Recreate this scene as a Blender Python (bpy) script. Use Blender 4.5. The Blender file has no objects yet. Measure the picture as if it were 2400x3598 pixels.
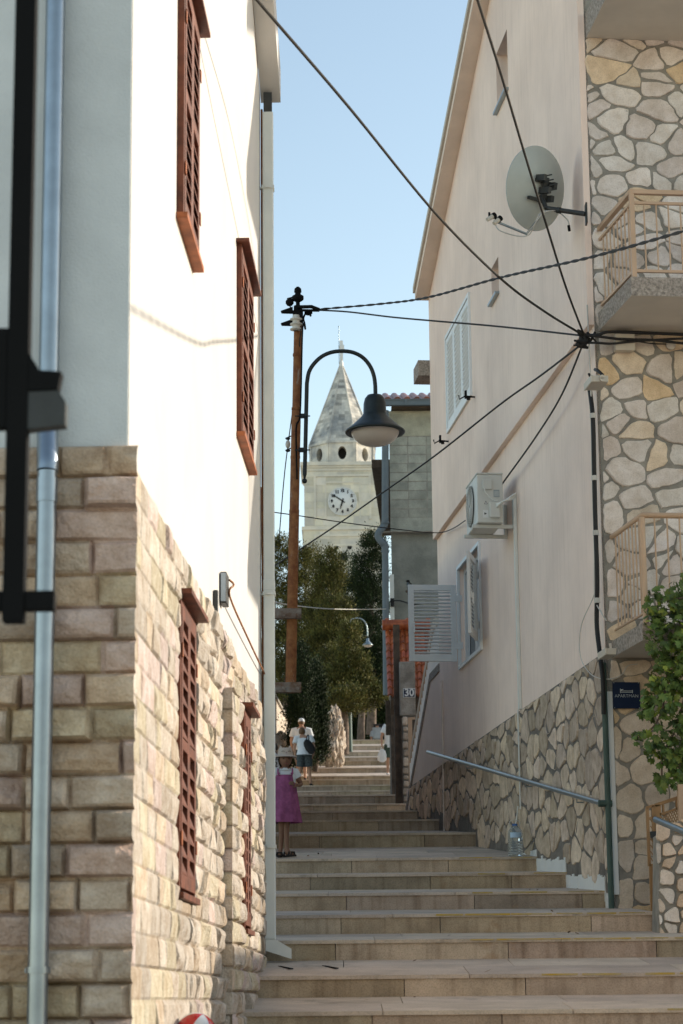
import bpy, bmesh, math, random
import numpy as np
from mathutils import Vector, Matrix, noise
random.seed(7)
S = bpy.context.scene
COL = S.collection
PI = math.pi

# ---------------------------------------------------------------- camera, world, sun, exposure
FP = 7978.0                              # focal length in pixels of the 2400 x 3598 photograph
TILT = math.atan(1716.0 / FP)            # the camera looks up the stepped lane
ROLL = .0097
cam_d = bpy.data.cameras.new('camera')
cam = bpy.data.objects.new('camera', cam_d)
COL.objects.link(cam)
S.camera = cam
cam_d.sensor_fit = 'VERTICAL'
cam_d.sensor_height = 36.0
cam_d.sensor_width = 24.0
cam_d.lens = FP / 3598.0 * 36.0
cam_d.clip_start = .1
cam_d.clip_end = 3000
cam_d.dof.use_dof = True
cam_d.dof.focus_distance = 22.5
cam_d.dof.aperture_fstop = 5.6
_ct, _st, _cr, _sr = math.cos(TILT), math.sin(TILT), math.cos(ROLL), math.sin(ROLL)
FWD = Vector((0, _ct, _st))
_u0, _r0 = Vector((0, -_st, _ct)), Vector((1, 0, 0))
UP = _u0 * _cr + _r0 * _sr
RT = _r0 * _cr - _u0 * _sr
EYE = Vector((0, 0, 1.6))
cam.matrix_world = Matrix((
    (RT.x, UP.x, -FWD.x, EYE.x), (RT.y, UP.y, -FWD.y, EYE.y), (RT.z, UP.z, -FWD.z, EYE.z), (0, 0, 0, 1)))
S.render.resolution_x = 683
S.render.resolution_y = 1024

SUN_AZ, SUN_EL = math.radians(65), math.radians(19)
W = bpy.data.worlds.new('World')
S.world = W
W.use_nodes = True
nt = W.node_tree
sky = nt.nodes.new('ShaderNodeTexSky')
sky.sky_type = 'NISHITA'
sky.sun_disc = False
sky.sun_elevation = SUN_EL
sky.sun_rotation = SUN_AZ
sky.air_density = 1.0
sky.dust_density = .35
sky.ozone_density = .5
bg = nt.nodes['Background']
tint = nt.nodes.new('ShaderNodeMix')          # warms the sky colour, in effect a white balance
tint.data_type = 'RGBA'; tint.blend_type = 'MULTIPLY'
tint.inputs['Factor'].default_value = 1.0
tint.inputs['B'].default_value = (1.0, .915, .80, 1)
nt.links.new(sky.outputs[0], tint.inputs['A'])
nt.links.new(tint.outputs['Result'], bg.inputs[0])
bg.inputs[1].default_value = .115
sun_d = bpy.data.lights.new('sun', 'SUN')
sun_d.energy = 2.15
sun_d.angle = math.radians(.53)
sun_d.color = (1.0, .90, .76)
sun = bpy.data.objects.new('sun', sun_d)
COL.objects.link(sun)
SV = Vector((math.sin(SUN_AZ) * math.cos(SUN_EL), math.cos(SUN_AZ) * math.cos(SUN_EL), math.sin(SUN_EL)))
sun.rotation_euler = SV.to_track_quat('Z', 'Y').to_euler()
sun.location = (30, 10, 30)
S.view_settings.view_transform = 'Standard'
S.view_settings.look = 'None'
S.view_settings.gamma = 1
S.view_settings.exposure = 1.34

# ---------------------------------------------------------------- measuring helpers
def ray(px, py):
    return FWD + RT * ((px - 1200) / FP) + UP * ((1799 - py) / FP)

def at(px, py, Y):
    d = ray(px, py)
    return EYE + d * (Y / d.y)

class Frame:                              # a vertical wall plane: s along it, b out of it, z up
    def __init__(self, o, d, n):
        self.o, self.d, self.n = Vector((o[0], o[1], 0)), Vector((d[0], d[1], 0)).normalized(), Vector((n[0], n[1], 0)).normalized()
    def __call__(self, s, b, z):
        p = self.o + self.d * s + self.n * b
        return Vector((p.x, p.y, z))
    def uv(self, px, py, b=0.0):
        r = ray(px, py)
        o = self.o + self.n * b
        t = (o - EYE).dot(self.n) / r.dot(self.n)
        p = EYE + r * t
        return ((p - o).dot(self.d), p.z)
    def p(self, px, py, b=0.0):
        s, z = self.uv(px, py, b)
        return self(s, b, z)

_a = math.radians(-6.07)
_rd = Vector((math.sin(_a), math.cos(_a), 0))
_rn = Vector((-math.cos(_a), math.sin(_a), 0))
_R0 = Frame(at(2110, 2700, 20.9)[:2], _rd, _rn)
_c = _R0.p(2141, 2700)
R = Frame((_c.x, _c.y), _rd, _rn)                                   # lane wall of the pink house
F = Frame((_c.x, _c.y), (-_rn.x, -_rn.y), (-_rd.x, -_rd.y))         # its stone front
_b = math.radians(1.76)
L = Frame(at(918, 2000, 17.5)[:2], (math.sin(_b), math.cos(_b)), (math.cos(_b), -math.sin(_b)))   # lane wall of the white house
LN = L.uv(447, 2000)[0]                                             # s of its near corner
_lc = L(LN, 0, 0)
LF = Frame((_lc.x, _lc.y), (-math.cos(_b), math.sin(_b)), (-math.sin(_b), -math.cos(_b)))           # its front
def onz(px, py, z):
    r = ray(px, py)
    return EYE + r * ((z - 1.6) / r.z)
WORLD = lambda x, y, z: Vector((x, y, z))

# ---------------------------------------------------------------- mesh helpers
class MB:
    def __init__(self):
        self.v, self.f, self.uv, self.c, self.m, self.sm = [], [], [], [], [], []
    def poly(self, pts, uv=None, col=(1, 1, 1), mi=0, smooth=False):
        i = len(self.v)
        self.v += [tuple(p) for p in pts]
        self.f.append(tuple(range(i, i + len(pts))))
        self.uv.append(uv if uv else [(p[0] + p[1], p[2]) for p in pts])
        self.c.append(col); self.m.append(mi); self.sm.append(smooth)
    def grid(self, P, nu, nv, col=(1, 1, 1), mi=0, smooth=True, closeu=False, UV=None):
        i = len(self.v)
        self.v += [tuple(p) for p in P]
        for a in range(nu if closeu else nu - 1):
            a2 = (a + 1) % nu
            for b in range(nv - 1):
                q = (a * nv + b, a2 * nv + b, a2 * nv + b + 1, a * nv + b + 1)
                self.f.append(tuple(i + k for k in q))
                self.uv.append([UV[k] for k in q] if UV else [(P[k][0] + P[k][1], P[k][2]) for k in q])
                self.c.append(col[a * (nv - 1) + b] if isinstance(col, list) else col)
                self.m.append(mi); self.sm.append(smooth)
    def box(self, T, a0, a1, b0, b1, c0, c1, col=(1, 1, 1), mi=0):
        P = [(a, b, c) for c in (c0, c1) for b in (b0, b1) for a in (a0, a1)]
        i = len(self.v)
        self.v += [tuple(T(*p)) for p in P]
        for q in ((0, 2, 3, 1), (4, 5, 7, 6), (0, 1, 5, 4), (1, 3, 7, 5), (3, 2, 6, 7), (2, 0, 4, 6)):
            self.f.append(tuple(i + k for k in q))
            hz = q in ((0, 2, 3, 1), (4, 5, 7, 6))
            self.uv.append([(P[k][0], P[k][1]) if hz else (P[k][0] + P[k][1], P[k][2]) for k in q])
            self.c.append(col); self.m.append(mi); self.sm.append(False)
    def prism(self, T, pts, b0, b1, col=(1, 1, 1), mi=0):           # outline in (a, c), thickness along b
        n = len(pts)
        self.poly([T(a, b1, c) for a, c in pts], [(a, c) for a, c in pts], col, mi)
        self.poly([T(a, b0, c) for a, c in reversed(pts)], [(a, c) for a, c in reversed(pts)], col, mi)
        for k in range(n):
            (a, c), (a2, c2) = pts[k], pts[(k + 1) % n]
            self.poly([T(a, b0, c), T(a2, b0, c2), T(a2, b1, c2), T(a, b1, c)], [(a + b0, c), (a2 + b0, c2), (a2 + b1, c2), (a + b1, c)], col, mi)
    def plan(self, pts, z0, z1, col=(1, 1, 1), mi=0):                # outline in (x, y), thickness along z
        n = len(pts)
        self.poly([(x, y, z1) for x, y in pts], [(x, y) for x, y in pts], col, mi)
        self.poly([(x, y, z0) for x, y in reversed(pts)], [(x, y) for x, y in reversed(pts)], col, mi)
        for k in range(n):
            (x, y), (x2, y2) = pts[k], pts[(k + 1) % n]
            self.poly([(x, y, z0), (x2, y2, z0), (x2, y2, z1), (x, y, z1)], None, col, mi)
    def tube(self, pts, r, n=8, col=(1, 1, 1), mi=0, cap=True, sx=1.0):
        pts = [Vector(p) for p in pts]
        rr = r if isinstance(r, (list, tuple)) else [r] * len(pts)
        P, prev = [], None
        for k, p in enumerate(pts):
            t = (pts[min(k + 1, len(pts) - 1)] - pts[max(k - 1, 0)])
            if t.length < 1e-9: t = Vector((0, 0, 1))
            t.normalize()
            if prev is None:
                u = t.cross(Vector((0, 0, 1)))
                if u.length < .05: u = t.cross(Vector((0, 1, 0)))
            else:
                u = prev - t * prev.dot(t)
                if u.length < 1e-6: u = t.cross(Vector((0, 1, 0)))
            u.normalize(); prev = u
            w = t.cross(u)
            for j in range(n):
                a = 2 * PI * j / n
                P.append(p + (u * math.cos(a) * sx + w * math.sin(a)) * rr[k])
        m = len(pts)
        Q = [P[k * n + j] for j in range(n) for k in range(m)]
        self.grid(Q, n, m, col, mi, True, True)
        if cap:
            self.poly([P[j] for j in range(n)][::-1], None, col, mi)
            self.poly([P[(m - 1) * n + j] for j in range(n)], None, col, mi)
    def lathe(self, prof, T, n=20, col=(1, 1, 1), mi=0):             # profile (r, h) turned about the local c axis
        m = len(prof)
        P = [T(r * math.cos(2 * PI * j / n), r * math.sin(2 * PI * j / n), h) for j in range(n) for r, h in prof]
        self.grid(P, n, m, col, mi, True, True)
    def loft(self, rings, n=14, col=(1, 1, 1), mi=0, cap=True, wob=None):   # ring: (centre, rx, ry, x axis, y axis)
        m = len(rings)
        P = []
        for j in range(n):
            a = 2 * PI * j / n
            for k, (c, rx, ry, ux, uy) in enumerate(rings):
                w = 1 + (wob(a, k / (m - 1)) if wob else 0)
                P.append(Vector(c) + Vector(ux) * (rx * w * math.cos(a)) + Vector(uy) * (ry * w * math.sin(a)))
        self.grid(P, n, m, col, mi, True, True)
        if cap:
            self.poly([P[j * m] for j in range(n)][::-1], None, col, mi)
            self.poly([P[j * m + m - 1] for j in range(n)], None, col, mi)
    def blob(self, c, rx, ry, rz, n=12, m=8, col=(1, 1, 1), mi=0, rot=None):
        P = []
        for j in range(n):
            for k in range(m):
                th = PI * k / (m - 1)
                p = Vector((rx * math.sin(th) * math.cos(2 * PI * j / n), ry * math.sin(th) * math.sin(2 * PI * j / n), -rz * math.cos(th)))
                if rot: p = rot @ p
                P.append(Vector(c) + p)
        self.grid(P, n, m, col, mi, True, True)
    def build(self, name, mat, parent=None, loc=None, bevel=0, weld=False):
        root = parent
        if loc is None:
            loc = Vector((0, 0, 0))
            if root is not None:
                while root.parent: root = root.parent
                loc = root.location.copy()
        me = bpy.data.meshes.new(name)
        me.from_pydata([tuple(Vector(p) - loc) for p in self.v], [], self.f)
        ul = me.uv_layers.new(name='UVMap')
        flat = [x for u in self.uv for q in u for x in q]
        ul.data.foreach_set('uv', flat)
        ca = me.color_attributes.new('col', 'FLOAT_COLOR', 'CORNER')
        cf = []
        for f, c in zip(self.f, self.c): cf += [c[0], c[1], c[2], 1.0] * len(f)
        ca.data.foreach_set('color', cf)
        for mm in (mat if isinstance(mat, (list, tuple)) else [mat]): me.materials.append(mm)
        me.polygons.foreach_set('material_index', self.m)
        me.polygons.foreach_set('use_smooth', self.sm)
        me.update()
        o = bpy.data.objects.new(name, me)
        COL.objects.link(o)
        if parent is None: o.location = loc
        else: o.parent = parent
        if weld:
            bm = bmesh.new(); bm.from_mesh(me); bmesh.ops.remove_doubles(bm, verts=bm.verts, dist=1e-5); bm.to_mesh(me); bm.free()
        if bevel:
            md = o.modifiers.new('edge', 'BEVEL'); md.width = bevel; md.segments = 2; md.limit_method = 'ANGLE'
        return o

def tag(o, label, cat, group=None):
    o['label'] = label; o['category'] = cat
    if group: o['group'] = group
    return o
def thing(name, label, cat, loc, group=None):
    o = bpy.data.objects.new(name, None)
    o.empty_display_size = .2
    COL.objects.link(o); o.location = Vector(loc)
    return tag(o, label, cat, group)
def struct(o):
    o['kind'] = 'structure'; return o
def spline(pts, k=8):
    pts = [Vector(p) for p in pts]
    P = [pts[0] * 2 - pts[1]] + pts + [pts[-1] * 2 - pts[-2]]
    out = []
    for i in range(1, len(P) - 2):
        for j in range(k):
            t = j / k
            a, b, c, d = P[i - 1], P[i], P[i + 1], P[i + 2]
            out.append(.5 * ((2 * b) + (c - a) * t + (2 * a - 5 * b + 4 * c - d) * t * t + (3 * b - a - 3 * c + d) * t ** 3))
    return out + [pts[-1]]
def text_mesh(txt, size, T, mb, col=(1, 1, 1), mi=0, bold=0.0, depth=0.0):   # lettering as flat real faces in a plane
    cu = bpy.data.curves.new('lettering', 'FONT')
    cu.body = txt; cu.size = size; cu.align_x = 'CENTER'; cu.align_y = 'CENTER'; cu.offset = bold
    cu.resolution_u = 4
    o = bpy.data.objects.new('lettering', cu); COL.objects.link(o)
    dg = bpy.context.evaluated_depsgraph_get()
    me = bpy.data.meshes.new_from_object(o.evaluated_get(dg))
    for p in me.polygons:
        mb.poly([T(*me.vertices[i].co[:2]) for i in p.vertices], None, col, mi)
    bpy.data.objects.remove(o); bpy.data.curves.remove(cu); bpy.data.meshes.remove(me)

# ---------------------------------------------------------------- materials
def N(t, kind, **kw):
    n = t.nodes.new(kind)
    for k, v in kw.items(): setattr(n, k, v)
    return n
def mat(name, col, rough=.7, metal=0.0, var=.15, scale=3.0, col2=None, bump=0.0, bscale=60.0, streak=0.0, attr=False,
        spec=.4, grain=0.0, alpha=1.0, trans=0.0, ior=1.45, coat=0.0, rust=None, uvs=False):
    m = bpy.data.materials.new(name); m.use_nodes = True
    t = m.node_tree; b = t.nodes['Principled BSDF']; lk = t.links.new
    tc = N(t, 'ShaderNodeTexCoord')
    src = tc.outputs['UV'] if uvs else tc.outputs['Object']
    n1 = N(t, 'ShaderNodeTexNoise'); n1.inputs['Scale'].default_value = scale; n1.inputs['Detail'].default_value = 6; n1.inputs['Roughness'].default_value = .62
    lk(src, n1.inputs['Vector'])
    mx = N(t, 'ShaderNodeMix', data_type='RGBA')
    c2 = col2 if col2 else tuple(c * (1 - var) for c in col)
    c1 = col if col2 else tuple(min(1, c * (1 + var * .7)) for c in col)
    rp = N(t, 'ShaderNodeValToRGB'); rp.color_ramp.elements[0].position = .36; rp.color_ramp.elements[1].position = .64
    lk(n1.outputs['Fac'], rp.inputs[0]); lk(rp.outputs[0], mx.inputs['Factor'])
    mx.inputs['A'].default_value = (*c1, 1); mx.inputs['B'].default_value = (*c2, 1)
    out = mx.outputs['Result']
    if attr:
        at_ = N(t, 'ShaderNodeAttribute', attribute_name='col')
        mu = N(t, 'ShaderNodeMix', data_type='RGBA', blend_type='MULTIPLY'); mu.inputs['Factor'].default_value = 1
        lk(out, mu.inputs['A']); lk(at_.outputs['Color'], mu.inputs['B']); out = mu.outputs['Result']
    def darken(out, fac_socket, amt, tint):
        mu = N(t, 'ShaderNodeMix', data_type='RGBA', blend_type='MULTIPLY')
        ma = N(t, 'ShaderNodeMath', operation='MULTIPLY'); ma.inputs[1].default_value = amt
        lk(fac_socket, ma.inputs[0]); lk(ma.outputs[0], mu.inputs['Factor'])
        lk(out, mu.inputs['A']); mu.inputs['B'].default_value = (*tint, 1)
        return mu.outputs['Result']
    if streak:
        mp = N(t, 'ShaderNodeMapping'); mp.inputs['Scale'].default_value = (9, 9, .55)
        lk(tc.outputs['Object'], mp.inputs[0])
        ns = N(t, 'ShaderNodeTexNoise'); ns.inputs['Scale'].default_value = 1.6; ns.inputs['Detail'].default_value = 5
        lk(mp.outputs[0], ns.inputs['Vector'])
        r2 = N(t, 'ShaderNodeValToRGB'); r2.color_ramp.elements[0].position = .5; r2.color_ramp.elements[1].position = .78
        lk(ns.outputs['Fac'], r2.inputs[0])
        out = darken(out, r2.outputs[0], streak, (.55, .5, .45))
    if grain:
        ng = N(t, 'ShaderNodeTexNoise'); ng.inputs['Scale'].default_value = 90; ng.inputs['Detail'].default_value = 3
        lk(src, ng.inputs['Vector'])
        r3 = N(t, 'ShaderNodeValToRGB'); r3.color_ramp.elements[0].position = .45; r3.color_ramp.elements[1].position = .68
        lk(ng.outputs['Fac'], r3.inputs[0])
        out = darken(out, r3.outputs[0], grain, (.4, .38, .36))
    if rust:
        nr = N(t, 'ShaderNodeTexNoise'); nr.inputs['Scale'].default_value = rust[1]; nr.inputs['Detail'].default_value = 8; nr.inputs['Roughness'].default_value = .7
        mp = N(t, 'ShaderNodeMapping'); mp.inputs['Scale'].default_value = (1, 1, rust[2])
        lk(tc.outputs['Object'], mp.inputs[0]); lk(mp.outputs[0], nr.inputs['Vector'])
        r4 = N(t, 'ShaderNodeValToRGB'); r4.color_ramp.elements[0].position = rust[3]; r4.color_ramp.elements[1].position = rust[3] + .12
        lk(nr.outputs['Fac'], r4.inputs[0])
        mr = N(t, 'ShaderNodeMix', data_type='RGBA'); lk(r4.outputs[0], mr.inputs['Factor']); lk(out, mr.inputs['A'])
        mr.inputs['B'].default_value = (*rust[0], 1); out = mr.outputs['Result']
    lk(out, b.inputs['Base Color'])
    b.inputs['Roughness'].default_value = rough; b.inputs['Metallic'].default_value = metal
    b.inputs['Specular IOR Level'].default_value = spec
    b.inputs['Transmission Weight'].default_value = trans; b.inputs['IOR'].default_value = ior
    b.inputs['Coat Weight'].default_value = coat
    if bump:
        nb = N(t, 'ShaderNodeTexNoise'); nb.inputs['Scale'].default_value = bscale; nb.inputs['Detail'].default_value = 5
        lk(src, nb.inputs['Vector'])
        bp = N(t, 'ShaderNodeBump'); bp.inputs['Strength'].default_value = bump; bp.inputs['Distance'].default_value = .01
        lk(nb.outputs['Fac'], bp.inputs['Height']); lk(bp.outputs[0], b.inputs['Normal'])
    return m
def rubble_mat(name, c1, c2, mortar, sx=4.0, sy=4.0, width=.06):     # far rubble walls: stones and joints in the material
    m = bpy.data.materials.new(name); m.use_nodes = True
    t = m.node_tree; b = t.nodes['Principled BSDF']; lk = t.links.new
    tc = N(t, 'ShaderNodeTexCoord')
    nz = N(t, 'ShaderNodeTexNoise'); nz.inputs['Scale'].default_value = 3; lk(tc.outputs['UV'], nz.inputs['Vector'])
    ad = N(t, 'ShaderNodeMix', data_type='RGBA', blend_type='ADD'); ad.inputs['Factor'].default_value = .115
    lk(tc.outputs['UV'], ad.inputs['A']); lk(nz.outputs['Color'], ad.inputs['B'])
    mp = N(t, 'ShaderNodeMapping'); mp.inputs['Scale'].default_value = (sx, sy, 1); lk(ad.outputs['Result'], mp.inputs[0])
    ve = N(t, 'ShaderNodeTexVoronoi', voronoi_dimensions='2D', feature='DISTANCE_TO_EDGE'); lk(mp.outputs[0], ve.inputs['Vector']); ve.inputs['Scale'].default_value = 1
    vc = N(t, 'ShaderNodeTexVoronoi', voronoi_dimensions='2D'); lk(mp.outputs[0], vc.inputs['Vector']); vc.inputs['Scale'].default_value = 1
    sp = N(t, 'ShaderNodeSeparateColor'); lk(vc.outputs['Color'], sp.inputs[0])
    mx = N(t, 'ShaderNodeMix', data_type='RGBA'); lk(sp.outputs[0], mx.inputs['Factor'])
    mx.inputs['A'].default_value = (*c1, 1); mx.inputs['B'].default_value = (*c2, 1)
    rp = N(t, 'ShaderNodeValToRGB'); rp.color_ramp.elements[0].position = width * .6; rp.color_ramp.elements[1].position = width * 1.5
    lk(ve.outputs['Distance'], rp.inputs[0])
    m2 = N(t, 'ShaderNodeMix', data_type='RGBA'); lk(rp.outputs[0], m2.inputs['Factor'])
    m2.inputs['A'].default_value = (*mortar, 1); lk(mx.outputs['Result'], m2.inputs['B'])
    lk(m2.outputs['Result'], b.inputs['Base Color']); b.inputs['Roughness'].default_value = .9
    bp = N(t, 'ShaderNodeBump'); bp.inputs['Strength'].default_value = .9; bp.inputs['Distance'].default_value = .03
    lk(rp.outputs[0], bp.inputs['Height']); lk(bp.outputs[0], b.inputs['Normal'])
    return m

M = {}
M['white_plaster'] = mat('white_plaster', (.62, .595, .56), .9, var=.05, scale=1.2, bump=.25, bscale=120)
M['shaded_plaster'] = mat('shaded_plaster', (.66, .68, .67), .9, var=.10, scale=1.5, bump=.4, bscale=90)  # white plaster again, the front's cool shade put into its colour
M['pink_plaster'] = mat('pink_plaster', (.95, .765, .65), .92, var=.09, scale=.8, bump=.35, bscale=130, streak=.20)
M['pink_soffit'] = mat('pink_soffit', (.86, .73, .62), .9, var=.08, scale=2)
M['block_stone'] = mat('block_stone', (.68, .545, .42), .92, scale=7, col2=(.46, .335, .235), attr=True, bump=1.0, bscale=70, grain=.25)
M['side_stone'] = mat('side_stone', (.60, .535, .455), .92, scale=11, col2=(.44, .355, .27), attr=True, bump=1.0, bscale=70, grain=.3)  # same stone as the front, a separate sunlit tone put into its colour
M['dark_mortar'] = mat('dark_mortar', (.19, .172, .15), .95, var=.3, scale=6, bump=.8, bscale=40)
M['mortar'] = mat('mortar', (.29, .272, .235), .95, var=.25, scale=6, bump=.8, bscale=40)
M['front_stone'] = mat('front_stone', (.84, .79, .73), .9, scale=6, col2=(.66, .59, .51), attr=True, bump=.7, bscale=28, grain=.25, rust=((.50, .33, .18), 2.6, 1, .72))
M['base_stone'] = mat('base_stone', (.70, .585, .465), .9, scale=9, col2=(.47, .375, .285), attr=True, bump=.5, bscale=35, grain=.25)
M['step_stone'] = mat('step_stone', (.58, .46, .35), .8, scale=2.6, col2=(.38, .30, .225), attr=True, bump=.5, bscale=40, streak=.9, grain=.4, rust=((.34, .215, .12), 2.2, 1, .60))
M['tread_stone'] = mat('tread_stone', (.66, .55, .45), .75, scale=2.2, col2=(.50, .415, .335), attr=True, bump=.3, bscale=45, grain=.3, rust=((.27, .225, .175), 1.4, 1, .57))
M['joint'] = mat('joint', (.12, .10, .085), .95)
M['yellow_paint'] = mat('yellow_paint', (.50, .33, .05), .8, scale=6, col2=(.44, .36, .22))
M['red_wood'] = mat('red_wood', (.145, .042, .020), .55, var=.4, scale=9, bump=.3, bscale=70)
M['orange_wood'] = mat('orange_wood', (.33, .10, .035), .6, var=.35, scale=9)
M['dark_void'] = mat('dark_void', (.02, .018, .016), .8)
M['galvanised'] = mat('galvanised', (.30, .345, .39), .33, .85, var=.12, scale=5)
M['white_pipe'] = mat('white_pipe', (.74, .75, .70), .45, var=.06, scale=3)
M['black_steel'] = mat('black_steel', (.008, .008, .008), .8, spec=.15)
M['dark_steel'] = mat('dark_steel', (.05, .052, .05), .5, .3, var=.3)
M['lamp_green'] = mat('lamp_green', (.017, .024, .024), .38, .1, var=.25, scale=14, coat=.1)
M['lamp_bowl'] = mat('lamp_bowl', (.62, .53, .45), .25, var=.05, spec=.5)
M['rusty'] = mat('rusty', (.33, .145, .055), .85, .0, scale=12, col2=(.20, .07, .028), rust=((.50, .44, .36), 7, .22, .58), bump=.4, bscale=60)
M['rusty_grey'] = mat('rusty_grey', (.30, .27, .24), .8, .2, scale=9, col2=(.16, .09, .055))
M['porcelain'] = mat('porcelain', (.66, .62, .54), .3)
M['cable'] = mat('cable', (.018, .018, .018), .6)
M['grey_cable'] = mat('grey_cable', (.035, .033, .03), .8, spec=.2)
M['white_cable'] = mat('white_cable', (.55, .53, .48), .6)
M['shutter_white'] = mat('shutter_white', (.80, .82, .81), .45, var=.05)
M['glass_dark'] = mat('glass_dark', (.03, .04, .045), .08, spec=.6)
M['dish_grey'] = mat('dish_grey', (.44, .47, .44), .45, .15, var=.06)
M['terrazzo'] = mat('terrazzo', (.46, .40, .34), .9, scale=38, col2=(.19, .165, .14), bump=.8, bscale=60)
M['slab_paint'] = mat('slab_paint', (.62, .57, .49), .9, var=.05)
M['tan_metal'] = mat('tan_metal', (.55, .38, .25), .5, var=.08)
M['tan_gate'] = mat('tan_gate', (.36, .21, .095), .55, var=.12)
M['ac_body'] = mat('ac_body', (.64, .64, .59), .45, var=.04)
M['beige_box'] = mat('beige_box', (.58, .53, .44), .5, var=.05)
M['rail_steel'] = mat('rail_steel', (.30, .35, .37), .32, .7, var=.1)
M['post_green'] = mat('post_green', (.055, .095, .08), .5, var=.2)
M['blue_sign'] = mat('blue_sign', (.007, .018, .055), .3, var=.1)
M['white_paint'] = mat('white_paint', (.75, .76, .74), .5, var=.04)
M['pale_print'] = mat('pale_print', (.50, .56, .58), .5, var=.04)
M['print_black'] = mat('print_black', (.02, .02, .022), .6)
M['concrete_block'] = mat('concrete_block', (.42, .42, .355), .95, scale=3, col2=(.28, .285, .245), attr=True, bump=.8, bscale=30, grain=.3)
M['render_grey'] = mat('render_grey', (.27, .275, .245), .95, scale=2.2, col2=(.18, .185, .165), bump=1.0, bscale=25, grain=.3)
M['concrete'] = mat('concrete', (.46, .42, .36), .95, scale=4, col2=(.24, .215, .18), bump=.8, bscale=40, grain=.5)
M['roof_tile'] = mat('roof_tile', (.44, .115, .035), .38, scale=11, col2=(.24, .055, .02), attr=True, spec=.5)
M['brown_wood'] = mat('brown_wood', (.085, .060, .042), .8, var=.35, scale=7)
M['gutter_blue'] = mat('gutter_blue', (.13, .16, .18), .65, .0, var=.08)
M['tower_stone'] = mat('tower_stone', (.80, .74, .61), .92, scale=.9, col2=(.60, .58, .51), attr=True, bump=.4, bscale=10)
M['spire_stone'] = mat('spire_stone', (.74, .70, .61), .92, scale=.8, col2=(.30, .31, .31), attr=True, bump=.4, bscale=10)
M['rock'] = mat('rock', (.58, .50, .41), .95, scale=3, col2=(.30, .22, .16), bump=1, bscale=12)
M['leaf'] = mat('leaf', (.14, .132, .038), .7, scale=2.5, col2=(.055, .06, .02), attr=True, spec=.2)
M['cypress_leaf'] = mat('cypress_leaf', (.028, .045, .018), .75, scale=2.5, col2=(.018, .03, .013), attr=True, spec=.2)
M['vine_leaf'] = mat('vine_leaf', (.13, .19, .035), .55, scale=8, col2=(.06, .11, .022), attr=True)
M['bark'] = mat('bark', (.15, .11, .085), .95, var=.35, scale=6, bump=1, bscale=25)
M['earth'] = mat('earth', (.46, .42, .36), .95, scale=1.5, col2=(.36, .32, .26), bump=.6, bscale=12)
M['skin'] = mat('skin', (.42, .235, .155), .55, var=.06)
M['child_skin'] = mat('child_skin', (.22, .118, .078), .55, var=.06)
M['hair'] = mat('hair', (.025, .016, .011), .6, var=.3, scale=40)
M['brown_hair'] = mat('brown_hair', (.14, .075, .035), .6, var=.3, scale=40)
M['white_cloth'] = mat('white_cloth', (.66, .68, .70), .9, var=.06, scale=8)
M['dark_cloth'] = mat('dark_cloth', (.022, .030, .036), .9, scale=30, col2=(.09, .11, .115))
M['black_cloth'] = mat('black_cloth', (.016, .016, .018), .8)
M['green_cloth'] = mat('green_cloth', (.05, .075, .055), .9)
M['pink_cloth'] = mat('pink_cloth', (.30, .088, .205), .9, var=.25, scale=14, bump=.6, bscale=140)
M['hat_cloth'] = mat('hat_cloth', (.52, .44, .38), .95, var=.06, scale=30)
M['sandal'] = mat('sandal', (.022, .015, .013), .7)
M['red_plastic'] = mat('red_plastic', (.52, .02, .018), .25, var=.05, coat=.4)
M['white_plastic'] = mat('white_plastic', (.68, .70, .72), .25, var=.03, coat=.4)
M['bottle_plastic'] = mat('bottle_plastic', (.80, .90, .95), .06, var=.02, trans=.92, ior=1.25)
M['blue_cap'] = mat('blue_cap', (.05, .14, .36), .4)
M['bottle_label'] = mat('bottle_label', (.40, .55, .70), .4)

# ---------------------------------------------------------------- ground and stepped lane
STEPS = [  # (Y of the front edge, photo row of the edge, photo row of the riser foot or None, left x, right x)
    (10.2, None, None, -1.6, 6), (14.5, 3552, None, -1.6, 6), (16.0, 3426, 3503, -1.6, 6), (17.6, 3302, 3373, -2, 6), (19.1, 3213, 3281, -2, 'p2281'),
    (20.8, 3137, 3198, -2, 'R'), (22.5, 3071, 3126, -2, 'R'), (24.0, 3015, 3067, -2, 'R'), (27.9, 2928, 2978, -2, 'R'),
    (30.9, 2880, 2920.5, -2, 'R'), (33.0, 2848, None, -2, 'R'), (36.0, 2824, None, -2.4, 'p1425'), (41, 2792, None, -2.8, 'p1400'),
    (47, 2777, None, -3.2, 'p1400'), (58, 2758, None, -4, 'p1400'), (61.5, 2737, None, -4, 'p1400'), (65.5, 2725, None, -4, 'p1400'),
    (69, 2697, None, -3, 'p1410'), (72.5, 2672, None, -1, 'p1410'), (75.5, 2660, None, -.35, 'p1410'), (78.5, 2641, None, -.2, 'p1410'),
    (81.5, 2620, None, .2, 'p1410'), (84.5, 2599, None, .3, 'p1410'), (96, None, None, -3, 6)]
def rx(Y):                                # where the lane wall of the pink house stands
    return R.o.x + R.d.x * (Y - R.o.y) / R.d.y
prof = []
for Y, r, fb, xl, xr in STEPS:
    if Y == 10.2: zt, zb = 1.345, 1.18
    elif Y == 96: zt = 11.6; zb = 11.4
    else:
        zt = at(1300, r, Y).z
        zb = at(1300, fb, Y).z if fb else zt - .16
    if Y == 14.5: zb = zt - .16
    xr_ = rx(Y) + .12 if xr == 'R' else at(float(xr[1:]), 2800, Y).x if isinstance(xr, str) else xr
    prof.append((Y, zt, zb, xl, xr_))
random.seed(11)
mb = MB()                                 # materials: 0 riser stone, 1 tread stone, 2 joint, 3 yellow paint
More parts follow.
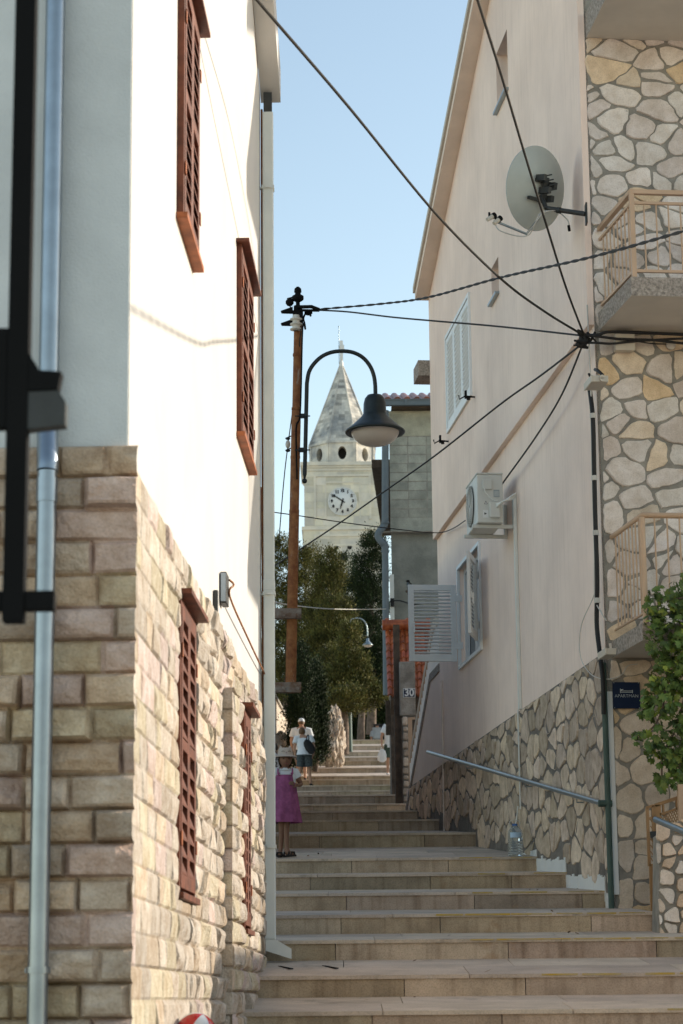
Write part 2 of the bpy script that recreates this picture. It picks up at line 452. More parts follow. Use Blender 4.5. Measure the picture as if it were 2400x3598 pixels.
for i in range(len(prof) - 1):
    Y, zt, zb, xl, xr = prof[i]
    Y2, _, zb2 = prof[i + 1][:3]
    far = Y > 40
    mb.poly([(xl, Y + .03, zb - .3), (xr, Y + .03, zb - .3), (xr, Y + .03, zt - .035), (xl, Y + .03, zt - .035)], None, (1, 1, 1), 2)
    mb.poly([(xl, Y + .03, zt - .035), (xr, Y + .03, zt - .035), (xr, Y2 + .05, zb2 - .035), (xl, Y2 + .05, zb2 - .035)], None, (1, 1, 1), 2)
    x = xl - random.random() * .5
    while x < xr:                          # riser slabs with open joints
        w = random.uniform(.75, 1.35)
        a, b_ = max(x, xl) + .003, min(x + w, xr) - .003
        if b_ - a > .05:
            g = random.uniform(.70, 1.12); c = (g * random.uniform(.97, 1.05), g, g * random.uniform(.88, 1.03))
            d = random.uniform(-.003, .003)
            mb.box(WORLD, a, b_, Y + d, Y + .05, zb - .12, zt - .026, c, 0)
        x += w
    x = xl - random.random() * .5
    n_len = max(1, round((Y2 - Y) / 1.6)) if far else max(1, round((Y2 - Y) / .85))
    for q in range(n_len):                 # tread slabs, the first row overhanging a little
        ya = Y - .018 if q == 0 else Y + (Y2 - Y) * q / n_len
        yb = Y + (Y2 - Y) * (q + 1) / n_len + (.03 if q == n_len - 1 else -.003)
        za, zb_ = zt + (zb2 - zt) * (ya - Y) / (Y2 - Y), zt + (zb2 - zt) * (yb - Y) / (Y2 - Y)
        x = xl - random.random() * .6
        while x < xr:
            w = random.uniform(.8, 1.5)
            a, b_ = max(x, xl) + .0025, min(x + w, xr) - .0025
            if b_ - a > .05:
                g = random.uniform(.86, 1.08); c = (g, g * random.uniform(.97, 1.0), g * random.uniform(.93, 1.0))
                front = [(a, ya), (b_, ya)]
                if q == 0 and Y < 34:      # worn and chipped front edge
                    m_ = max(3, int((b_ - a) / .05)); front = []; chip = 0
                    for k in range(m_ + 1):
                        chip = random.uniform(.006, .020) if random.random() < .06 else chip * .35
                        front.append((a + (b_ - a) * k / m_, ya + chip + random.uniform(0, .0028)))
                P = [(x_, y_, za - .026) for x_, y_ in front] + [(b_, yb, zb_ - .026), (a, yb, zb_ - .026)]
                T_ = [(p[0], p[1], p[2] + .026) for p in P]
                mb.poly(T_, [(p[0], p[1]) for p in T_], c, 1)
                for k in range(len(P)):
                    k2 = (k + 1) % len(P)
                    mb.poly([P[k], P[k2], T_[k2], T_[k]], None, c, 1)
                mb.poly(P[::-1], None, c, 1)
            x += w
    if 14 < Y < 34:                        # worn yellow edge paint towards the right
        if Y < 25:
            x0 = {14.5: 2.0, 16.0: 1.35, 17.6: .95, 19.1: .75, 20.8: 1.15, 22.5: 1.3, 24.0: 1.2}.get(Y, 1.0)
            x = x0
            while x < xr - .05:
                w = random.uniform(.1, .4)
                h = random.uniform(.006, .013)
                mb.box(WORLD, x, min(x + w, xr - .02), Y - .021, Y - .0185, zt - .004 - h, zt - .002, (1, 1, 1), 3)
                x += w + (random.uniform(0, .05) if random.random() < .7 else random.uniform(.1, .3))
steps = struct(mb.build('steps', [M['step_stone'], M['tread_stone'], M['joint'], M['yellow_paint']]))

def lane_z(x, y):                          # height of the walking surface
    for i in range(len(prof) - 1):
        if prof[i][0] <= y < prof[i + 1][0]:
            a, b_ = prof[i], prof[i + 1]
            return a[1] + (b_[2] - a[1]) * (y - a[0]) / (b_[0] - a[0])
    return 0.0
mb = MB()
rnd = random.Random(77)
lm = MB()                                 # dry bits lying on the treads
for _ in range(46):
    x, y = rnd.uniform(-.5, 2.2), rnd.uniform(14.6, 27.5)
    if rnd.random() < .5: x = rx(max(y, 20.5)) - rnd.random() ** 2 * .6 if y > 20.5 else rnd.uniform(-.5, 4)
    z = lane_z(x, y) + .006; a_ = rnd.uniform(0, 6.3); s = rnd.uniform(.012, .035)
    u, w = Vector((math.cos(a_), math.sin(a_), rnd.uniform(-.2, .4))) * s, Vector((-math.sin(a_), math.cos(a_), 0)) * s * .4
    c = Vector((x, y, z + .004)); q = rnd.uniform(.4, 1.4)
    lm.poly([c - u, c + w, c + u, c - w], None, (q, q, q))
lo_ = lm.build('leaf_litter', mat('dry_leaf', (.16, .09, .04), .9, attr=True)); lo_['kind'] = 'stuff'
mb = MB()
gx = [-900, -300, -120, -60, -30, -15, -8, -4, -2, 0, 2, 4, 8, 15, 30, 60, 120, 300, 900]
gy = [-900, -200, -60, -20, -5, 0, 5, 8, 10.1, 14, 17, 20, 24, 28, 33, 40, 50, 60, 70, 80, 90, 100, 115, 135, 160, 200, 300, 900]
def gz(x, y):
    z = 0.0 if y < 0 else .11 * y - .08 if y < 10.15 else 0
    if y >= 10.1: z = np.interp(y, [p[0] for p in prof] + [140, 200, 300, 900], [p[2] for p in prof] + [19, 19, 6, -5]) - .45
    k = min(1, max(0, (abs(x) - 60) / 300)); z = z * (1 - k) - 4 * k
    return z + (.5 * noise.noise((x * .07, y * .07, 3)) if abs(x) > 8 else 0)
mb.grid([(x, y, gz(x, y)) for x in gx for y in gy], len(gx), len(gy), UV=[(x, y) for x in gx for y in gy])
struct(mb.build('ground', M['earth']))

# ---------------------------------------------------------------- stone builders
def voronoi_stones(mb, T, s0, s1, z0, z1, dx, dz, gap, thick, tints, clip=None, seed=1, jit=.42, seat=0.0, rounds=1, drop=.0):
    """Every rubble stone is its own bevelled, rounded polygon standing out of the mortar."""
    rnd = random.Random(seed)
    sites, row, z = [], 0, z0 - dz
    while z < z1 + dz:
        s = s0 - dx + (dx * .5 if row % 2 else 0)
        while s < s1 + dx:
            sites.append((s + rnd.uniform(-jit, jit) * dx, z + rnd.uniform(-jit, jit) * dz)); s += dx * rnd.uniform(.75, 1.3)
        z += dz; row += 1
    sites = [q for q in sites if rnd.random() > drop]
    for (cx, cz) in sites:
        if not (s0 - dx < cx < s1 + dx and z0 - dz < cz < z1 + dz): continue
        poly = [(s0, z0), (s1, z0), (s1, z1), (s0, z1)]
        near = [q for q in sites if 0 < abs(q[0] - cx) + abs(q[1] - cz) and abs(q[0] - cx) < dx * 3 and abs(q[1] - cz) < dz * 3]
        lines = []
        for (ox, oz) in near:
            nx, nz_ = (ox - cx) / dx ** 2, (oz - cz) / dz ** 2     # stretched metric
            lines.append((nx, nz_, nx * (ox + cx) / 2 + nz_ * (oz + cz) / 2))
        g = gap * rnd.uniform(.6, 1.5)
        for (nx, nz_, d) in lines:
            ln = math.hypot(nx, nz_); dd = d - g * ln
            out = []
            for k in range(len(poly)):
                p, q = poly[k], poly[(k + 1) % len(poly)]
                fp, fq = nx * p[0] + nz_ * p[1] - dd, nx * q[0] + nz_ * q[1] - dd
                if fp <= 0: out.append(p)
                if fp * fq < 0:
                    t = fp / (fp - fq); out.append((p[0] + (q[0] - p[0]) * t, p[1] + (q[1] - p[1]) * t))
            poly = out
            if len(poly) < 3: break
        if len(poly) < 3: continue
        ar = abs(sum(poly[k][0] * poly[(k + 1) % len(poly)][1] - poly[(k + 1) % len(poly)][0] * poly[k][1] for k in range(len(poly)))) / 2
        if ar < dx * dz * .06: continue
        mx_, mz_ = sum(p[0] for p in poly) / len(poly), sum(p[1] for p in poly) / len(poly)
        if clip and not clip(mx_, mz_): continue
        poly = [(p[0] + rnd.uniform(-.05, .05) * dx, p[1] + rnd.uniform(-.05, .05) * dz) for p in poly]
        for _ in range(rounds):            # round the corners
            o2 = []
            for k in range(len(poly)):
                p, q = poly[k], poly[(k + 1) % len(poly)]
                r_ = .17
                o2 += [(p[0] + (q[0] - p[0]) * r_, p[1] + (q[1] - p[1]) * r_), (p[0] + (q[0] - p[0]) * (1 - r_), p[1] + (q[1] - p[1]) * (1 - r_))]
            poly = o2
        res_ = []
        for k in range(len(poly)):
            p, q = poly[k], poly[(k + 1) % len(poly)]
            m_ = max(1, int(math.hypot((q[0] - p[0]), (q[1] - p[1])) / .028))
            res_ += [(p[0] + (q[0] - p[0]) * j / m_, p[1] + (q[1] - p[1]) * j / m_) for j in range(m_)]
        poly = res_
        poly = [(p[0] + .085 * dx * noise.noise((p[0] * 2.4 / dx, p[1] * 2.4 / dz, seed)), p[1] + .085 * dz * noise.noise((p[0] * 2.4 / dx, p[1] * 2.4 / dz, seed + 9))) for p in poly]
        col = tints(rnd, mx_, mz_)
        th = thick * rnd.uniform(.6, 1.2)
        n = len(poly)
        def ring(k_, b_): return [T(mx_ + (p[0] - mx_) * k_, b_ + seat, mz_ + (p[1] - mz_) * k_) for p in poly]
        tx, tz = rnd.uniform(-.12, .12), rnd.uniform(-.12, .12)
        r0, r1 = ring(1, -.01), ring(.985, th * .62)
        r2 = [T(mx_ + (p[0] - mx_) * .92, th + seat + tx * (p[0] - mx_) * .4 + tz * (p[1] - mz_) * .4, mz_ + (p[1] - mz_) * .92) for p in poly]
        for a_, b_ in ((r0, r1), (r1, r2)):
            for k in range(n):
                k2 = (k + 1) % n
                mb.poly([a_[k], a_[k2], b_[k2], b_[k]], [(poly[k][0], poly[k][1]), (poly[k2][0], poly[k2][1]), (poly[k2][0], poly[k2][1]), (poly[k][0], poly[k][1])], col, 0, True)
        mb.poly(r2, [(p[0], p[1]) for p in poly], col, 0, True)

def ashlar(mb, T, s0, s1, z0, z1, course, amp0, res, base, seed=1, hole=lambda s, z: False, smin=.16, smax=.46, jd=.010, jc=.5):
    """Rock-faced coursed blocks: one displaced sheet, every block with its own bulge, recessed joints, own tint."""
    rnd = random.Random(seed)
    rows = []
    nrow = int(math.ceil((z1 - z0) / course))
    for r in range(nrow):
        s, cuts = s0 - rnd.random() * .3, []
        while s < s1 + .5: cuts.append(s); s += rnd.uniform(smin, smax)
        t = []
        for _ in cuts:
            g = rnd.uniform(.80, 1.15); k = rnd.random()
            t.append((g * (1.0 if k < .7 else 1.04), g * (1 if k < .7 else .97), g * (1 if k < .55 else .88 if k < .85 else 1.04), rnd.uniform(.45, 1.1), rnd.uniform(-1, 1), [(rnd.uniform(.45, 1.1), rnd.uniform(-1, 1) * .9, rnd.uniform(-1, 1) * .9) for _ in range(5)]))
        rows.append((cuts, t))
    ns, nz_ = max(2, int((s1 - s0) / res)), max(2, int((z1 - z0) / (res * .8)))
    P, UV = [], []
    colv = {}
    for a in range(ns + 1):
        s = s0 + (s1 - s0) * a / ns
        for b in range(nz_ + 1):
            z = z0 + (z1 - z0) * b / nz_
            r = min(nrow - 1, max(0, int((z1 - z) / course)))
            cuts, t = rows[r]
            k = max(0, min(len(cuts) - 2, sum(1 for c in cuts if c <= s) - 1))
            c0, c1 = cuts[k], cuts[k + 1]
            us, uz = (s - c0), (c1 - s)
            vz = (z1 - z) - r * course; wz = course - vz
            e = max(0, min(us, uz, vz, wz))
            edge = min(1, e / .009)
            sh = min(1, e / .016) ** .7
            q = t[k]
            amp = amp0(s) if callable(amp0) else amp0
            nn = noise.fractal((s * 7 + q[4] * 9, z * 7, seed * 3.1), .8, 2, 4) * .75 + noise.noise((s * 22, z * 22, seed)) * .25
            rdg = abs(noise.noise((s * 5.5 + q[4] * 3, z * 9, seed + 40)))
            nu, nv = (us - (c1 - c0) / 2) / .16, (vz - course / 2) / (course / 2)
            wu, wv = nu + .5 * noise.noise((s * 6, z * 6, seed)), nv + .5 * noise.noise((s * 6, z * 6, seed + 20))
            fac = max(.0, min(pl_[0] + pl_[1] * wu + pl_[2] * wv * .8 for pl_ in q[5]) + .55)      # chipped facets
            d = base + amp * q[3] * sh * (fac * 1.3 + .40 * nn + .3 * rdg + .16 * abs(noise.noise((s * 30, z * 30, seed + 7)))) - (1 - edge) * jd
            if hole(s, z): d = base - .03
            P.append(T(s, d, z)); UV.append((s, z))
            colv[(a, b)] = (q[0] * (1 - jc + jc * edge), q[1] * (1 - jc + jc * edge), q[2] * (1 - jc + jc * edge))
    cols = [colv[(a, b)] for a in range(ns) for b in range(nz_)]
    mb.grid(P, ns + 1, nz_ + 1, cols, 0, False, False, UV)

def louvre(mb, T, a0, a1, c0, c1, th=.04, fw=.06, ns=16, mi=0, ms=0, tilt=.6, mid=None):
    """A framed louvred leaf: stiles, rails and separate tilted slats, in a local (a, b, c) space."""
    mb.box(T, a0, a0 + fw, 0, th, c0, c1, mi=mi); mb.box(T, a1 - fw, a1, 0, th, c0, c1, mi=mi)
    mb.box(T, a0 + fw, a1 - fw, 0, th, c1 - fw, c1, mi=mi); mb.box(T, a0 + fw, a1 - fw, 0, th, c0, c0 + fw * 1.25, mi=mi)
    if mid: mb.box(T, a0 + fw, a1 - fw, 0, th, mid - fw * .5, mid + fw * .5, mi=mi)
    lo, hi = c0 + fw * 1.25, c1 - fw
    p = (hi - lo) / ns
    for k in range(ns):
        c = lo + p * (k + .5)
        if mid and abs(c - mid) < fw * .6 + p * .4: continue
        h, q, tk = p * .42, th * .46, .006
        dz = h * tilt
        A = [(q, -dz - tk), (-q, dz - tk), (-q, dz + tk), (q, -dz + tk)]
        for u in range(4):
            (b1, z1_), (b2, z2_) = A[u], A[(u + 1) % 4]
            mb.poly([T(a0 + fw, th / 2 + b1, c + z1_), T(a1 - fw, th / 2 + b1, c + z1_), T(a1 - fw, th / 2 + b2, c + z2_), T(a0 + fw, th / 2 + b2, c + z2_)], None, (1, 1, 1), ms)

# ---------------------------------------------------------------- white house on the left
wl = thing('white_house', 'white plastered house with rough stone lower walls and red louvred shutters on the left', 'house', L(LN, 0, 0))
ZT = 3.80                                    # top of its stone dressing
vz0, vs0 = L.uv(918, 375)[1], L.uv(918, 375)[0]
sl = (L.uv(888, 0)[1] - vz0) / (L.uv(888, 0)[0] - vs0)
mb = MB()
zn = vz0 + sl * (LN - .05)
mb.prism(L, [(LN, 0), (-.02, 0), (-.02, vz0 + .04), (LN / 2 - .3, vz0 + sl * (LN / 2 - .3)), (LN, vz0 + .04)], -5.5, 0)
mb.build('wall', M['white_plaster'], wl)
mb = MB()                                    # front of the house in the shade
mb.box(LF, .004, 5.5, -.2, .012, 0, vz0 + .02)
mb.build('front_wall', M['shaded_plaster'], wl)
mb = MB()                                    # raised verge along the gable, ending over the lane
e = .165
for (sa, za, sb, zb_) in ((vs0 - .08, vz0, LN / 2 - .3, vz0 + sl * (LN / 2 - .3 - vs0)), (LN / 2 - .3, vz0 + sl * (LN / 2 - .3 - vs0), LN - .3, vz0)):
    mb.prism(L, [(sa, za), (sa, za + .30), (sb, zb_ + .30), (sb, zb_)], .003, e)
    mb.prism(L, [(sa, za + .303), (sa, za + .42), (sb, zb_ + .42), (sb, zb_ + .303)], -5.6, .06, mi=1)
mb.build('roof', [M['white_plaster'], M['roof_tile']], wl)

_w1 = [L.uv(620, 773)[0], L.uv(697, 900, .03)[0], L.uv(834, 1300, .005)[0], L.uv(889, 1300, .03)[0], L.uv(614, 2600, .01)[0], L.uv(685, 2600, .03)[0], L.uv(830, 2900, .04)[0], L.uv(868, 2900, .068)[0]]
s_w = [L.uv(620, 773)[0], -5.30, L.uv(834, 1300)[0], L.uv(890, 1300)[0]]
WIN = [(_w1[0], _w1[1], 5.56, 6.92), (_w1[2], _w1[3], 5.40, 6.74), (_w1[4], _w1[5], 2.12, 3.56), (_w1[6], _w1[7], 2.05, 3.44)]
def in_win(s, z):
    return any(a - (.16 if a > -4 else .02) < s < b_ + .02 and c - .04 < z < d + .02 for a, b_, c, d in WIN[2:])
S_P = L.uv(762, 2800)[0]                     # where the wall thickens into a pier
mb = MB()
ashlar(mb, L, LN - .02, S_P, .9, ZT, .1372, lambda s: min(.025, .003 + .007 * max(0, s - LN - .05)), .015, .022, 3, in_win, jd=.004, jc=.25)
LT = lambda s, d, z: L(s, d - .058 * max(0, (s - S_P) / -S_P), z)      # the pier dies back towards the far corner
ashlar(mb, LT, S_P - .012, -.015, 1.2, 3.44, .1372, lambda s: min(.028, .006 + .12 * (s - S_P + .012), .007 + .02 * max(0, -s)), .015, .085, 5, in_win, jd=.006, jc=.3)
ashlar(mb, L, S_P, -.015, 3.44, ZT,   .1372, lambda s: min(.026, .004 + .02 * max(0, -s)), .018, .018, 6, jd=.005, jc=.3)
Tp = lambda a, b_, c: L(S_P + b_, a, c)      # near face of the pier
P = []
TN = lambda a, b_, c: L(S_P - b_, a, c)
ashlar(mb, TN, -.02, .094, 1.0, 3.44, .1372, .006, .012, .012, 15, smin=.2, smax=.3)
mb.poly([L(S_P, .0, 3.44), L(S_P, .10, 3.44), L(-.015, .035, 3.44), L(-.015, 0, 3.44)], None, (.8, .8, .8))
TE = lambda a, b_, c: L(-.02 + b_, .012 - a, c)
ashlar(mb, TE, 0, .5, 1.2, ZT, .1372, .03, .03, .01, 8)
mb.build('side_cladding', M['side_stone'], wl)
mb = MB()
ashlar(mb, LF, -.045, 2.4, .3, ZT + .07, .1372, .050, .013, .035, 9, smin=.17, smax=.42, jd=.008, jc=.3)
mb.build('front_cladding', M['block_stone'], wl)
for i, (a, b_, c, d) in enumerate(WIN):
    o_ = (.03, .03, .03, .088)[i]
    mb = MB()
    mb.box(L, a + .02, b_ - .02, o_ - .030, o_ - .026, c, d, mi=1)
    fr = .045
    mb.box(L, a, a + fr, o_ - .05, o_ + .006, c, d); mb.box(L, b_ - fr, b_, o_ - .05, o_ + .006, c, d)
    mb.box(L, a + fr, b_ - fr, o_ - .05, o_ + .006, d - fr, d)
    w = mb.build('window', [M['red_wood'], M['dark_void']], wl)
    for k in range(2):
        m_ = (a + b_) / 2
        x0, x1 = (a + fr + .003, m_ - .002) if k == 0 else (m_ + .002, b_ - fr - .003)
        mb = MB()
        louvre(mb, lambda q, r, s_, o_=o_: L(q, o_ - .02 + r, s_), x0, x1, c + .02, d - fr - .004, .03, .055, 15, 0, 0, 1.0, (c + d) / 2)
        for hz in (c + .22, d - .3):
            mb.box(L, (x0 - .03 if k == 0 else x1 - .01), (x0 + .01 if k == 0 else x1 + .03), o_ + .0105, o_ + .017, hz, hz + .07, mi=1)
        mb.build('shutter', [M['red_wood'], M['orange_wood']], w, bevel=.002)
    mb = MB()
    mb.prism(L, [(a - .05, d + .003), (b_ + .05, d + .003), (b_ + .05, d + .028), (a - .05, d + .028)], -.02, o_ + (.06 if i < 2 else .065))
    mb.build('hood', M['red_wood'], w, bevel=.003)
    mb = MB()
    mb.box(L, a - .02, b_ + .02, -.02, o_ + .03, c - .035, c - .003)
    mb.build('sill', [M['orange_wood'] if i < 2 else M['red_wood'], M['white_plaster']], w, bevel=.003)

# white square downspout at its far corner
g = thing('downspout', 'pale square downspout standing at the far corner of the white house', 'downspout', at(945, 3340, 17.42))
xd, yd = at(945, 1800, 17.42).x, 17.42
z0, z1 = at(945, 3325, yd).z, at(945, 398, yd).z
Td = lambda a, b_, c: Vector((xd + a, yd + b_, c))
mb = MB(); mb.box(Td, -.043, .043, -.043, .043, z0 + .05, z1)
for z in (at(945, 2078, yd).z, at(945, 1020, yd).z + 2.2): mb.box(Td, -.046, .046, -.046, .046, z, z + .09)
mb.build('pipe', M['white_pipe'], g, bevel=.008)
mb = MB(); mb.box(Td, -.034, .034, -.034, .034, z1 + .001, z1 + .17); mb.build('inlet', M['dark_steel'], g)
for py in (668, 2094, 2982):
    z = at(945, py, yd).z
    mb = MB(); mb.box(Td, -.050, .050, -.050, .050, z, z + .028); mb.box(Td, -.02, .02, -.065, -.051, z + .002, z + .026); mb.box(Td, -.13, -.051, -.012, .012, z + .006, z + .02)
    mb.build('clamp', M['white_pipe'], g)
mb = MB()
tz = z0 + .05
mb.poly([(xd - .043, yd - .043, tz), (xd - .043, yd + .043, tz), (xd + .043, yd + .043, tz), (xd + .043, yd - .043, tz)])
q = [(-.043, 0.05), (.043, .05), (.16, -.02), (.16, -.095), (-.043, -.03)]
for k in range(5):
    (a, c), (a2, c2) = q[k], q[(k + 1) % 5]
    if k == 2: continue
    mb.poly([Td(a, -.043, z0 + c), Td(a2, -.043, z0 + c2), Td(a2, .043, z0 + c2), Td(a, .043, z0 + c)])
mb.poly([Td(a, -.043, z0 + c) for a, c in q]); mb.poly([Td(a, .043, z0 + c) for a, c in reversed(q)])
mb.build('outlet_shoe', M['white_pipe'], g)

# galvanised downspout on the front
g = thing('downspout', 'shiny round galvanised downspout with a kinked joint on the shaded stone front', 'downspout', LF.p(128, 3500, .13))
s1_ = LF.uv(178, 1000, .07)[0]; s2_ = LF.uv(150, 2400, .13)[0]
zk, zk2 = LF.uv(172, 1540, .1)[1], LF.uv(172, 1640, .1)[1]
pts = [LF(s1_, .075, 9.5), LF(s1_, .075, zk + .07), LF(s1_, .082, zk + .03), LF(s1_ - .012, .135, zk2 + .02), LF(s1_ - .012, .145, zk2 - .03), LF(s1_ - .012, .145, .9)]
mb = MB(); mb.tube([pts[0], pts[1]], .043, 20); mb.build('upper_pipe', M['galvanised'], g)
mb = MB(); mb.tube(spline(pts[1:5], 5), .045, 20); mb.build('elbow', M['galvanised'], g)
mb = MB(); mb.tube([pts[4], pts[5]], .041, 20)
mb.tube([LF(s1_ - .012, .145, zk2 - .06), LF(s1_ - .012, .145, zk2 - .16)], .0445, 20); mb.build('lower_pipe', M['galvanised'], g)
for py in (3420,):
    s_, z = LF.uv(130, py, .145)
    mb = MB(); mb.tube([LF(s1_ - .012, .145, z), LF(s1_ - .012, .145, z + .025)], .049, 20); mb.box(LF, s1_ - .075, s1_ + .05, .05, .09, z + .003, z + .02)
    mb.build('clamp', M['galvanised'], g)

# small grey cable box with its lead on the white wall
s_, z = L.uv(773, 2118)
g = thing('junction_box', 'small grey cable box on the white wall above the stone dressing', 'junction box', L(s_, 0, z))
mb = MB(); mb.box(L, s_ - .05, s_ + .12, .004, .045, z - .01, z + .185); mb.build('case', M['dark_steel'], g, bevel=.006)
mb = MB(); mb.box(L, s_ - .062, s_ - .052, .01, .04, z, z + .175); mb.build('lid', M['galvanised'], g)
p0, p1 = L(s_ + .13, .05, z + .06), L(-.02, .03, L.uv(917, 2370)[1])
mb = MB(); mb.tube(spline([L(s_ + .1, .05, z + .16), L(s_ + .17, .07, z + .14), p0, p0.lerp(p1, .5) + Vector((0, 0, -.01)), p1], 6), .007, 6)
tag(mb.build('cable', M['rusty'], None, p0), 'short brown cable sloping from the grey box down to the far wall corner', 'cable')
mb = MB(); mb.tube([L(-.012, .012, L.uv(917, 400)[1]), L(-.012, .012, 2.2)], .009, 6)
tag(mb.build('cable', M['rusty'], None, L(-.012, .012, 2.2)), 'thin brown cable running straight down the far edge of the white wall', 'cable')
mb = MB(); s2, z2 = L.uv(748, 2150); mb.box(L, s2 - .012, s2 + .03, .003, .03, z2 - .10, z2 + .13)
tag(mb.build('wall_bracket', M['dark_steel'], None, L(s2, 0, z2), bevel=.004), 'slim dark metal strip fixed flat to the white wall beside the cable box', 'bracket')

# black steel post close to the camera
YP = 5.3
g = thing('steel_post', 'blurred black steel post with two brackets close to the camera at the left edge', 'post', at(55, 2183, YP))
x0, x1 = at(16, 1700, YP).x, at(92, 1700, YP).x
mb = MB(); mb.box(WORLD, x0, x1, YP, YP + .05, at(55, 2183, YP).z, 5.6); mb.build('upright', M['black_steel'], g, bevel=.003)
mb = MB()
za, zb_ = at(0, 2142, YP).z, at(0, 2074, YP).z
mb.box(WORLD, -1.5, x0, YP + .005, YP + .045, za, zb_); mb.box(WORLD, x1, at(190, 2100, YP).x, YP + .005, YP + .045, za, zb_)
mb.build('arm', M['black_steel'], g, bevel=.003)
mb = MB()
q = [(x1, at(92, 1240, YP).z), (at(138, 1310, YP).x, at(138, 1300, YP).z), (at(215, 1300, YP).x, at(215, 1305, YP).z), (at(203, 1350, YP).x, at(203, 1365, YP).z), (x1, at(92, 1372, YP).z)]
mb.prism(WORLD, q, YP, YP + .05)
mb.box(WORLD, -1.5, x0, YP + .003, YP + .047, at(0, 1500, YP).z, at(0, 1150, YP).z)
mb.build('bracket', M['black_steel'], g, bevel=.003)
mb = MB(); mb.prism(WORLD, [(x1, at(92, 1375, YP).z), (at(203, 1375, YP).x, at(203, 1370, YP).z), (at(230, 1400, YP).x, at(230, 1410, YP).z), (at(228, 1490, YP).x, at(228, 1490, YP).z), (x1, at(92, 1505, YP).z)], YP + .004, YP + .052)
mb.build('clamp', M['dark_steel'], g, bevel=.004)

# ---------------------------------------------------------------- pink house on the right
ph = thing('pink_house', 'pale pink plastered house with stone front and balconies on the right of the steps', 'house', R(0, 0, 2.5))
SE = R.uv(1536, 1890)[0]                     # far corner of its lane wall
ZL = R.uv(1700, 1672)[1]                     # ledge between the storeys
ZB = R.uv(1598, 2659)[1]                     # top of the stone base
def rtop(s): return 13.29 - .376 * (s - R.uv(1737, 0)[0]) if s > 3.4 else rtop(3.4001) - .376 * (3.4 - s)
def holed_wall(mb, T, cuts, z0, top, b, holes, deep):
    ss = sorted(set(cuts + [h[0] for h in holes] + [h[1] for h in holes]))
    for a, c in zip(ss[:-1], ss[1:]):
        m = (a + c) / 2
        hs = sorted([h for h in holes if h[0] < m < h[1]], key=lambda h: h[2])
        lo = z0
        for h in hs:
            mb.poly([T(a, b, lo), T(c, b, lo), T(c, b, h[2]), T(a, b, h[2])], [(a, lo), (c, lo), (c, h[2]), (a, h[2])]); lo = h[3]
        mb.poly([T(a, b, lo), T(c, b, lo), T(c, b, top(c)), T(a, b, top(a))], [(a, lo), (c, lo), (c, top(c)), (a, top(a))])
    for (a, c, lo, hi) in holes:
        d = b - deep
        for q in ([(a, d, lo), (a, b, lo), (a, b, hi), (a, d, hi)], [(c, b, lo), (c, d, lo), (c, d, hi), (c, b, hi)],
                  [(a, b, lo), (a, d, lo), (c, d, lo), (c, b, lo)], [(a, d, hi), (a, b, hi), (c, b, hi), (c, d, hi)]):
            mb.poly([T(*p) for p in q], [(p[0] + p[1], p[2]) for p in q])
PU = .06
def srange(px0, px1, py, b): return R.uv(px1, py, b)[0], R.uv(px0, py, b)[0]
sl1 = (*srange(1745, 1786, 300, PU), R.uv(1765, 355, PU)[1] - .0, R.uv(1765, 140, PU)[1])
sl2 = (*srange(1727, 1753, 1000, PU), R.uv(1740, 1048, PU)[1], R.uv(1740, 920, PU)[1])
upw = (*srange(1574, 1656, 1300, PU), 8.95, 10.18)
lw = (*srange(1618, 1694, 2250, 0), 5.77, 7.02)
mb = MB()
holed_wall(mb, R, [0, 3.4, SE], ZL, rtop, PU, [sl1, sl2, upw], .17)
holed_wall(mb, R, [0, SE], 1.5, lambda s: ZL, 0, [lw], .14)
mb.poly([R(0, 0, ZL), R(SE, 0, ZL), R(SE, PU, ZL), R(0, PU, ZL)])
mb.poly([R(0, -.02, 1.5), R(0, 0, 1.5), R(0, 0, ZL), R(0, -.02, ZL)])
mb.poly([R(0, -.02, ZL), R(0, PU, ZL), R(0, PU, rtop(0)), R(0, -.02, rtop(0))])
mb.poly([R(SE, 0, 1.5), R(SE, -5.5, 1.5), R(SE, -5.5, ZL), R(SE, 0, ZL)])
mb.poly([R(SE, PU, ZL), R(SE, -5.5, ZL), R(SE, -5.5, rtop(SE)), R(SE, PU, rtop(SE))])
mb.poly([R(0, -5.5, 1.5), R(0, -5.5, 12), R(3.4, -5.5, rtop(3.4)), R(SE, -5.5, rtop(SE)), R(SE, -5.5, 1.5)])
mb.build('wall', M['pink_plaster'], ph)
mb = MB()
OV = .19
se2 = SE + .015
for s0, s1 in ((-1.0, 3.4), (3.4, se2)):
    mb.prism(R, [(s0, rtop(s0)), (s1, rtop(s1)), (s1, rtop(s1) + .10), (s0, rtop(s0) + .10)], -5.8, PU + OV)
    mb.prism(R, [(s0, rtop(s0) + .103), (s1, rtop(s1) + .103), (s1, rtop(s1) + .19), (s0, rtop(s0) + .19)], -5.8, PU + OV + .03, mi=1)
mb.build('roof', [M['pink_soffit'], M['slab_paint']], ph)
mb = MB()                                    # slab end at the back corner
zb_ = R.uv(1500, 1229, .28)[1]
mb.prism(R, [(SE + .01, zb_), (SE + .5, zb_), (SE + .5, zb_ + .22), (SE + .01, zb_ + .22)], -3, PU + .16)
mb.build('rear_balcony', M['terrazzo'], ph)
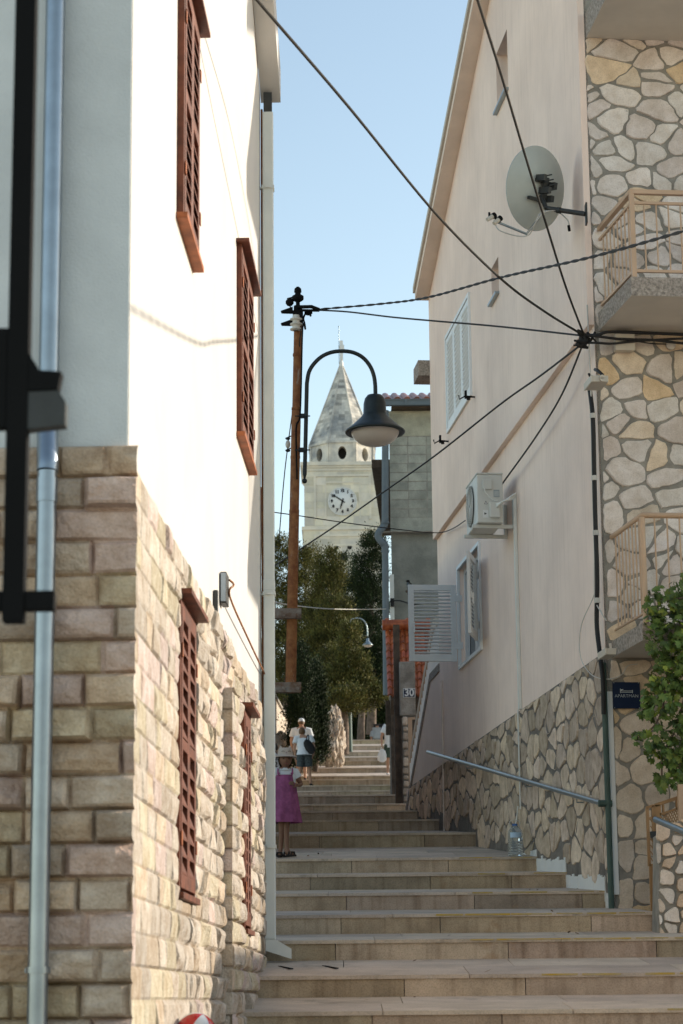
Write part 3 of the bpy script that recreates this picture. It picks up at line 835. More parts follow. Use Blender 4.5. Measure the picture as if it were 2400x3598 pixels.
# slit windows
for h in (sl1, sl2):
    mb = MB(); a, c, lo, hi = h
    mb.box(R, a, c, PU - .19, PU - .15, lo, lo + .05); mb.box(R, a, c, PU - .19, PU - .15, hi - .05, hi)
    mb.box(R, a, a + .05, PU - .19, PU - .15, lo + .05, hi - .05); mb.box(R, c - .05, c, PU - .19, PU - .15, lo + .05, hi - .05)
    w = mb.build('window', M['shutter_white'], ph)
    mb = MB(); mb.box(R, a + .05, c - .05, PU - .18, PU - .165, lo + .05, hi - .05); mb.build('pane', M['glass_dark'], w)
    mb = MB(); mb.box(R, a - .02, c + .03, PU - .14, PU + .05, lo - .03, lo - .002); mb.build('sill', M['rail_steel'], w)
# closed three-leaf shutters upstairs
a, c, lo, hi = upw
mb = MB(); mb.box(R, a, c, PU - .16, PU - .12, lo, hi, mi=1)
f = .05
mb.box(R, a - f, a, PU, PU + .03, lo - f, hi + f); mb.box(R, c, c + f, PU, PU + .03, lo - f, hi + f)
mb.box(R, a, c, PU, PU + .03, lo - f, lo); mb.box(R, a, c, PU, PU + .03, hi, hi + f)
w = mb.build('window', [M['shutter_white'], M['glass_dark']], ph)
for k in range(3):
    mb = MB(); wd = (c - a) / 3
    louvre(mb, lambda q, r, s_: R(q, PU - .02 + r, s_), a + wd * k + .006, a + wd * (k + 1) - .006, lo + .006, hi - .006, .04, .065, 17, tilt=-.9)
    mb.build('shutter', M['shutter_white'], w, bevel=.002)
for px, py in ((1640, 1392), (1550, 1548)):
    s_, z = R.uv(px, py, PU + .1)
    mb = MB()
    mb.tube([R(s_, PU, z - .01), R(s_, PU + .13, z)], .011, 6)
    mb.box(R, s_ - .02, s_ + .02, PU + .10, PU + .125, z - .03, z + .07); mb.box(R, s_ - .02, s_ + .02, PU + .06, PU + .10, z - .045, z - .012)
    mb.tube([R(s_, PU + .12, z), R(s_, PU + .19, z - .04), R(s_, PU + .2, z + .01)], .009, 6)
    mb.build('holdback', M['black_steel'], w)
# lower window, both leaves open
a, c, lo, hi = lw
mb = MB(); mb.box(R, a, c, -.14, -.12, lo, hi, mi=1)
for q in ((a, a + .055), (c - .055, c), ((a + c) / 2 - .03, (a + c) / 2 + .03)): mb.box(R, q[0], q[1], -.115, -.06, lo, hi)
mb.box(R, a + .055, c - .055, -.114, -.062, lo, lo + .055); mb.box(R, a + .055, c - .055, -.114, -.062, hi - .055, hi)
f = .045
mb.box(R, a - f, a, -.01, .03, lo - f, hi + f); mb.box(R, c, c + f, -.01, .03, lo - f, hi + f)
mb.box(R, a, c, -.01, .03, lo - f, lo); mb.box(R, a, c, -.01, .03, hi, hi + f)
w = mb.build('window', [M['shutter_white'], M['glass_dark']], ph)
wd = (c - a) / 2
lo2, hi2 = R.uv(1620, 2318, .02)[1], R.uv(1620, 2042, .02)[1]
hb = c + .015
def leaf(T, wl_, flip, open_face):
    mb = MB(); louvre(mb, T, .0, wl_, lo2, hi2, .042, .072, 18, tilt=.25 if not flip else -1.0)
    o = mb.build('shutter', M['shutter_white'], w, bevel=.003)
    mb = MB()
    for z in (lo2 + .16, hi2 - .22):
        mb = MB(); mb.box(T, -.075, .03, -.012, -.001, z, z + .085); mb.build('hinge', M['shutter_white'], o)
    mb = MB(); z = lo2 + (hi2 - lo2) * .46
    mb.box(T, wl_ - .06, wl_ - .025, -.016, -.001, z - .02, z + .06); mb.box(T, wl_ - .075, wl_ - .05, -.04, -.017, z - .09, z + .045)
    mb.build('latch', [M['shutter_white'], M['black_steel']], o)
    return o
yy = hb
leaf(lambda q, r, z: R(yy - .01 + r, .045 + q, z), .62, False, True)
ph1 = math.radians(163)
ha = a - .015
leaf(lambda q, r, z: R(ha + math.cos(ph1) * q + math.sin(ph1) * (-r), .05 + math.sin(ph1) * q + math.cos(ph1) * r * -1, z), .62, True, False)

# ledge shadow gap strip is real: the upper wall stands proud.  Stone base below.
mb = MB()
n = 40
for k in range(n):                           # mortar bed follows the steps
    s0, s1 = 13.35 * k / n, 13.35 * (k + 1) / n
    mb.box(R, s0, s1 - .0005, .001 if s0 < SE else .001, .016, 1.5, ZB)
base = mb.build('stone_base', M['dark_mortar'], ph)
mb = MB()
def tb(rnd, s, z):
    g = rnd.uniform(.70, 1.25); w_ = rnd.random()
    k = max(0, min(1, (s - 6) / 5))
    return (g * (1 + .22 * k), g * (.98 + .08 * k), g * (1 - .1 * w_))
def cb(s, z):
    p = R(s, 0, z)
    return z > lane_z(p.x - .2, p.y) + .07 + (.13 if s < 3.3 else 0) * (.55 + noise.noise((s * 3, 1, 2)))
voronoi_stones(mb, R, .05, 13.3, 2.45, ZB - .01, .36, .25, .017, .012, tb, cb, 4, .44, .016)
mb.build('base_stones', M['base_stone'], base)
mb = MB()                                    # leftover plaster along the step ends
rnd = random.Random(5)
for i, pr in enumerate(prof[4:8]):
    Y = pr[0]; Y2 = prof[i + 5][0]
    s0, s1 = max(.02, (Y - R.o.y) / R.d.y), (Y2 - R.o.y) / R.d.y
    if s1 < .1: continue
    m = 18
    if i == 3: s1 = s0 + (s1 - s0) * .22
    for k in range(m):
        sa, sb = s0 + (s1 - s0) * k / m, s0 + (s1 - s0) * (k + 1) / m
        pz = R(sa, 0, 0); h = lane_z(pz.x - .2, pz.y + .03)
        t0 = h + .13 + .5 * rnd.uniform(-.03, .03) + .05 * noise.noise((sa * 4, 2, i))
        mb.box(R, sa, sb - .0005, .014, .0225 + rnd.uniform(0, .003), h - .1, t0 if i < 3 else h + .07 * (1 - k / m))
mb.build('plaster_patch', M['white_paint'], base)

# outside stair beyond the house
xs = thing('outdoor_stair', 'pink outdoor staircase with tan railing climbing beside the far end of the pink house', 'staircase', R(13.0, 0, 3.8))
q = [R.uv(1436, 2777), R.uv(1512, 2396), R.uv(1556, 2340)]
q[2] = (SE + .01, q[1][1] + .02)
mb = MB(); mb.prism(R, [(q[0][0] + .25, 2.5), (q[0][0] + .25, ZB), (q[0][0], ZB), q[1], q[2], (SE + .01, 2.5)], -1.2, -.002); mb.build('stair_wall', M['pink_plaster'], xs)
mb = MB()
cop = [(q[0][0] + .30, q[0][1] - .35), (q[1][0], q[1][1]), (q[2][0], q[2][1])]
for (sa, za), (sb, zb2) in zip(cop[:-1], cop[1:]):
    mb.prism(R, [(sa, za + .003), (sa, za + .11), (sb, zb2 + .11), (sb, zb2 + .003)], -.22, .012)
mb.build('coping', M['terrazzo'], xs)
hr = [R.uv(1443, 2600, -.1), R.uv(1480, 2330, -.1), R.uv(1552, 2060, -.1)]
mb = MB()
hr3 = [(cop[0][0] - .15, cop[0][1] + .80), (cop[1][0], cop[1][1] + .73), (cop[2][0] - .3, cop[2][1] + .73)]
for (sa, za), (sb, zb2) in zip(hr3[:-1], hr3[1:]): mb.prism(R, [(sa, za), (sa, za + .14), (sb, zb2 + .14), (sb, zb2)], -.085, -.045)
for (sa, za), (sb, zb2), m in ((cop[0], cop[1], 20), (cop[1], cop[2], 7)):
    for k in range(m):
        t = (k + .5) / m; s_ = sa + (sb - sa) * t; z = za + (zb2 - za) * t
        mb.box(R, s_ - .012, s_ + .012, -.076, -.054, z + .11, z + .74, mi=1)
mb.build('stair_railing', [M['tan_metal'], M['white_paint']], xs)

# stone front with balconies
mb = MB(); mb.box(F, 0.002, 5.5, -.02, 0, 1.5, 12.4); fr = mb.build('front_wall', M['mortar'], ph)
mb = MB()
zs1, zs2, zs3 = F.uv(2105, 1163)[1], F.uv(2150, 2311)[1], F.uv(2059, 135)[1]
def tf(rnd, s, z):
    g = rnd.uniform(.84, 1.12)
    och = .6 if zs3 - .45 < z < zs3 or zs1 - .75 < z < zs1 or (z < zs2 and z > zs2 - .7) else .05
    if z < zs2 - .7: och = .3
    if rnd.random() < och:
        k = rnd.uniform(.25, 1.0); return (g * (1 - .08 * k), g * (1 - .27 * k), g * (1 - .52 * k))
    k = rnd.random()
    if z < zs2: return (g * .98, g * .90, g * .78)
    return (g, g * (1 - .06 * k), g * (.99 - .06 * k))
F2 = lambda a, b_, c: F(a, b_, c)
voronoi_stones(mb, F2, .045 - .0, 3.2, 2.3, zs2 - .02, .25, .22, .010, .012, tf, lambda s, z: s > .10 or z > 3.0, 12, .47, drop=.12)
voronoi_stones(mb, F2, .03, 3.2, zs2 + .0, zs1 - .02, .25, .215, .010, .015, tf, None, 23, .47, drop=.14)
voronoi_stones(mb, F2, .015, 3.2, zs1 + .02, zs3 - .0, .26, .185, .010, .015, tf, None, 31, .47, drop=.12)
mb.build('front_stones', M['front_stone'], fr)

def balcony(zb, ppx, cpx, slab, depth_extra, rail, tube):
    A = onz(*ppx, zb); B = onz(*cpx, zb)
    sA = (A - F.o).dot(F.d); bB = (B - F.o).dot(F.n); sB = (B - F.o).dot(F.d)
    pl = [F(sA, -.02, 0), F(sB, bB, 0), F(5.4, bB, 0), F(5.4, -.02, 0)]
    mb = MB()
    n = len(pl)
    P0, P1 = [(p.x, p.y, zb) for p in pl], [(p.x, p.y, zb + slab) for p in pl]
    mb.poly(P0[::-1], [(p[0], p[1]) for p in P0[::-1]], mi=1); mb.poly(P1, [(p[0], p[1]) for p in P1], mi=0)
    for k in range(n):
        k2 = (k + 1) % n; mb.poly([P0[k], P0[k2], P1[k2], P1[k]], None, (1, 1, 1), 0)
    sl_ = mb.build('balcony', [M['terrazzo'], M['slab_paint']], ph)
    if not rail: return
    mb = MB(); zt = zb + slab
    a2, b2, c2 = F(sA + .035, .03, 0), F(sB + .045, bB - .05, 0), F(5.3, bB - .05, 0)
    up = lambda p, z: Vector((p.x, p.y, z))
    H = rail
    if tube:
        mb.tube([up(a2, zt + H), up(b2, zt + H), up(c2, zt + H)], .026, 10)
        mb.tube([up(b2, zt), up(b2, zt + H - .02)], .026, 10)
        mb.tube([up(a2, zt + .1), up(b2, zt + .1)], .012, 6); mb.tube([up(b2, zt + .1), up(c2, zt + .1)], .012, 6)
        hb_ = H
    else:
        for p, q_ in ((a2, b2), (b2, c2)):
            d = (q_ - p).normalized(); nn = Vector((-d.y, d.x, 0)); T = lambda a, b_, c, p=p, d=d, nn=nn: p + d * a + nn * b_ + Vector((0, 0, c))
            ln = (q_ - p).length
            mb.box(T, 0, ln, -.024, .024, zt + H - .03, zt + H + .01)
            mb.box(T, 0, ln, -.013, .013, zt + H - .125, zt + H - .10)
            mb.box(T, 0, ln, -.013, .013, zt + .06, zt + .085)
        mb.box(lambda a, b_, c: b2 + F.d * a + F.n * b_ + Vector((0, 0, c)), -.021, .021, -.021, .021, zt, zt + H + .012)
        hb_ = H - .10
    for p, q_, m in ((a2, b2, 9), (b2, c2, int((c2 - b2).length / .112))):
        for k in range(1, m):
            r_ = p.lerp(q_, k / m)
            mb.tube([up(r_, zt + (.07 if not tube else .1)), up(r_, zt + hb_ - .005)], .0075, 6)
    mb.build('balcony_railing', M['tan_metal'], sl_)
balcony(zs1, (2103, 1163), (2219, 1038), .175, 0, .83, False)
balcony(zs2, (2150, 2311), (2259, 2249), .15, 0, .97, True)
balcony(zs3, (2059, 135), (2150, -50), .25, 0, 0, False)

# ---------------------------------------------------------------- things fixed to the pink house
# air conditioner
s0, s1, b0, b1 = 4.22, 4.98, .16, .45
zt, zb_ = R.uv(1677, 1664, b1)[1], R.uv(1677, 1838, b1)[1]
_sn = R.uv(1677, 1750, b1)[0]; s1 += _sn - s0; s0 = _sn
g = thing('air_conditioner', 'off-white air conditioner unit on brackets on the pink wall', 'air conditioner', R(s0, .05, zb_))
mb = MB(); mb.box(R, s0, s1, b0, b1, zb_, zt); mb.box(R, s0 - .006, s1 + .006, b0 - .005, b1 + .006, zt + .001, zt + .022); body = mb.build('casing', M['ac_body'], g, bevel=.012)
mb = MB()
cs, cz, rr = (s0 + s1) / 2 + .06, (zb_ + zt) / 2, .235
P = [R(cs + rr * math.cos(2 * PI * k / 32), b1 + .008, cz + rr * math.sin(2 * PI * k / 32)) for k in range(32)]
mb.poly(P, mi=1)
for k in range(9):
    r_ = rr * (k + 1) / 9
    mb.tube([R(cs + r_ * math.cos(2 * PI * j / 28), b1 + .016, cz + r_ * math.sin(2 * PI * j / 28)) for j in range(29)], .0028, 4, cap=False)
for k in range(24):
    a_ = 2 * PI * k / 24; mb.tube([R(cs + .03 * math.cos(a_), b1 + .018, cz + .03 * math.sin(a_)), R(cs + rr * math.cos(a_ + .3), b1 + .018, cz + rr * math.sin(a_ + .3))], .0028, 4)
mb.build('fan_grille', [M['ac_body'], M['dark_void']], body)
Ts = lambda a, b_, c: R(s0 - b_, b1 - a, zb_ + c)     # side that faces down the steps
h = zt - zb_
mb = MB(); mb.box(Ts, .06, .17, .001, .022, h * .68, h * .90); mb.build('handle_recess', M['ac_body'], body, bevel=.012)
mb = MB(); mb.box(Ts, .13, .25, .001, .05, h * .09, h * .42); mb.build('valve_cover', M['ac_body'], body, bevel=.012)
mb = MB(); mb.box(Ts, .185, .25, .0015, .004, h * .53, h * .68, mi=0)
for k in range(5): mb.box(Ts, .19, .245, .0045, .0055, h * (.55 + .024 * k), h * (.558 + .024 * k), mi=1)
mb.build('rating_plate', [M['rail_steel'], M['white_paint']], body)
mb = MB(); mb.box(Ts, .06, .12, .0015, .004, h * .10, h * .26, mi=1)
mb.poly([Ts(.075, .0045, h * .16), Ts(.105, .0045, h * .18), Ts(.075, .0045, h * .21)], mi=2)
mb.build('sticker', [M['rail_steel'], M['white_paint'], M['print_black']], body)
mb = MB()
mb.poly([Ts(.075, .005, h * .38), Ts(.115, .005, h * .38), Ts(.095, .005, h * .45)], mi=2); mb.poly([Ts(.083, .0055, h * .387), Ts(.107, .0055, h * .387), Ts(.095, .0055, h * .435)], mi=1)
mb.build('warning_sign', [M['rail_steel'], M['white_paint'], M['print_black']], body)
for s_ in (s0 + .08, s1 - .12):
    mb = MB(); mb.box(R, s_, s_ + .04, .002, b1 + .05, zb_ - .045, zb_ - .004); mb.box(R, s_, s_ + .04, .002, .04, zb_ - .0035, zb_ + .35)
    mb.build('bracket', M['ac_body'], g, bevel=.004)
mb = MB()
pt = R.p(1812, 1728, .03)
for k, o_ in enumerate((0, .02, .035)):
    mb.tube(spline([Ts(.20, .05, h * .36 - o_), Ts(.26, .13 + o_, h * .38), R(s0 - .12, .09, zb_ + h * .5 - o_), pt + Vector((0, 0, -.02 - o_))], 6), .011 - .002 * k, 6)
mb.tube(spline([Ts(.08, .02, h * .70), Ts(.09, .04, h * .6), Ts(.16, .045, h * .46), Ts(.22, .05, h * .44)], 6), .006, 6)
mb.build('hose', M['white_pipe'], g)
# white conduit and drain hose
mb = MB()
ps = [R.p(1808, 1740, .02), R.p(1816, 2480, .02)]
sc = (R.uv(1808, 1740, .02)[0])
z1_, z2_ = R.uv(1808, 1735, .02)[1], R.uv(1818, 2500, .02)[1]
mb.box(R, sc - .02, sc + .02, .002, .04, z2_, z1_); 
mb.box(R, sc - .014, sc + .014, .038, .052, R.uv(1818, 2850, .03)[1], z2_ - .004)
tag(mb.build('drain_pipe', M['white_pipe'], None, R(sc, .02, z2_), bevel=.004), 'white drain pipe running down the pink wall from the air conditioner', 'pipe')
mb = MB()
pb = at(1812, 2880, 24.15)
mb.tube(spline([R(sc, .07, R.uv(1818, 2840, .03)[1]), R(sc, .10, R.uv(1818, 2900, .03)[1]) , at(1801, 2915, 24.2)], 6), .008, 6)
tag(mb.build('hose', M['white_pipe'], None, at(1801, 2900, 24.2)), 'thin white hose leading down into the neck of the plastic bottle', 'hose')
mb = MB(); s_ = R.uv(1553, 2400, .02)[0]
mb.tube([R(s_, .025, R.uv(1553, 2392, .02)[1]), R(s_, .025, R.uv(1556, 2985, .02)[1])], .014, 8)
for py in (2530, 2640, 2840): z = R.uv(1553, py, .02)[1]; mb.tube([R(s_, .025, z), R(s_, .025, z + .03)], .019, 8)
tag(mb.build('drain_pipe', M['pink_soffit'], None, R(s_, 0, R.uv(1556, 2985)[1])), 'thin brown pipe standing on the stone base near the outdoor staircase', 'pipe')

# satellite dish
mt = R.p(2058, 752, PU + .02)
g = thing('satellite_dish', 'big grey satellite dish on a wall arm under the upper storey', 'satellite dish', mt)
dc = at(1885, 662, 20.75)
nd = Vector((-.62, .72, .22)).normalized()   # it looks away from the camera
ux = nd.cross(Vector((0, 0, 1))).normalized(); uy = ux.cross(nd)
mb = MB(); rd = .382
Tdish = lambda a, b_, c: dc + ux * a + uy * b_ + nd * c
prof_d = [(0.001, -.075)] + [(rd * k / 8, -.075 + .085 * (k / 8) ** 2) for k in range(1, 9)] + [(rd + .006, .012), (rd + .004, .022), (rd - .006, .018)] + [(rd * k / 8, -.068 + .085 * (k / 8) ** 2) for k in range(7, 0, -1)] + [(.001, -.066)]
mb.lathe(prof_d, lambda a, b_, c: dc + ux * a + uy * b_ * 1.06 + nd * c, 40)
mb.build('reflector', M['dish_grey'], g)
bk = dc - nd * .10 - uy * .08
el = at(1920, 733, 20.62)
mb = MB(); mb.tube([mt, el + Vector((.02, 0, 0)), el], .024, 10); mb.tube([el, bk + nd * .02], .022, 8)
mb.box(lambda a, b_, c: mt + Vector((a, b_, c)), -.004, .012, -.05, .05, -.10, .10)
mb.tube([el.lerp(mt, .28), el.lerp(mt, .36)], .031, 10)
mb.build('wall_arm', M['dark_steel'], g)
mb = MB()
Tb = lambda a, b_, c: dc + ux * a + uy * b_ - nd * (.07 + c)
for a_, b_, c_ in ((-.08, .08, .12), (.06, .03, .13), (-.02, -.03, .14), (.05, -.10, .12)):
    mb.box(Tb, a_ - .02, a_ + .02, b_ - .03, b_ + .03, .005, c_)
mb.box(Tb, -.10, .10, .045, .075, -.005, .03); mb.box(Tb, -.16, .0, -.14, -.11, -.01, .03); mb.box(Tb, -.03, .03, -.15, .10, .03, .06)
for k in range(4): mb.tube([Tb(-.06 + .03 * k, .10 - .04 * k, .1), Tb(-.02 + .03 * k, .12 - .04 * k, .14)], .007, 6)
mb.build('mounting_plate', M['dark_steel'], g)
lnb = at(1735, 775, 20.6)
jb = at(1850, 822, 20.55)
mb = MB(); mb.tube([Tb(.0, -.30, .02), jb, lnb + (jb - lnb) * .12], .013, 8); mb.build('feed_arm', M['rail_steel'], g)
for k, (qx, qy) in enumerate(((1725, 764), (1747, 776))):
    c_ = at(qx, qy, 20.55); d_ = (dc - c_).normalized()
    mb = MB(); mb.tube([c_ - d_ * .05, c_ + d_ * .02], [.02, .024], 10); mb.tube([c_ + d_ * .021, c_ + d_ * .055], .028, 12, mi=1); mb.tube([c_ - d_ * .02 , c_ - d_ * .02 + Vector((.0, 0, .06))], .011, 6, mi=1)
    mb.build('receiver', [M['beige_box'], M['black_steel']], g)
mb = MB()
mb.tube(spline([lnb, at(1760, 812, 20.5), jb + Vector((0, 0, -.02)), at(1890, 770, 20.45), at(1915, 745, 20.5), at(1960, 745, 20.6), at(1995, 775, 20.6), at(2000, 800, 20.6)], 8), .006, 6)
mb.tube(spline([jb, at(1880, 785, 20.45), at(1905, 745, 20.5), at(1990, 740, 20.6)], 8), .005, 6)
mb.tube([at(1998, 792, 20.6), at(2001, 812, 20.6)], .014, 8, mi=1)
mb.build('lead', [M['white_cable'], M['black_steel']], g)

# boxes and signs
def case(name, label, cat, fr, px0, px1, py0, py1, b0, b1, m, extra=None):
    (sa, za), (sb, zb2) = fr.uv(px0, py1, b1), fr.uv(px1, py0, b1)
    sa, sb = min(sa, sb), max(sa, sb)
    g = thing(name, label, cat, fr((sa + sb) / 2, b0, za))
    mb = MB(); mb.box(fr, sa, sb, b0, b1 - .018, za, zb2); mb.build('case', m, g, bevel=.005)
    mb = MB(); mb.box(fr, sa - .004, sb + .004, b1 - .0175, b1, za - .004, zb2 + .004); mb.build('lid', m, g, bevel=.006)
    if extra: extra(g, sa, sb, za, zb2)
    return g
case('junction_box', 'square beige cable box on the stone front under the middle balcony', 'junction box', F, 2165, 2229, 1172, 1228, .03, .13, M['beige_box'])
def knobs(g, sa, sb, za, zb2):
    for k in (.3, .62):
        mb = MB(); z = za + (zb2 - za) * k; mb.tube([R(sa - .001, .11, z), R(sa - .03, .11, z)], .022, 10); mb.build('gland', M['beige_box'], g)
    mb = MB(); mb.tube(spline([R(sb, .16, zb2 + .10), R(sb + .06, .12, zb2 + .05), R(sb + .05, .15, za + .1)], 6), .012, 6); mb.tube(spline([R(sb, .1, zb2 + .14), R(sa + .1, .12, zb2 + .07), R(sa, .1, zb2)], 5), .016, 6); mb.build('lead', M['cable'], g)
case('junction_box', 'beige cable box with round knobs at the pink house corner below the cable knot', 'junction box', R, 2052, 2076, 1318, 1372, .05, .21, M['beige_box'], knobs)
case('junction_box', 'small beige cable box low on the corner beside the blue sign', 'junction box', R, 2100, 2126, 2277, 2318, .03, .13, M['beige_box'])
sA, zA = F.uv(2358, 1211, .06)
mb = MB(); mb.lathe([(.001, .0), (.044, .0), (.046, .03), (.040, .042), (.001, .046)], lambda a, b_, c: F(sA + a, .03 + c, zA + b_), 24)
tag(mb.build('round_cover', M['slab_paint'], None, F(sA, .03, zA)), 'round cream cover on the ochre stones under the middle balcony', 'cover')
# APARTMAN sign
(sa, za), (sb, zb2) = F.uv(2155, 2489, .05), F.uv(2248, 2397, .05)
g = thing('apartment_sign', 'square dark blue sign reading APARTMAN with a small bed emblem', 'sign', F((sa + sb) / 2, .03, za))
mb = MB(); mb.box(F, sa, sb, .036, .05, za, zb2); mb.build('board', M['blue_sign'], g, bevel=.002)
mb = MB(); cs, cz, w_ = (sa + sb) / 2, (za + zb2) / 2, sb - sa
Tt = lambda a, b_: F(cs + a, .0515, cz + b_)
text_mesh('APARTMAN', w_ * .165, lambda a, b_: Tt(a, b_ - w_ * .03), mb, bold=-.0006)
mb.build('lettering', M['pale_print'], g)
mb = MB(); u = w_ * .01
def rect(a0, a1, b0, b1): mb.poly([Tt(a0 * u, b0 * u), Tt(a1 * u, b0 * u), Tt(a1 * u, b1 * u), Tt(a0 * u, b1 * u)])
rect(-23, -21, 8, 24); rect(21, 23, 8, 19); rect(-21, 21, 10, 12); rect(-20.8, 20.8, 15, 16.6)
mb.poly([Tt(-20.8 * u, 16.8 * u), Tt(-18 * u, 16.8 * u), Tt(-11 * u, 20 * u), Tt(-12 * u, 22 * u), Tt(-20.8 * u, 21 * u)])
mb.build('bed_emblem', M['pale_print'], g)
for a_ in (-1, 1):
    for b_ in (-1, 1):
        mb = MB(); mb.lathe([(.001, .0), (.006, .0), (.005, .004), (.001, .005)], lambda a, b2_, c, a_=a_, b_=b_: F(cs + a_ * w_ * .45 + a, .0505 + c, cz + b_ * w_ * .45 + b2_), 8); mb.build('screw', M['rail_steel'], g)

# corner post, conduit
sP = -.055
pz0 = lane_z(2.0, 20.5) - .1
mb = MB(); q0, q1 = R(sP, .035, pz0), R(sP, .035, R.uv(2120, 2330, .03)[1])
mb.tube([q0, q1], .027, 12)
tag(mb.build('rail_post', M['post_green'], None, q0), 'dark green metal post rising up the corner of the pink house', 'post')
mb = MB(); zc0, zc1 = R.uv(2130, 3150, .0)[1], R.uv(2130, 2432, 0)[1]
mb.box(F, .0, .045, .004, .035, zc0, zc1)
tag(mb.build('conduit', M['white_paint'], None, F(.02, .0, zc0), bevel=.004), 'white cable conduit beside the green corner post', 'conduit')
# handrail
mb = MB()
h0, h1 = R.p(1503, 2642, .12), Vector((0, 0, 0))
h1 = R(-.05, .09, R.uv(2118, 2822, .09)[1])
mb.tube([h0, h1], .024, 14)
mb.tube([R(-.05, .0, h1.z), R(-.05, .12, h1.z)], .032, 10, mi=1)
for t in (.3, .66, .9):
    p = h0.lerp(h1, t); mb.tube([p + Vector((0, 0, -.02)), p + Vector((0, 0, -.06)), p + R.n * -.12 + Vector((0, 0, -.06))], .007, 6)
tag(mb.build('handrail', [M['rail_steel'], M['post_green']], None, h1), 'long grey steel handrail sloping along the rubble stone base', 'handrail')

# ---------------------------------------------------------------- pole, lane lamp, cables
D = 2400 / 1568.0
def pd(x, y, Y): return at(x * D, y * D, Y)
YPOLE = 25.5
pb_, pt_ = pd(667, 1590, YPOLE), pd(684.5, 735, YPOLE)
g = thing('utility_pole', 'rusty metal utility pole with insulators on its top beside the white downspout', 'pole', pb_)
mb = MB()
pts = [pb_.lerp(pt_, t) for t in (0, .3, .48, .481, .75, .751, 1)]
mb.tube(pts, [.061, .059, .057, .054, .054, .048, .047], 14)
for t in (.10, .17, .31, .475, .62, .752, .90):
    p = pb_.lerp(pt_, t); mb.tube([p, p + Vector((0, 0, .03))], .0625 - .009 * t, 14)
mb.build('shaft', M['rusty'], g)
mb = MB()
top = pd(684, 738, YPOLE)
prof_i = [(.03, 0)]
for k in range(3): prof_i += [(.042, .005 + .06 * k), (.072, .012 + .06 * k), (.072, .026 + .06 * k), (.046, .034 + .06 * k)]
prof_i += [(.04, .19)]
mb.lathe(prof_i, lambda a, b_, c: top + Vector((-.02 + a, -.05 + b_, c - .13)), 18)
mb.build('insulator', M['porcelain'], g)
mb = MB()
c0 = pd(684, 712, YPOLE)
mb.lathe([(.001, -.16), (.062, -.16), (.062, .05), (.03, .06), (.03, .10), (.055, .11), (.085, .13), (.085, .17), (.045, .19), (.04, .21), (.055, .22), (.05, .26), (.02, .285), (.001, .285)], lambda a, b_, c: c0 + Vector((a * .8, b_ * .8, c)), 16)
mb.box(lambda a, b_, c: c0 + Vector((a, b_, c)), -.06, .06, -.06, .05, -.15, -.02)
for z in (-.02, -.17): mb.prism(lambda a, b_, c: c0 + Vector((a, b_, c + z)), [(-.06, .05), (-.20, -.0), (-.19, -.015), (-.06, -.02)], -.05, .02)
mb.build('cap', M['black_steel'], g)
mb = MB()
k0 = pd(665, 694, YPOLE)
mb.blob(k0, .05, .045, .05, 8, 6); mb.tube([k0 + Vector((-.03, 0, .04)), k0 + Vector((.06, 0, .065))], .012, 6)
mb.tube(spline([k0 + Vector((0, 0, -.04)), k0 + Vector((.03, 0, -.10)), k0 + Vector((.1, 0, -.11))], 5), .008, 6)
c1 = pd(700, 708, YPOLE)
mb.tube([c0 + Vector((.0, -.06, .02)), pd(715, 704, YPOLE - .1), pd(733, 711, YPOLE - .1)], .022, 8); mb.tube([c0 + Vector((.02, -.06, -.02)), pd(733, 713, YPOLE - .1)], .016, 8)
mb.blob(pd(708, 718, YPOLE), .05, .03, .035, 8, 6); mb.tube([pd(708, 718, YPOLE), pd(714, 726, YPOLE)], .012, 6)
mb.tube(spline([pd(703, 716, YPOLE), pd(697, 730, YPOLE), pd(700, 745, YPOLE - .1), pd(701, 756, YPOLE - .1), pd(697, 742, YPOLE - .1), pd(694, 770, YPOLE - .1), pd(691, 900, YPOLE - .08), pd(688, 960, YPOLE - .07), pd(680, 985, YPOLE - .07), pd(682, 1100, YPOLE - .07)], 6), .011, 6)
mb.build('cable_clamp', M['black_steel'], g)
for py in (1412, 1581):
    mb = MB(); a_, b_ = pd(610, py, YPOLE), pd(692, py, YPOLE)
    zc = a_.z
    mb.box(WORLD, a_.x, b_.x, YPOLE - .13, YPOLE - .075, zc - .055, zc + .055)
    mb.box(WORLD, a_.x, b_.x, YPOLE - .075, YPOLE - .02, zc - .055, zc - .043)
    for px in (651, 683): p = pd(px, py, YPOLE - .13); mb.tube([p, p + Vector((0, -.03, 0))], .022, 6)
    mb.build('bracket', M['rusty_grey'], g)

# lamp on the pole
YL = YPOLE - .02
g = thing('street_lamp', 'dark green bell-shaped street lamp on a curved arm fixed to the rusty pole', 'street lamp', pd(699, 1105, YL))
mb = MB()
arc = [pd(699.5, 1090, YL), pd(702, 990, YL), pd(704.5, 880, YL)]
ctr = [(704.5, 880), (709, 855), (720, 836), (738, 819), (760, 809), (785, 806), (810, 809), (832, 820), (848, 838), (857, 858), (861, 880), (862, 905)]
mb.tube([pd(699.5, 1090, YL)] + [pd(702, 990, YL)] + spline([pd(x, y, YL) for x, y in ctr], 4), .024, 12)
mb.tube([pd(699.5, 1088, YL), pd(699.3, 1098, YL)], [.024, .012], 12); mb.blob(pd(699.2, 1104, YL), .031, .031, .031, 12, 8)
mb.build('arm', M['lamp_green'], g)
for py in (955, 1033):
    mb = MB(); a_, b_ = pd(688, py, YL), pd(700, py, YL)
    mb.box(WORLD, a_.x - .02, b_.x, YL - .02, YL + .02, a_.z - .025, a_.z + .025)
    mb.tube([pd(677, py, YL - .07), pd(712, py, YL - .07)], .008, 6)
    mb.build('bracket', M['lamp_green'], g)
lc = pd(861, 990, YL)
u = 1.0 / (FP / D) * YL * 1.02             # metres per displayed pixel
Tl = lambda a, b_, c: lc + Vector((a, b_, c))
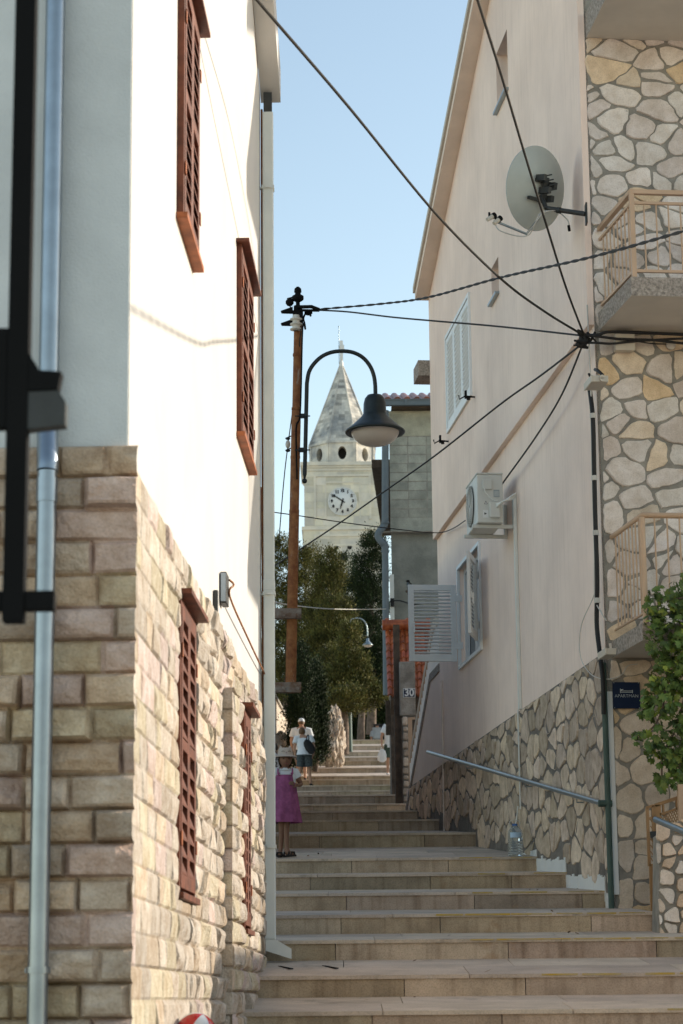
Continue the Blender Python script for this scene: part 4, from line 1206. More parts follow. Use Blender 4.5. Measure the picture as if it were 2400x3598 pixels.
mb = MB()
mb.lathe([(.001, 88 * u), (10 * u, 88 * u), (17 * u, 86 * u), (23 * u, 78 * u), (26 * u, 66 * u), (27 * u, 42 * u), (30 * u, 36 * u), (40 * u, 26 * u), (58 * u, 9 * u), (69 * u, 1 * u), (70.5 * u, -2 * u), (68 * u, -5 * u), (56 * u, -2 * u), (30 * u, 10 * u)], Tl, 48)
mb.build('shade', M['lamp_green'], g)
mb = MB(); mb.lathe([(56.5 * u, -1 * u), (55 * u, -7 * u), (49 * u, -17 * u), (39 * u, -26 * u), (25 * u, -32 * u), (10 * u, -34.5 * u), (.001, -35 * u)], Tl, 40)
mb.build('bowl', M['lamp_bowl'], g)

J = R.p(2053, 1180, PU + .06)
J2 = R.p(2050, 1205, PU + .06)
def cable(name, label, pts, r, m, n=6, k=10, twist=0):
    P = spline(pts, k)
    mb = MB()
    if twist:
        ln = sum((P[i + 1] - P[i]).length for i in range(len(P) - 1)); Q = []
        m_ = int(ln / .06); acc = [0]
        for i in range(len(P) - 1): acc.append(acc[-1] + (P[i + 1] - P[i]).length)
        def ev(t):
            d = t * ln
            for i in range(len(P) - 1):
                if acc[i + 1] >= d: return P[i].lerp(P[i + 1], (d - acc[i]) / max(1e-9, acc[i + 1] - acc[i]))
            return P[-1]
        for ph_ in (0, PI):
            mb.tube([ev(i / m_) + Vector((0, math.cos(2 * PI * i * .06 / twist + ph_), math.sin(2 * PI * i * .06 / twist + ph_))) * r * .95 for i in range(m_ + 1)], r, n)
    else: mb.tube(P, r, n)
    return tag(mb.build(name, m, None, pts[0]), label, 'cable')
cable('cable', 'thick overhead cable swooping from the cable knot to the top left above the white roof', [J, pd(1250, 715, 19.6), pd(1150, 640, 18.2), pd(1000, 490, 16.2), pd(800, 245, 13.8), pd(590, 0, 12), pd(520, -85, 11.4)], .0106, M['grey_cable'])
cable('cable', 'overhead cable dropping steeply across the satellite dish from the top edge to the cable knot', [J, pd(1300, 662, 19.8), pd(1260, 535, 18.6), pd(1205, 355, 17), pd(1150, 170, 15.3), pd(1098, 5, 13.6), pd(1075, -70, 12.8)], .0102, M['grey_cable'])
cable('cable', 'twisted overhead cable rising from the pole top to the right over the balcony', [pd(733, 710, YPOLE - .1), pd(880, 697, 24), pd(985, 682, 22.4), pd(1150, 637, 19.9), pd(1350, 592, 17.2), pd(1568, 531, 14.8), pd(1700, 490, 13.6), pd(2400, 200, 10.5)], .0072, M['cable'], twist=.55)
cable('cable', 'dark overhead cable sagging from the pole top to the cable knot on the pink house', [pd(733, 712, YPOLE - .1), pd(800, 716, 24.9), pd(900, 728, 24), pd(1000, 737, 23.1), pd(1150, 750, 22), J], .0102, M['cable'])
cable('cable', 'long cable sloping from the cable knot down across the lane to the left', [J2, pd(1240, 863, 22.2), pd(1150, 927, 23.6), pd(1000, 1045, 26), pd(880, 1130, 28), pd(760, 1214, 30), pd(630, 1299, 32), pd(596, 1322, 32.6)], .0102, M['cable'])
cable('cable', 'cable lying along the pink wall from the cable knot down to the air conditioner', [J2, R.p(1290 * D, 905 * D, PU + .05), R.p(1230 * D, 1003 * D, PU + .05), R.p(1152 * D, 1112 * D, PU + .06)], .0102, M['cable'])
cable('cable', 'thin black cable crossing the lane below the clock towards the air conditioner', [pd(598, 1172, 28), pd(680, 1183, 28), pd(800, 1201, 28.4), pd(930, 1217, 29), pd(1005, 1223, 29.8), R.p(1040 * D, 1213 * D, .05), R.p(1068 * D, 1195 * D, .1)], .0069, M['cable'])
cable('cable', 'pale slack cable low behind the pole in front of the trees', [pd(600, 1374, 27), pd(660, 1388, 32), pd(745, 1397, 40), pd(820, 1399, 44), pd(886, 1398, 47.6)], .0098, M['white_cable'])
o = cable('guy_wire', 'thin guy wire with an egg insulator hanging left of the rusty pole', [pd(692, 745, YPOLE - .1), pd(677, 900, YPOLE + .1), pd(661, 1022, YPOLE + .3), pd(651, 1110, YPOLE + .4), pd(640, 1245, YPOLE + .6)], .0065, M['cable'])
mb = MB(); c_ = pd(661, 1020, YPOLE + .28); mb.blob(c_, .03, .03, .05, 10, 8); io = mb.build('insulator', M['porcelain'], o)
for dz in (.07, -.075):
    mb = MB(); mb.blob(c_ + Vector((0, 0, dz)), .03, .02, .02, 6, 5); mb.tube([c_ + Vector((-.03, 0, dz)), c_ + Vector((.04, 0, dz + .03))], .008, 5); mb.build('wire_clamp', M['cable'], o)
# the knot and the bundle along the front
mb = MB()
rnd = random.Random(3)
for k in range(12):
    a_ = J.lerp(J2, rnd.random()) + Vector((rnd.uniform(-.05, .05), rnd.uniform(-.03, .03), rnd.uniform(-.04, .04)))
    mb.tube(spline([a_, a_ + Vector((rnd.uniform(-.06, .06), -.02, rnd.uniform(-.06, .06))), a_ + Vector((rnd.uniform(-.1, .1), rnd.uniform(-.03, .03), rnd.uniform(-.07, .07)))], 4), rnd.uniform(.008, .016), 6)
mb.blob(J.lerp(J2, .5), .05, .03, .06, 8, 6)
tag(mb.build('cable_knot', M['cable'], None, J), 'black knot of clamped cables at the corner of the pink house', 'cable')
FB = lambda x, y: F.p(x * D, y * D, .15)
bund = ((('upper', 'two'), [J, FB(1375, 768), FB(1400, 762), FB(1480, 764), FB(1568, 768), FB(1680, 772)], .015),
        ((), [J, FB(1370, 772), FB(1420, 778), FB(1500, 781), FB(1568, 788), FB(1680, 795)], .013),
        ((), [J2, FB(1370, 787), FB(1405, 789), FB(1450, 784), FB(1568, 777), FB(1680, 774)], .012))
for (lab, (x, pts_, r)) in zip(('thick black cable running along the stone front just under the balcony slab', 'black cable crossing the square cable box on the stone front', 'black cable passing below the cable box and rising behind it to the right'), bund):
    cable('cable', lab, pts_, r, M['cable'])
cable('cable', 'short thin lead from the square cable box to the round cover', [F.p(2228, 1198, .06), F.p(2290, 1207, .05), F.p(2340, 1209, .05)], .006, M['cable'])
RB = lambda x, y: R.p(x * D, y * D, .07)
o = cable('cable', 'thick black cable bundle strapped down the corner of the pink wall', [RB(1352, 880), RB(1361, 960), RB(1364, 1080), RB(1367, 1200), RB(1371, 1330), RB(1370, 1430), RB(1377, 1500), RB(1384, 1560), RB(1386, 1640)], .022, M['cable'])
for y in (960, 1103, 1229, 1384):
    x = {960: 1361, 1103: 1364.5, 1229: 1368, 1384: 1371}[y]; p = RB(x, y); mb = MB(); mb.tube([p, p + Vector((0, 0, .045))], .028, 10); mb.build('strap', M['white_cable'], o)
cable('cable', 'thin pale cable running down beside the black bundle on the corner', [RB(1348, 700), RB(1356, 880), RB(1358, 1000), RB(1361, 1130), RB(1365, 1260), RB(1366, 1370), RB(1380, 1405), R.p(1392 * D, 1425 * D, .03)], .007, M['white_cable'])
cable('cable', 'loose white loop of thin cable hanging over the rubble base to the blue sign', [R.p(2098, 2060, .04), R.p(2080, 2110, .05), R.p(2045, 2190, .08), R.p(2036, 2270, .09), R.p(2048, 2330, .09), R.p(2085, 2375, .09), F.p(2142, 2386, .1), F.p(2185, 2370, .08), F.p(2205, 2340, .07), F.p(2240, 2333, .05)], .005, M['white_cable'])

# ---------------------------------------------------------------- bottle, ball, gate, low wall, vine
pB = at(1812, 3008, 24.16); pB.z = lane_z(pB.x, pB.y)
g = thing('water_bottle', 'large empty plastic water bottle standing on the landing edge', 'bottle', pB)
hB, rB = .355, .078
pr = [(.001, 0), (rB * .9, 0), (rB, .012)]
for k in range(5): z = .03 + .028 * k; pr += [(rB, z), (rB * .93, z + .009), (rB, z + .018)]
pr += [(rB, .20), (rB, .225), (rB * .9, .265), (rB * .55, .30), (rB * .33, .315), (rB * .33, .335)]
mb = MB(); mb.lathe(pr, lambda a, b_, c: pB + Vector((a, b_, c + .002)), 28); mb.build('body', M['bottle_plastic'], g)
mb = MB(); mb.lathe([(rB * .36, .315), (rB * .36, .338), (.001, .34)], lambda a, b_, c: pB + Vector((a, b_, c)), 16); mb.build('neck_ring', M['blue_cap'], g)
mb = MB()
P = [pB + Vector(((rB + .0015) * math.cos(a_), (rB + .0015) * math.sin(a_), z)) for a_ in [-PI * .75 + PI * .5 * k / 8 for k in range(9)] for z in (.19, .245)]
mb.grid(P, 9, 2); mb.build('label', M['bottle_label'], g)
mb = MB(); mb.tube(spline([pB + Vector((-.045, 0, .30)), pB + Vector((-.05, -.02, .365)), pB + Vector((.045, -.02, .365)), pB + Vector((.045, 0, .30))], 5), .006, 6); mb.build('handle', M['white_cable'], g)

cB = at(688, 3627, 11.0); rb = .10
cB.z = lane_z(cB.x, 11.0) + rb
mb = MB()
ax = Vector((.35, -.2, .9)).normalized(); e1 = ax.cross(Vector((0, 1, 0))).normalized(); e2 = ax.cross(e1)
n_, m_ = 36, 18
for j in range(n_):
    P = []
    for jj in (j, j + 1):
        for k in range(m_ + 1):
            th = PI * k / m_; ph_ = 2 * PI * jj / n_ + .25
            P.append(cB + (e1 * math.sin(th) * math.cos(ph_) + e2 * math.sin(th) * math.sin(ph_) + ax * math.cos(th)) * rb)
    mb.grid(P, 2, m_ + 1, mi=(j // 6) % 2)
tag(mb.build('beach_ball', [M['red_plastic'], M['white_plastic']], None, cB - Vector((0, 0, rb)), weld=True), 'red and white beach ball at the foot of the stone wall', 'ball')

# tan gate at the right
YG = 19.3
for xx, yy_ in ((1003, 3386), (1160, 3380)):
    p = at(xx, yy_, 16.8); p.z = lane_z(p.x, 16.8)
    mb = MB(); mb.box(lambda a, b_, c: p + Vector((a + b_ * -.25, b_, c + b_ * .06)), -.012, .012, -.20, .20, .001, .007)
    tag(mb.build('metal_strip', M['black_steel'], None, p), 'short black strip on the tread ' + ('right beside the downspout outlet' if xx < 1100 else 'a little right of the downspout outlet'), 'strip')
g = thing('metal_gate', 'tan metal gate with a wire mesh panel leaning beside the stone front', 'gate', at(2300, 3215, YG))
def GP(x, y, Y=YG): return at(2150 + x / 3.616, 2700 + y / 3.616, Y)
def bar(mb, p, q, w, Y=YG, d=.04, mi=0):
    a_, b_ = GP(*p, Y), GP(*q, Y); t = (b_ - a_).normalized(); nn = Vector((t.z, 0, -t.x)).normalized() * w
    P = [a_ + nn, b_ + nn, b_ - nn, a_ - nn]; Q = [v + Vector((0, d, 0)) for v in P]
    mb.poly(P, mi=mi); mb.poly(Q[::-1], mi=mi)
    for k in range(4): k2 = (k + 1) % 4; mb.poly([P[k2], P[k], Q[k], Q[k2]], mi=mi)
mb = MB()
bar(mb, (452, 500), (480, 1240), .012); bar(mb, (528, 470), (556, 1240), .015, d=.042); bar(mb, (440, 498), (535, 468), .010); bar(mb, (462, 640), (535, 620), .010)
P = [GP(478, 1215), GP(575, 1205), GP(580, 1850), GP(497, 1850)]; Q = [p + Vector((0, .045, 0)) for p in P]
mb.poly(P[::-1]); mb.poly(Q)
for k in range(4): k2 = (k + 1) % 4; mb.poly([P[k], P[k2], Q[k2], Q[k]])
leaf_ = mb.build('gate_leaf', M['tan_gate'], g)
mb = MB()
for k in range(7): bar(mb, (490, 650 + 80 * k), (552, 740 + 80 * k), .004, YG + .01, .008)
mb.build('wire_mesh', M['tan_gate'], leaf_)
mb = MB(); bar(mb, (558, 940), (580, 1000), .012, YG - .02, .03); mb.build('keeper', M['tan_gate'], leaf_)
mb = MB(); bar(mb, (495, 840), (570, 835), .026, YG - .03, .05); mb.build('lock', M['dark_steel'], leaf_)
mb = MB()
bar(mb, (575, 462), (625, 1530), .03, d=.05); bar(mb, (550, 468), (850, 368), .014); bar(mb, (610, 585), (850, 505), .009); bar(mb, (655, 460), (660, 590), .008); bar(mb, (822, 395), (830, 520), .008)
bar(mb, (885, 200), (905, 760), .028, YG - .2, .08, 1)
for k in range(8): bar(mb, (615 + 32 * k, 590 - 10 * k), (640 + 32 * k + 60, 720 - 6 * k), .0035, YG + .01, .008); bar(mb, (690 + 30 * k, 560 - 9 * k), (630 + 30 * k, 690), .0035, YG + .012, .008)
for x_ in (930, 1010, 1090, 1170): bar(mb, (x_, 350), (x_ + 12, 1400), .01)
bar(mb, (850, 368), (1200, 270), .014)
mb.build('gate_frame', [M['tan_gate'], M['tan_metal']], g)

# low rubble wall in front of the gate
YW = 18.55
a0, a1 = at(2318, 3150, YW), at(2300, 3270, YW)
g = thing('rubble_wall', 'low rubble stone wall with pale mortar at the right edge below the gate', 'wall', at(2330, 3290, YW))
zb_ = lane_z(3, 18.2) - .15
ol = [(at(2310, 3270, YW).x, zb_), (6.5, zb_), (6.5, at(2400, 2900, YW).z + .05), (at(2385, 2885, YW).x, at(2385, 2885, YW).z), (at(2318, 2930, YW).x, at(2318, 2930, YW).z), (at(2316, 3120, YW).x, at(2316, 3120, YW).z)]
mb = MB(); mb.prism(WORLD, ol, YW, YW + .4); core = mb.build('core', M['mortar'], g)
mb = MB()
TW = lambda a, b_, c: Vector((a, YW - b_, c))
zt_ = ol[3][1]
def tw(rnd, s, z):
    k = rnd.random(); gq = rnd.uniform(.85, 1.15)
    return (gq, gq * (1 - .2 * k), gq * (1 - .4 * k))
voronoi_stones(mb, TW, ol[0][0] + .02, 5.2, zb_ + .05, ol[2][1], .11, .13, .011, .035, tw, lambda s, z: z < ol[3][1] - (0 if s > ol[3][0] else (ol[3][0] - s) * .6), 41)
mb.build('stones', M['front_stone'], core)
mb = MB()
p0 = at(2304, 2880, 18.3); p1 = at(2410, 2925, 17.6); mb.tube([p0, p0 + (p1 - p0) * 4], .026, 14)
for t in (1.2, 2.6): p = p0 + (p1 - p0) * t; mb.tube([p, p + Vector((0, .25, 0))], .012, 8)
tag(mb.build('handrail', M['rail_steel'], None, p0), 'short end of a steel handrail in front of the tan gate', 'handrail')
mb = MB()
mb.box(WORLD, at(2281, 3270, 19.14).x, at(2316, 3270, 19.14).x, 19.12, 19.5, lane_z(2.4, 18.8) - .2, at(2290, 3208, 19.14).z)
tag(mb.build('stone_block', M['mortar'], None, at(2298, 3290, 19.14), bevel=.01), 'dark weathered stone block under the gate at the end of the step', 'stone')

# grape vine over the gate
YV = 19.35
g = thing('grape_vine', 'bright green grape vine hanging down at the right edge beside the low balcony', 'vine', at(2380, 2790, YV))
rnd = random.Random(19)
mb = MB()
stems = []
def leafshape(mb, c, size, nrm, rot, col):
    u_ = nrm.cross(Vector((0, 0, 1)));
    if u_.length < .1: u_ = Vector((1, 0, 0))
    u_.normalize(); w_ = nrm.cross(u_)
    u2, w2 = u_ * math.cos(rot) + w_ * math.sin(rot), w_ * math.cos(rot) - u_ * math.sin(rot)
    out = [(0, -.25), (.30, -.48), (.38, -.15), (.62, -.05), (.44, .18), (.40, .48), (.18, .38), (0, .72), (-.18, .38), (-.40, .48), (-.44, .18), (-.62, -.05), (-.38, -.15), (-.30, -.48)]
    for k in range(14):
        p, q = out[k], out[(k + 1) % 14]
        def pt(a): return c + u2 * a[0] * size + w2 * a[1] * size - nrm * (a[0] ** 2 + a[1] ** 2) * size * .35
        mb.poly([c + nrm * size * .03, pt(p), pt(q)], None, col)
centres = [(2340, 2120, 75, 60), (2375, 2200, 70, 90), (2330, 2250, 60, 70), (2375, 2330, 70, 90), (2340, 2380, 55, 70), (2310, 2440, 50, 55), (2370, 2450, 60, 60), (2290, 2500, 45, 40), (2360, 2550, 50, 70), (2270, 2600, 42, 35), (2330, 2640, 60, 55), (2370, 2680, 60, 70), (2390, 2740, 40, 50), (2325, 2745, 25, 40), (2400, 2100, 60, 80), (2240, 2590, 24, 16), (2450, 2300, 80, 200), (2460, 2600, 70, 160), (2290, 2175, 30, 40), (2550, 2200, 120, 140), (2600, 2400, 120, 160)]
for (cx, cy, rx_, ry_) in centres:
    for k in range(int(rx_ * ry_ / 62)):
        a_, r_ = rnd.uniform(0, 2 * PI), math.sqrt(rnd.random())
        c = at(cx + rx_ * r_ * math.cos(a_), cy + ry_ * r_ * math.sin(a_), YV + rnd.uniform(-.22, .3))
        n_ = Vector((rnd.uniform(-.8, .8), rnd.uniform(-1, .1), rnd.uniform(-.2, 1.0))).normalized()
        q = rnd.uniform(.55, 1.3); yl = rnd.random() < .12
        leafshape(mb, c, rnd.uniform(.045, .082), n_, rnd.uniform(-.9, .9) + PI, (q * 2.2, q * 1.7, q * 1.3) if yl else (q, q, q))
lv = mb.build('leaves', M['vine_leaf'], g)
mb = MB()
for pts_ in ([(2480, 2060), (2400, 2200), (2350, 2330), (2330, 2480), (2290, 2560), (2225, 2590)], [(2500, 2200), (2420, 2400), (2375, 2560), (2330, 2650), (2325, 2760)], [(2400, 2100), (2340, 2110), (2318, 2100)], [(2420, 2500), (2390, 2640), (2392, 2790)], [(2700, 2000), (2640, 2600), (2620, 3100)]):
    mb.tube(spline([at(x, y, YV + .05) for x, y in pts_], 6), .009, 6)
mb.build('stem', M['bark'], g)

# ---------------------------------------------------------------- unseen houses shaped to shade the lane, then the stone cottage
mb = MB()
mb.plan([(6.6, 8.0), (13, 8.0), (13, 17.2), (6.6, 17.2)], -.5, 4.0)  # unseen, its roof height set so the lower steps fall in shadow
mb.prism(lambda a, b_, c: Vector((b_, a, c)), [(7.7, 4.003), (17.5, 4.003), (17.5, 4.2), (7.7, 4.2)], 6.35, 13.2)
side = thing('roadside_shade_house', 'unseen low house on the right, shaped to shade the lower steps', 'house', (6.6, 12, 0))
mb.build('wall', M['pink_plaster'], side)
mb = MB()
mb.plan([(8.3, 17.3), (13, 17.3), (13, 22), (8.3, 22)], 0, 5.3)  # higher wing added to carry that shadow farther up the steps
mb.build('shade_wing', M['pink_plaster'], side)
gh = thing('garden_shade_block', 'unseen block added behind the pink house to keep sun off the lane', 'house', (3, 36, 3))  # unseen, added to block sun through the gap before the grey house
mb = MB(); mb.plan([(5.2, 33.5), (11, 34.2), (11, 44), (5.2, 44)], 2, 13.5); mb.build('wall', M['white_plaster'], gh)
nb = thing('stone_cottage', 'narrow strip of a brown stone cottage behind the white house and downspout', 'house', at(921, 3000, 27))
mb = MB(); xk = at(922.5, 2400, 26.5).x
zt = at(922, 1790, 26.5).z
mb.plan([(xk, 26.2), (xk - .75, 40), (-9, 40), (-9, 26.2)], 2, zt); mb.build('wall', rubble_mat('cottage_stone', (.42, .33, .24), (.33, .26, .19), (.2, .17, .14), 5, 6), nb)
mb = MB(); mb.plan([(xk + .06, 26.0), (xk - .70, 40.2), (-9, 40.2), (-9, 26.0)], zt + .003, zt + .16); mb.build('roof', M['roof_tile'], nb)

# ---------------------------------------------------------------- grey block house
YH = 48.0
def H(x, y, Y=YH): return at(1300 + x / 2.473, 1350 + y / 2.473, Y)
gr = thing('grey_house', 'unfinished grey concrete block house with a tiled roof edge behind the pink house', 'house', (H(170, 2300).x, YH, 5))
xl_ = H(172, 800).x
m_per = 1 / FP * YH * 1.0
zt, zm = H(300, 235).z, H(300, 1290).z
mb = MB(); mb.plan([(xl_ + .01, YH + .01), (9, YH + .01), (9, YH + 13), (xl_ * 61 / 48 + .12, YH + 13)], 4, zt); mb.build('wall', M['render_grey'], gr)
mb = MB()
rnd = random.Random(8)
z = zm + .12; row = 0
bh, bl = (H(0, 400).z - H(0, 478).z), (H(495, 0).x - H(333, 0).x)
mb.box(WORLD, xl_, 6, YH - .03, YH, zm - .0, zm + .32); z = zm + .325
while z + bh < zt - .55:
    x = xl_ + (.0 if row % 2 else -.0)
    ofs = .40 if row % 2 else bl
    first = True
    while x < 6:
        w_ = ofs if first else bl
        q = rnd.uniform(.82, 1.15)
        if not (first and row % 2 == 0 and False): mb.box(WORLD, x, x + w_ - .018, YH - .03 + rnd.uniform(-.006, .004), YH, z, z + bh - .018, (q, q, q))
        x += w_; first = False
    z += bh; row += 1
mb.box(WORLD, xl_, 6, YH - .035, YH, z, zt, (1.15, 1.1, 1.0))
mb.build('block_wall', M['concrete_block'], gr, bevel=.008)
mb = MB(); mb.box(WORLD, xl_, 6, YH - .026, YH - .002, z_ if False else zm + .3, z); 
mb.build('block_joint', M['mortar'], gr)
mb = MB(); mb.box(WORLD, H(110, 1280).x, 6, YH - .18, YH - .04, H(0, 1300).z, zm + .0); mb.build('concrete_band', M['concrete'], gr)
mb = MB()
y0 = YH - .3
mb.box(WORLD, H(120, 0).x, 6, y0 - .12, y0, H(0, 225).z, H(0, 180).z); mb.box(WORLD, H(120, 0).x, 6, y0 - .14, y0 + .02, H(0, 183).z, H(0, 174).z)
x_ = H(295, 0).x; mb.box(WORLD, x_, x_ + .05, y0 - .145, y0 - .125, H(0, 228).z, H(0, 178).z)
mb.build('gutter', M['gutter_blue'], gr)
mb = MB(); xw = xl_ - .1
while xw < 6.2:                               # barrel tiles seen end-on
    zc = H(0, 176).z
    P = []
    for a in range(9):
        th = PI * a / 8
        for yb in (y0 - .02, y0 + 1.5, y0 + 3): P.append((xw + .075 - .075 * math.cos(th), yb, zc + .03 + .06 * math.sin(th) + (yb - y0) * .3))
    q = random.uniform(.6, 1.0); mb.grid(P, 9, 3, (q, q, q)); mb.poly([P[a * 3] for a in range(9)], None, (q * .7, q * .7, q * .7))
    mb.poly([(xw - .02, y0 - .01, zc + .03), (xw + .20, y0 - .01, zc + .03), (xw + .20, y0 + 3, zc + .93), (xw - .02, y0 + 3, zc + .93)], None, (.6, .6, .6))
    mb.poly([(xw - .02, y0 - .012, zc - .02), (xw + .20, y0 - .012, zc - .02), (xw + .20, y0 - .012, zc + .035), (xw - .02, y0 - .012, zc + .035)], None, (.7, .7, .7))
    xw += .212
mb.build('roof', M['roof_tile'], gr)
mb = MB(); mb.box(WORLD, xl_ + .05, 6, y0, YH + .2, zt + .003, zt + .06); mb.build('soffit', M['brown_wood'], gr)
mb = MB()                                     # blue-grey downpipe with swan neck
xp = H(132, 800).x
mb.tube([H(134, 230, YH - .25), H(132, 1190, YH - .25)] , .075, 12)
mb.tube(spline([H(132, 1190, YH - .25), H(126, 1225, YH - .25), H(95, 1265, YH - .28), H(72, 1300, YH - .3), H(75, 1335, YH - .3), H(105, 1375, YH - .3), H(128, 1400, YH - .28), H(133, 1440, YH - .27)], 5), .075, 12)
mb.tube([H(133, 1440, YH - .27), H(140, 2330, YH - .27), H(142, 2700, YH - .27)], .07, 12)
for y in (1195, 1405, 1445, 2100): mb.tube([H(133, y, YH - .26), H(133, y + 16, YH - .26)], .088, 12)
mb.build('downpipe', M['gutter_blue'], gr)
mb = MB()                                     # dark eave on the lane side
P = [H(12, 650, YH + 1), H(150, 645, YH + 1), H(150, 1250, YH + 9), H(105, 1165, YH + 9)]
q = [Vector(p) for p in P]
x_e, x_w = H(14, 650, YH + .5).x, xl_
ze = H(14, 655, YH + .5).z
mb.plan([(x_e, YH + .5), (x_w + .02, YH + .5), (x_w * 56 / 48 + .1, 56), (H(105, 1165, 56).x, 56)], ze - .18, ze)
mb.build('side_eave', M['brown_wood'], gr)
mb = MB(); mb.box(WORLD, H(163, 0).x - .04, H(163, 0).x + .05, YH - .07, YH - .032, H(0, 2100).z, H(0, 1660).z); mb.box(WORLD, H(150, 0).x, H(182, 0).x, YH - .12, YH - .075, H(0, 1940).z, H(0, 1870).z, mi=1)
mb.build('cable_duct', [M['white_pipe'], M['cable']], gr)
cable('cable', 'black cable crossing the grey rendered wall behind the open shutter', [H(170, 1890, YH - .13), H(250, 1880, YH - .12), H(360, 1910, YH - .2), H(470, 1925, YH - .4)], .014, M['cable'])
# wall lantern
g = thing('wall_lantern', 'dark ornate wall lantern on the grey rendered wall above the shutter', 'lantern', H(325, 1790, YH - .2))
lp = H(330, 1700, YH - .22); k_ = .0011
mb = MB(); mb.lathe([(.001, .26), (.05, .24), (.09, .20), (.06, .18), (.07, .16), (.001, .16)], lambda a, b_, c: lp + Vector((a, b_, c - .26)) * 1 if False else lp + Vector((a * .55, b_ * .55, (c - .26) * .45)), 12); mb.tube([lp + Vector((0, 0, -.03)), lp + Vector((.08, .2, -.06))], .012, 6)
mb.build('cap', M['black_steel'], g)
mb = MB(); mb.lathe([(.04, .16), (.055, .05), (.045, -.12), (.03, -.2)], lambda a, b_, c: lp + Vector((a, b_, c - .26)) * 1 if False else lp + Vector((a * .55, b_ * .55, (c - .26) * .45)), 8); mb.build('glass', M['glass_dark'], g)
mb = MB(); mb.lathe([(.03, -.2), (.10, -.26), (.11, -.31), (.06, -.36), (.02, -.40), (.03, -.44), (.001, -.5)], lambda a, b_, c: lp + Vector((a, b_, c - .26)) * 1 if False else lp + Vector((a * .55, b_ * .55, (c - .26) * .45)), 12); mb.build('base', M['brown_wood'], g)

# ---------------------------------------------------------------- tiled porch, gate pillar with the number
YT = 43.5
def K(x, y, Y): return at(1350 + x / 3.92, 1950 + y / 3.92, Y)
pc = thing('tiled_porch', 'small porch roof of glossy orange tiles below the grey house', 'porch', K(40, 2000, YT))
xa, xb = K(35, 1000, YT).x, K(620, 1000, YT).x
zr, ze = K(40, 1060, YT + 1.5).z, K(40, 1960, YT).z
mb = MB()
nrow, nc = 9, 0
tw_ = .098 * YT / 43.5
rnd = random.Random(6)
for r in range(nrow):
    t0, t1 = r / nrow, (r + 1.12) / nrow
    x = xa + (r % 2) * .0
    while x < xb:
        q = rnd.uniform(.6, 1.25)
        P = []
        for a in range(7):
            th = PI * a / 6
            for t, lift in ((t0, .02), (t1, .05)):
                P.append((x + tw_ * a / 6, YT + 1.5 * (1 - t), zr + (ze - zr) * t + .045 * math.sin(th) + lift))
        mb.grid(P, 7, 2, (q, q * rnd.uniform(.85, 1.1), q))
        mb.grid([(p[0], p[1], p[2] - .045 * (k % 2)) for k, p in enumerate(P)][0:0] or [v for a in range(7) for v in ((x + tw_ * a / 6, YT + 1.5 * (1 - t1), zr + (ze - zr) * t1 + .045 * math.sin(PI * a / 6) + .05), (x + tw_ * a / 6, YT + 1.5 * (1 - t1) + .01, zr + (ze - zr) * t1 + .045 * math.sin(PI * a / 6) + .015))], 7, 2, (q * .7, q * .7, q * .7))
        x += tw_
mb.build('roof', M['roof_tile'], pc)
mb = MB()
mb.tube([(xa - .06, YT + 1.5, zr + .14), (xb, YT + 1.5, zr + .14)], .11, 14)
rg_ = mb.build('ridge', M['roof_tile'], pc)
for k in range(5): x = xa + .0 + .41 * k; mb = MB(); mb.tube([(x, YT + 1.5, zr + .14), (x + .08, YT + 1.5, zr + .14)], .14, 14); mb.build('ridge_tile', M['roof_tile'], rg_)
mb = MB(); mb.prism(lambda a, b_, c: Vector((b_, a, c)), [(YT + .02, ze - .05), (YT + 1.7, zr - .1), (YT + 1.7, 4), (YT + .3, 4), (YT + .3, ze - .3)], xa + .06, xb); mb.build('wall', M['brown_wood'], pc)
YI = 36.4
g = thing('gate_pillar', 'weathered concrete gate pillar with rubble below carrying the house number', 'pillar', at(1420, 2850, YI))
def V(x, y, Y=YI): return at(1380 + x / 2.612, 2000 + y / 2.612, Y)
mb = MB(); mb.box(WORLD, V(58, 900).x, V(205, 900).x, YI, YI + .35, V(0, 1345).z, V(0, 848).z); mb.build('cap', M['concrete'], g, bevel=.02)
mb = MB(); mb.box(WORLD, V(72, 0).x, V(118, 0).x, YI + .02, YI + .35, 4.3, V(0, 1346).z); cr_ = mb.build('core', M['mortar'], g)
mb = MB(); rnd = random.Random(2); y = 1355
while y < 2200:
    h_ = rnd.uniform(50, 95); q = rnd.uniform(.8, 1.2); dx_ = rnd.uniform(-5, 5)
    mb.box(WORLD, V(70 + dx_, 0).x, V(116 + dx_ * .3, 0).x, YI - .02, YI + .1, V(0, y + h_ - 14).z, V(0, y).z, (q, q, q)); y += h_
mb.build('stones', M['base_stone'], cr_, bevel=.025)
mb = MB(); mb.box(WORLD, V(-2, 0).x, V(56, 0).x, YI + .1, YI + .3, 4.5, V(0, 500).z); mb.build('door_post', M['brown_wood'], g)
n = thing('house_number', 'dark blue enamel house number plate reading 30 on the weathered pillar', 'house number', V(132, 1180, YI - .01))
(xa2, za2), (xb2, zb2) = (V(78, 0).x, V(0, 1180).z), (V(188, 0).x, V(0, 1095).z)
mb = MB(); mb.box(WORLD, xa2, xb2, YI - .016, YI - .004, za2, zb2); mb.build('plate', M['white_paint'], n, bevel=.004)
mb = MB(); mb.box(WORLD, xa2 + .010, xb2 - .010, YI - .019, YI - .0165, za2 + .010, zb2 - .010); mb.build('field', M['blue_sign'], n)
mb = MB(); text_mesh('30', .165, lambda a, b_: Vector(((xa2 + xb2) / 2 + a * .95, YI - .0205, (za2 + zb2) / 2 + b_)), mb, bold=.005); mb.build('digits', M['white_paint'], n)
g = thing('garden_gate', 'narrow tan gate frame between the pillar and the outdoor staircase', 'gate', V(135, 1950, YI - .3))
mb = MB(); YQ = YI - .6
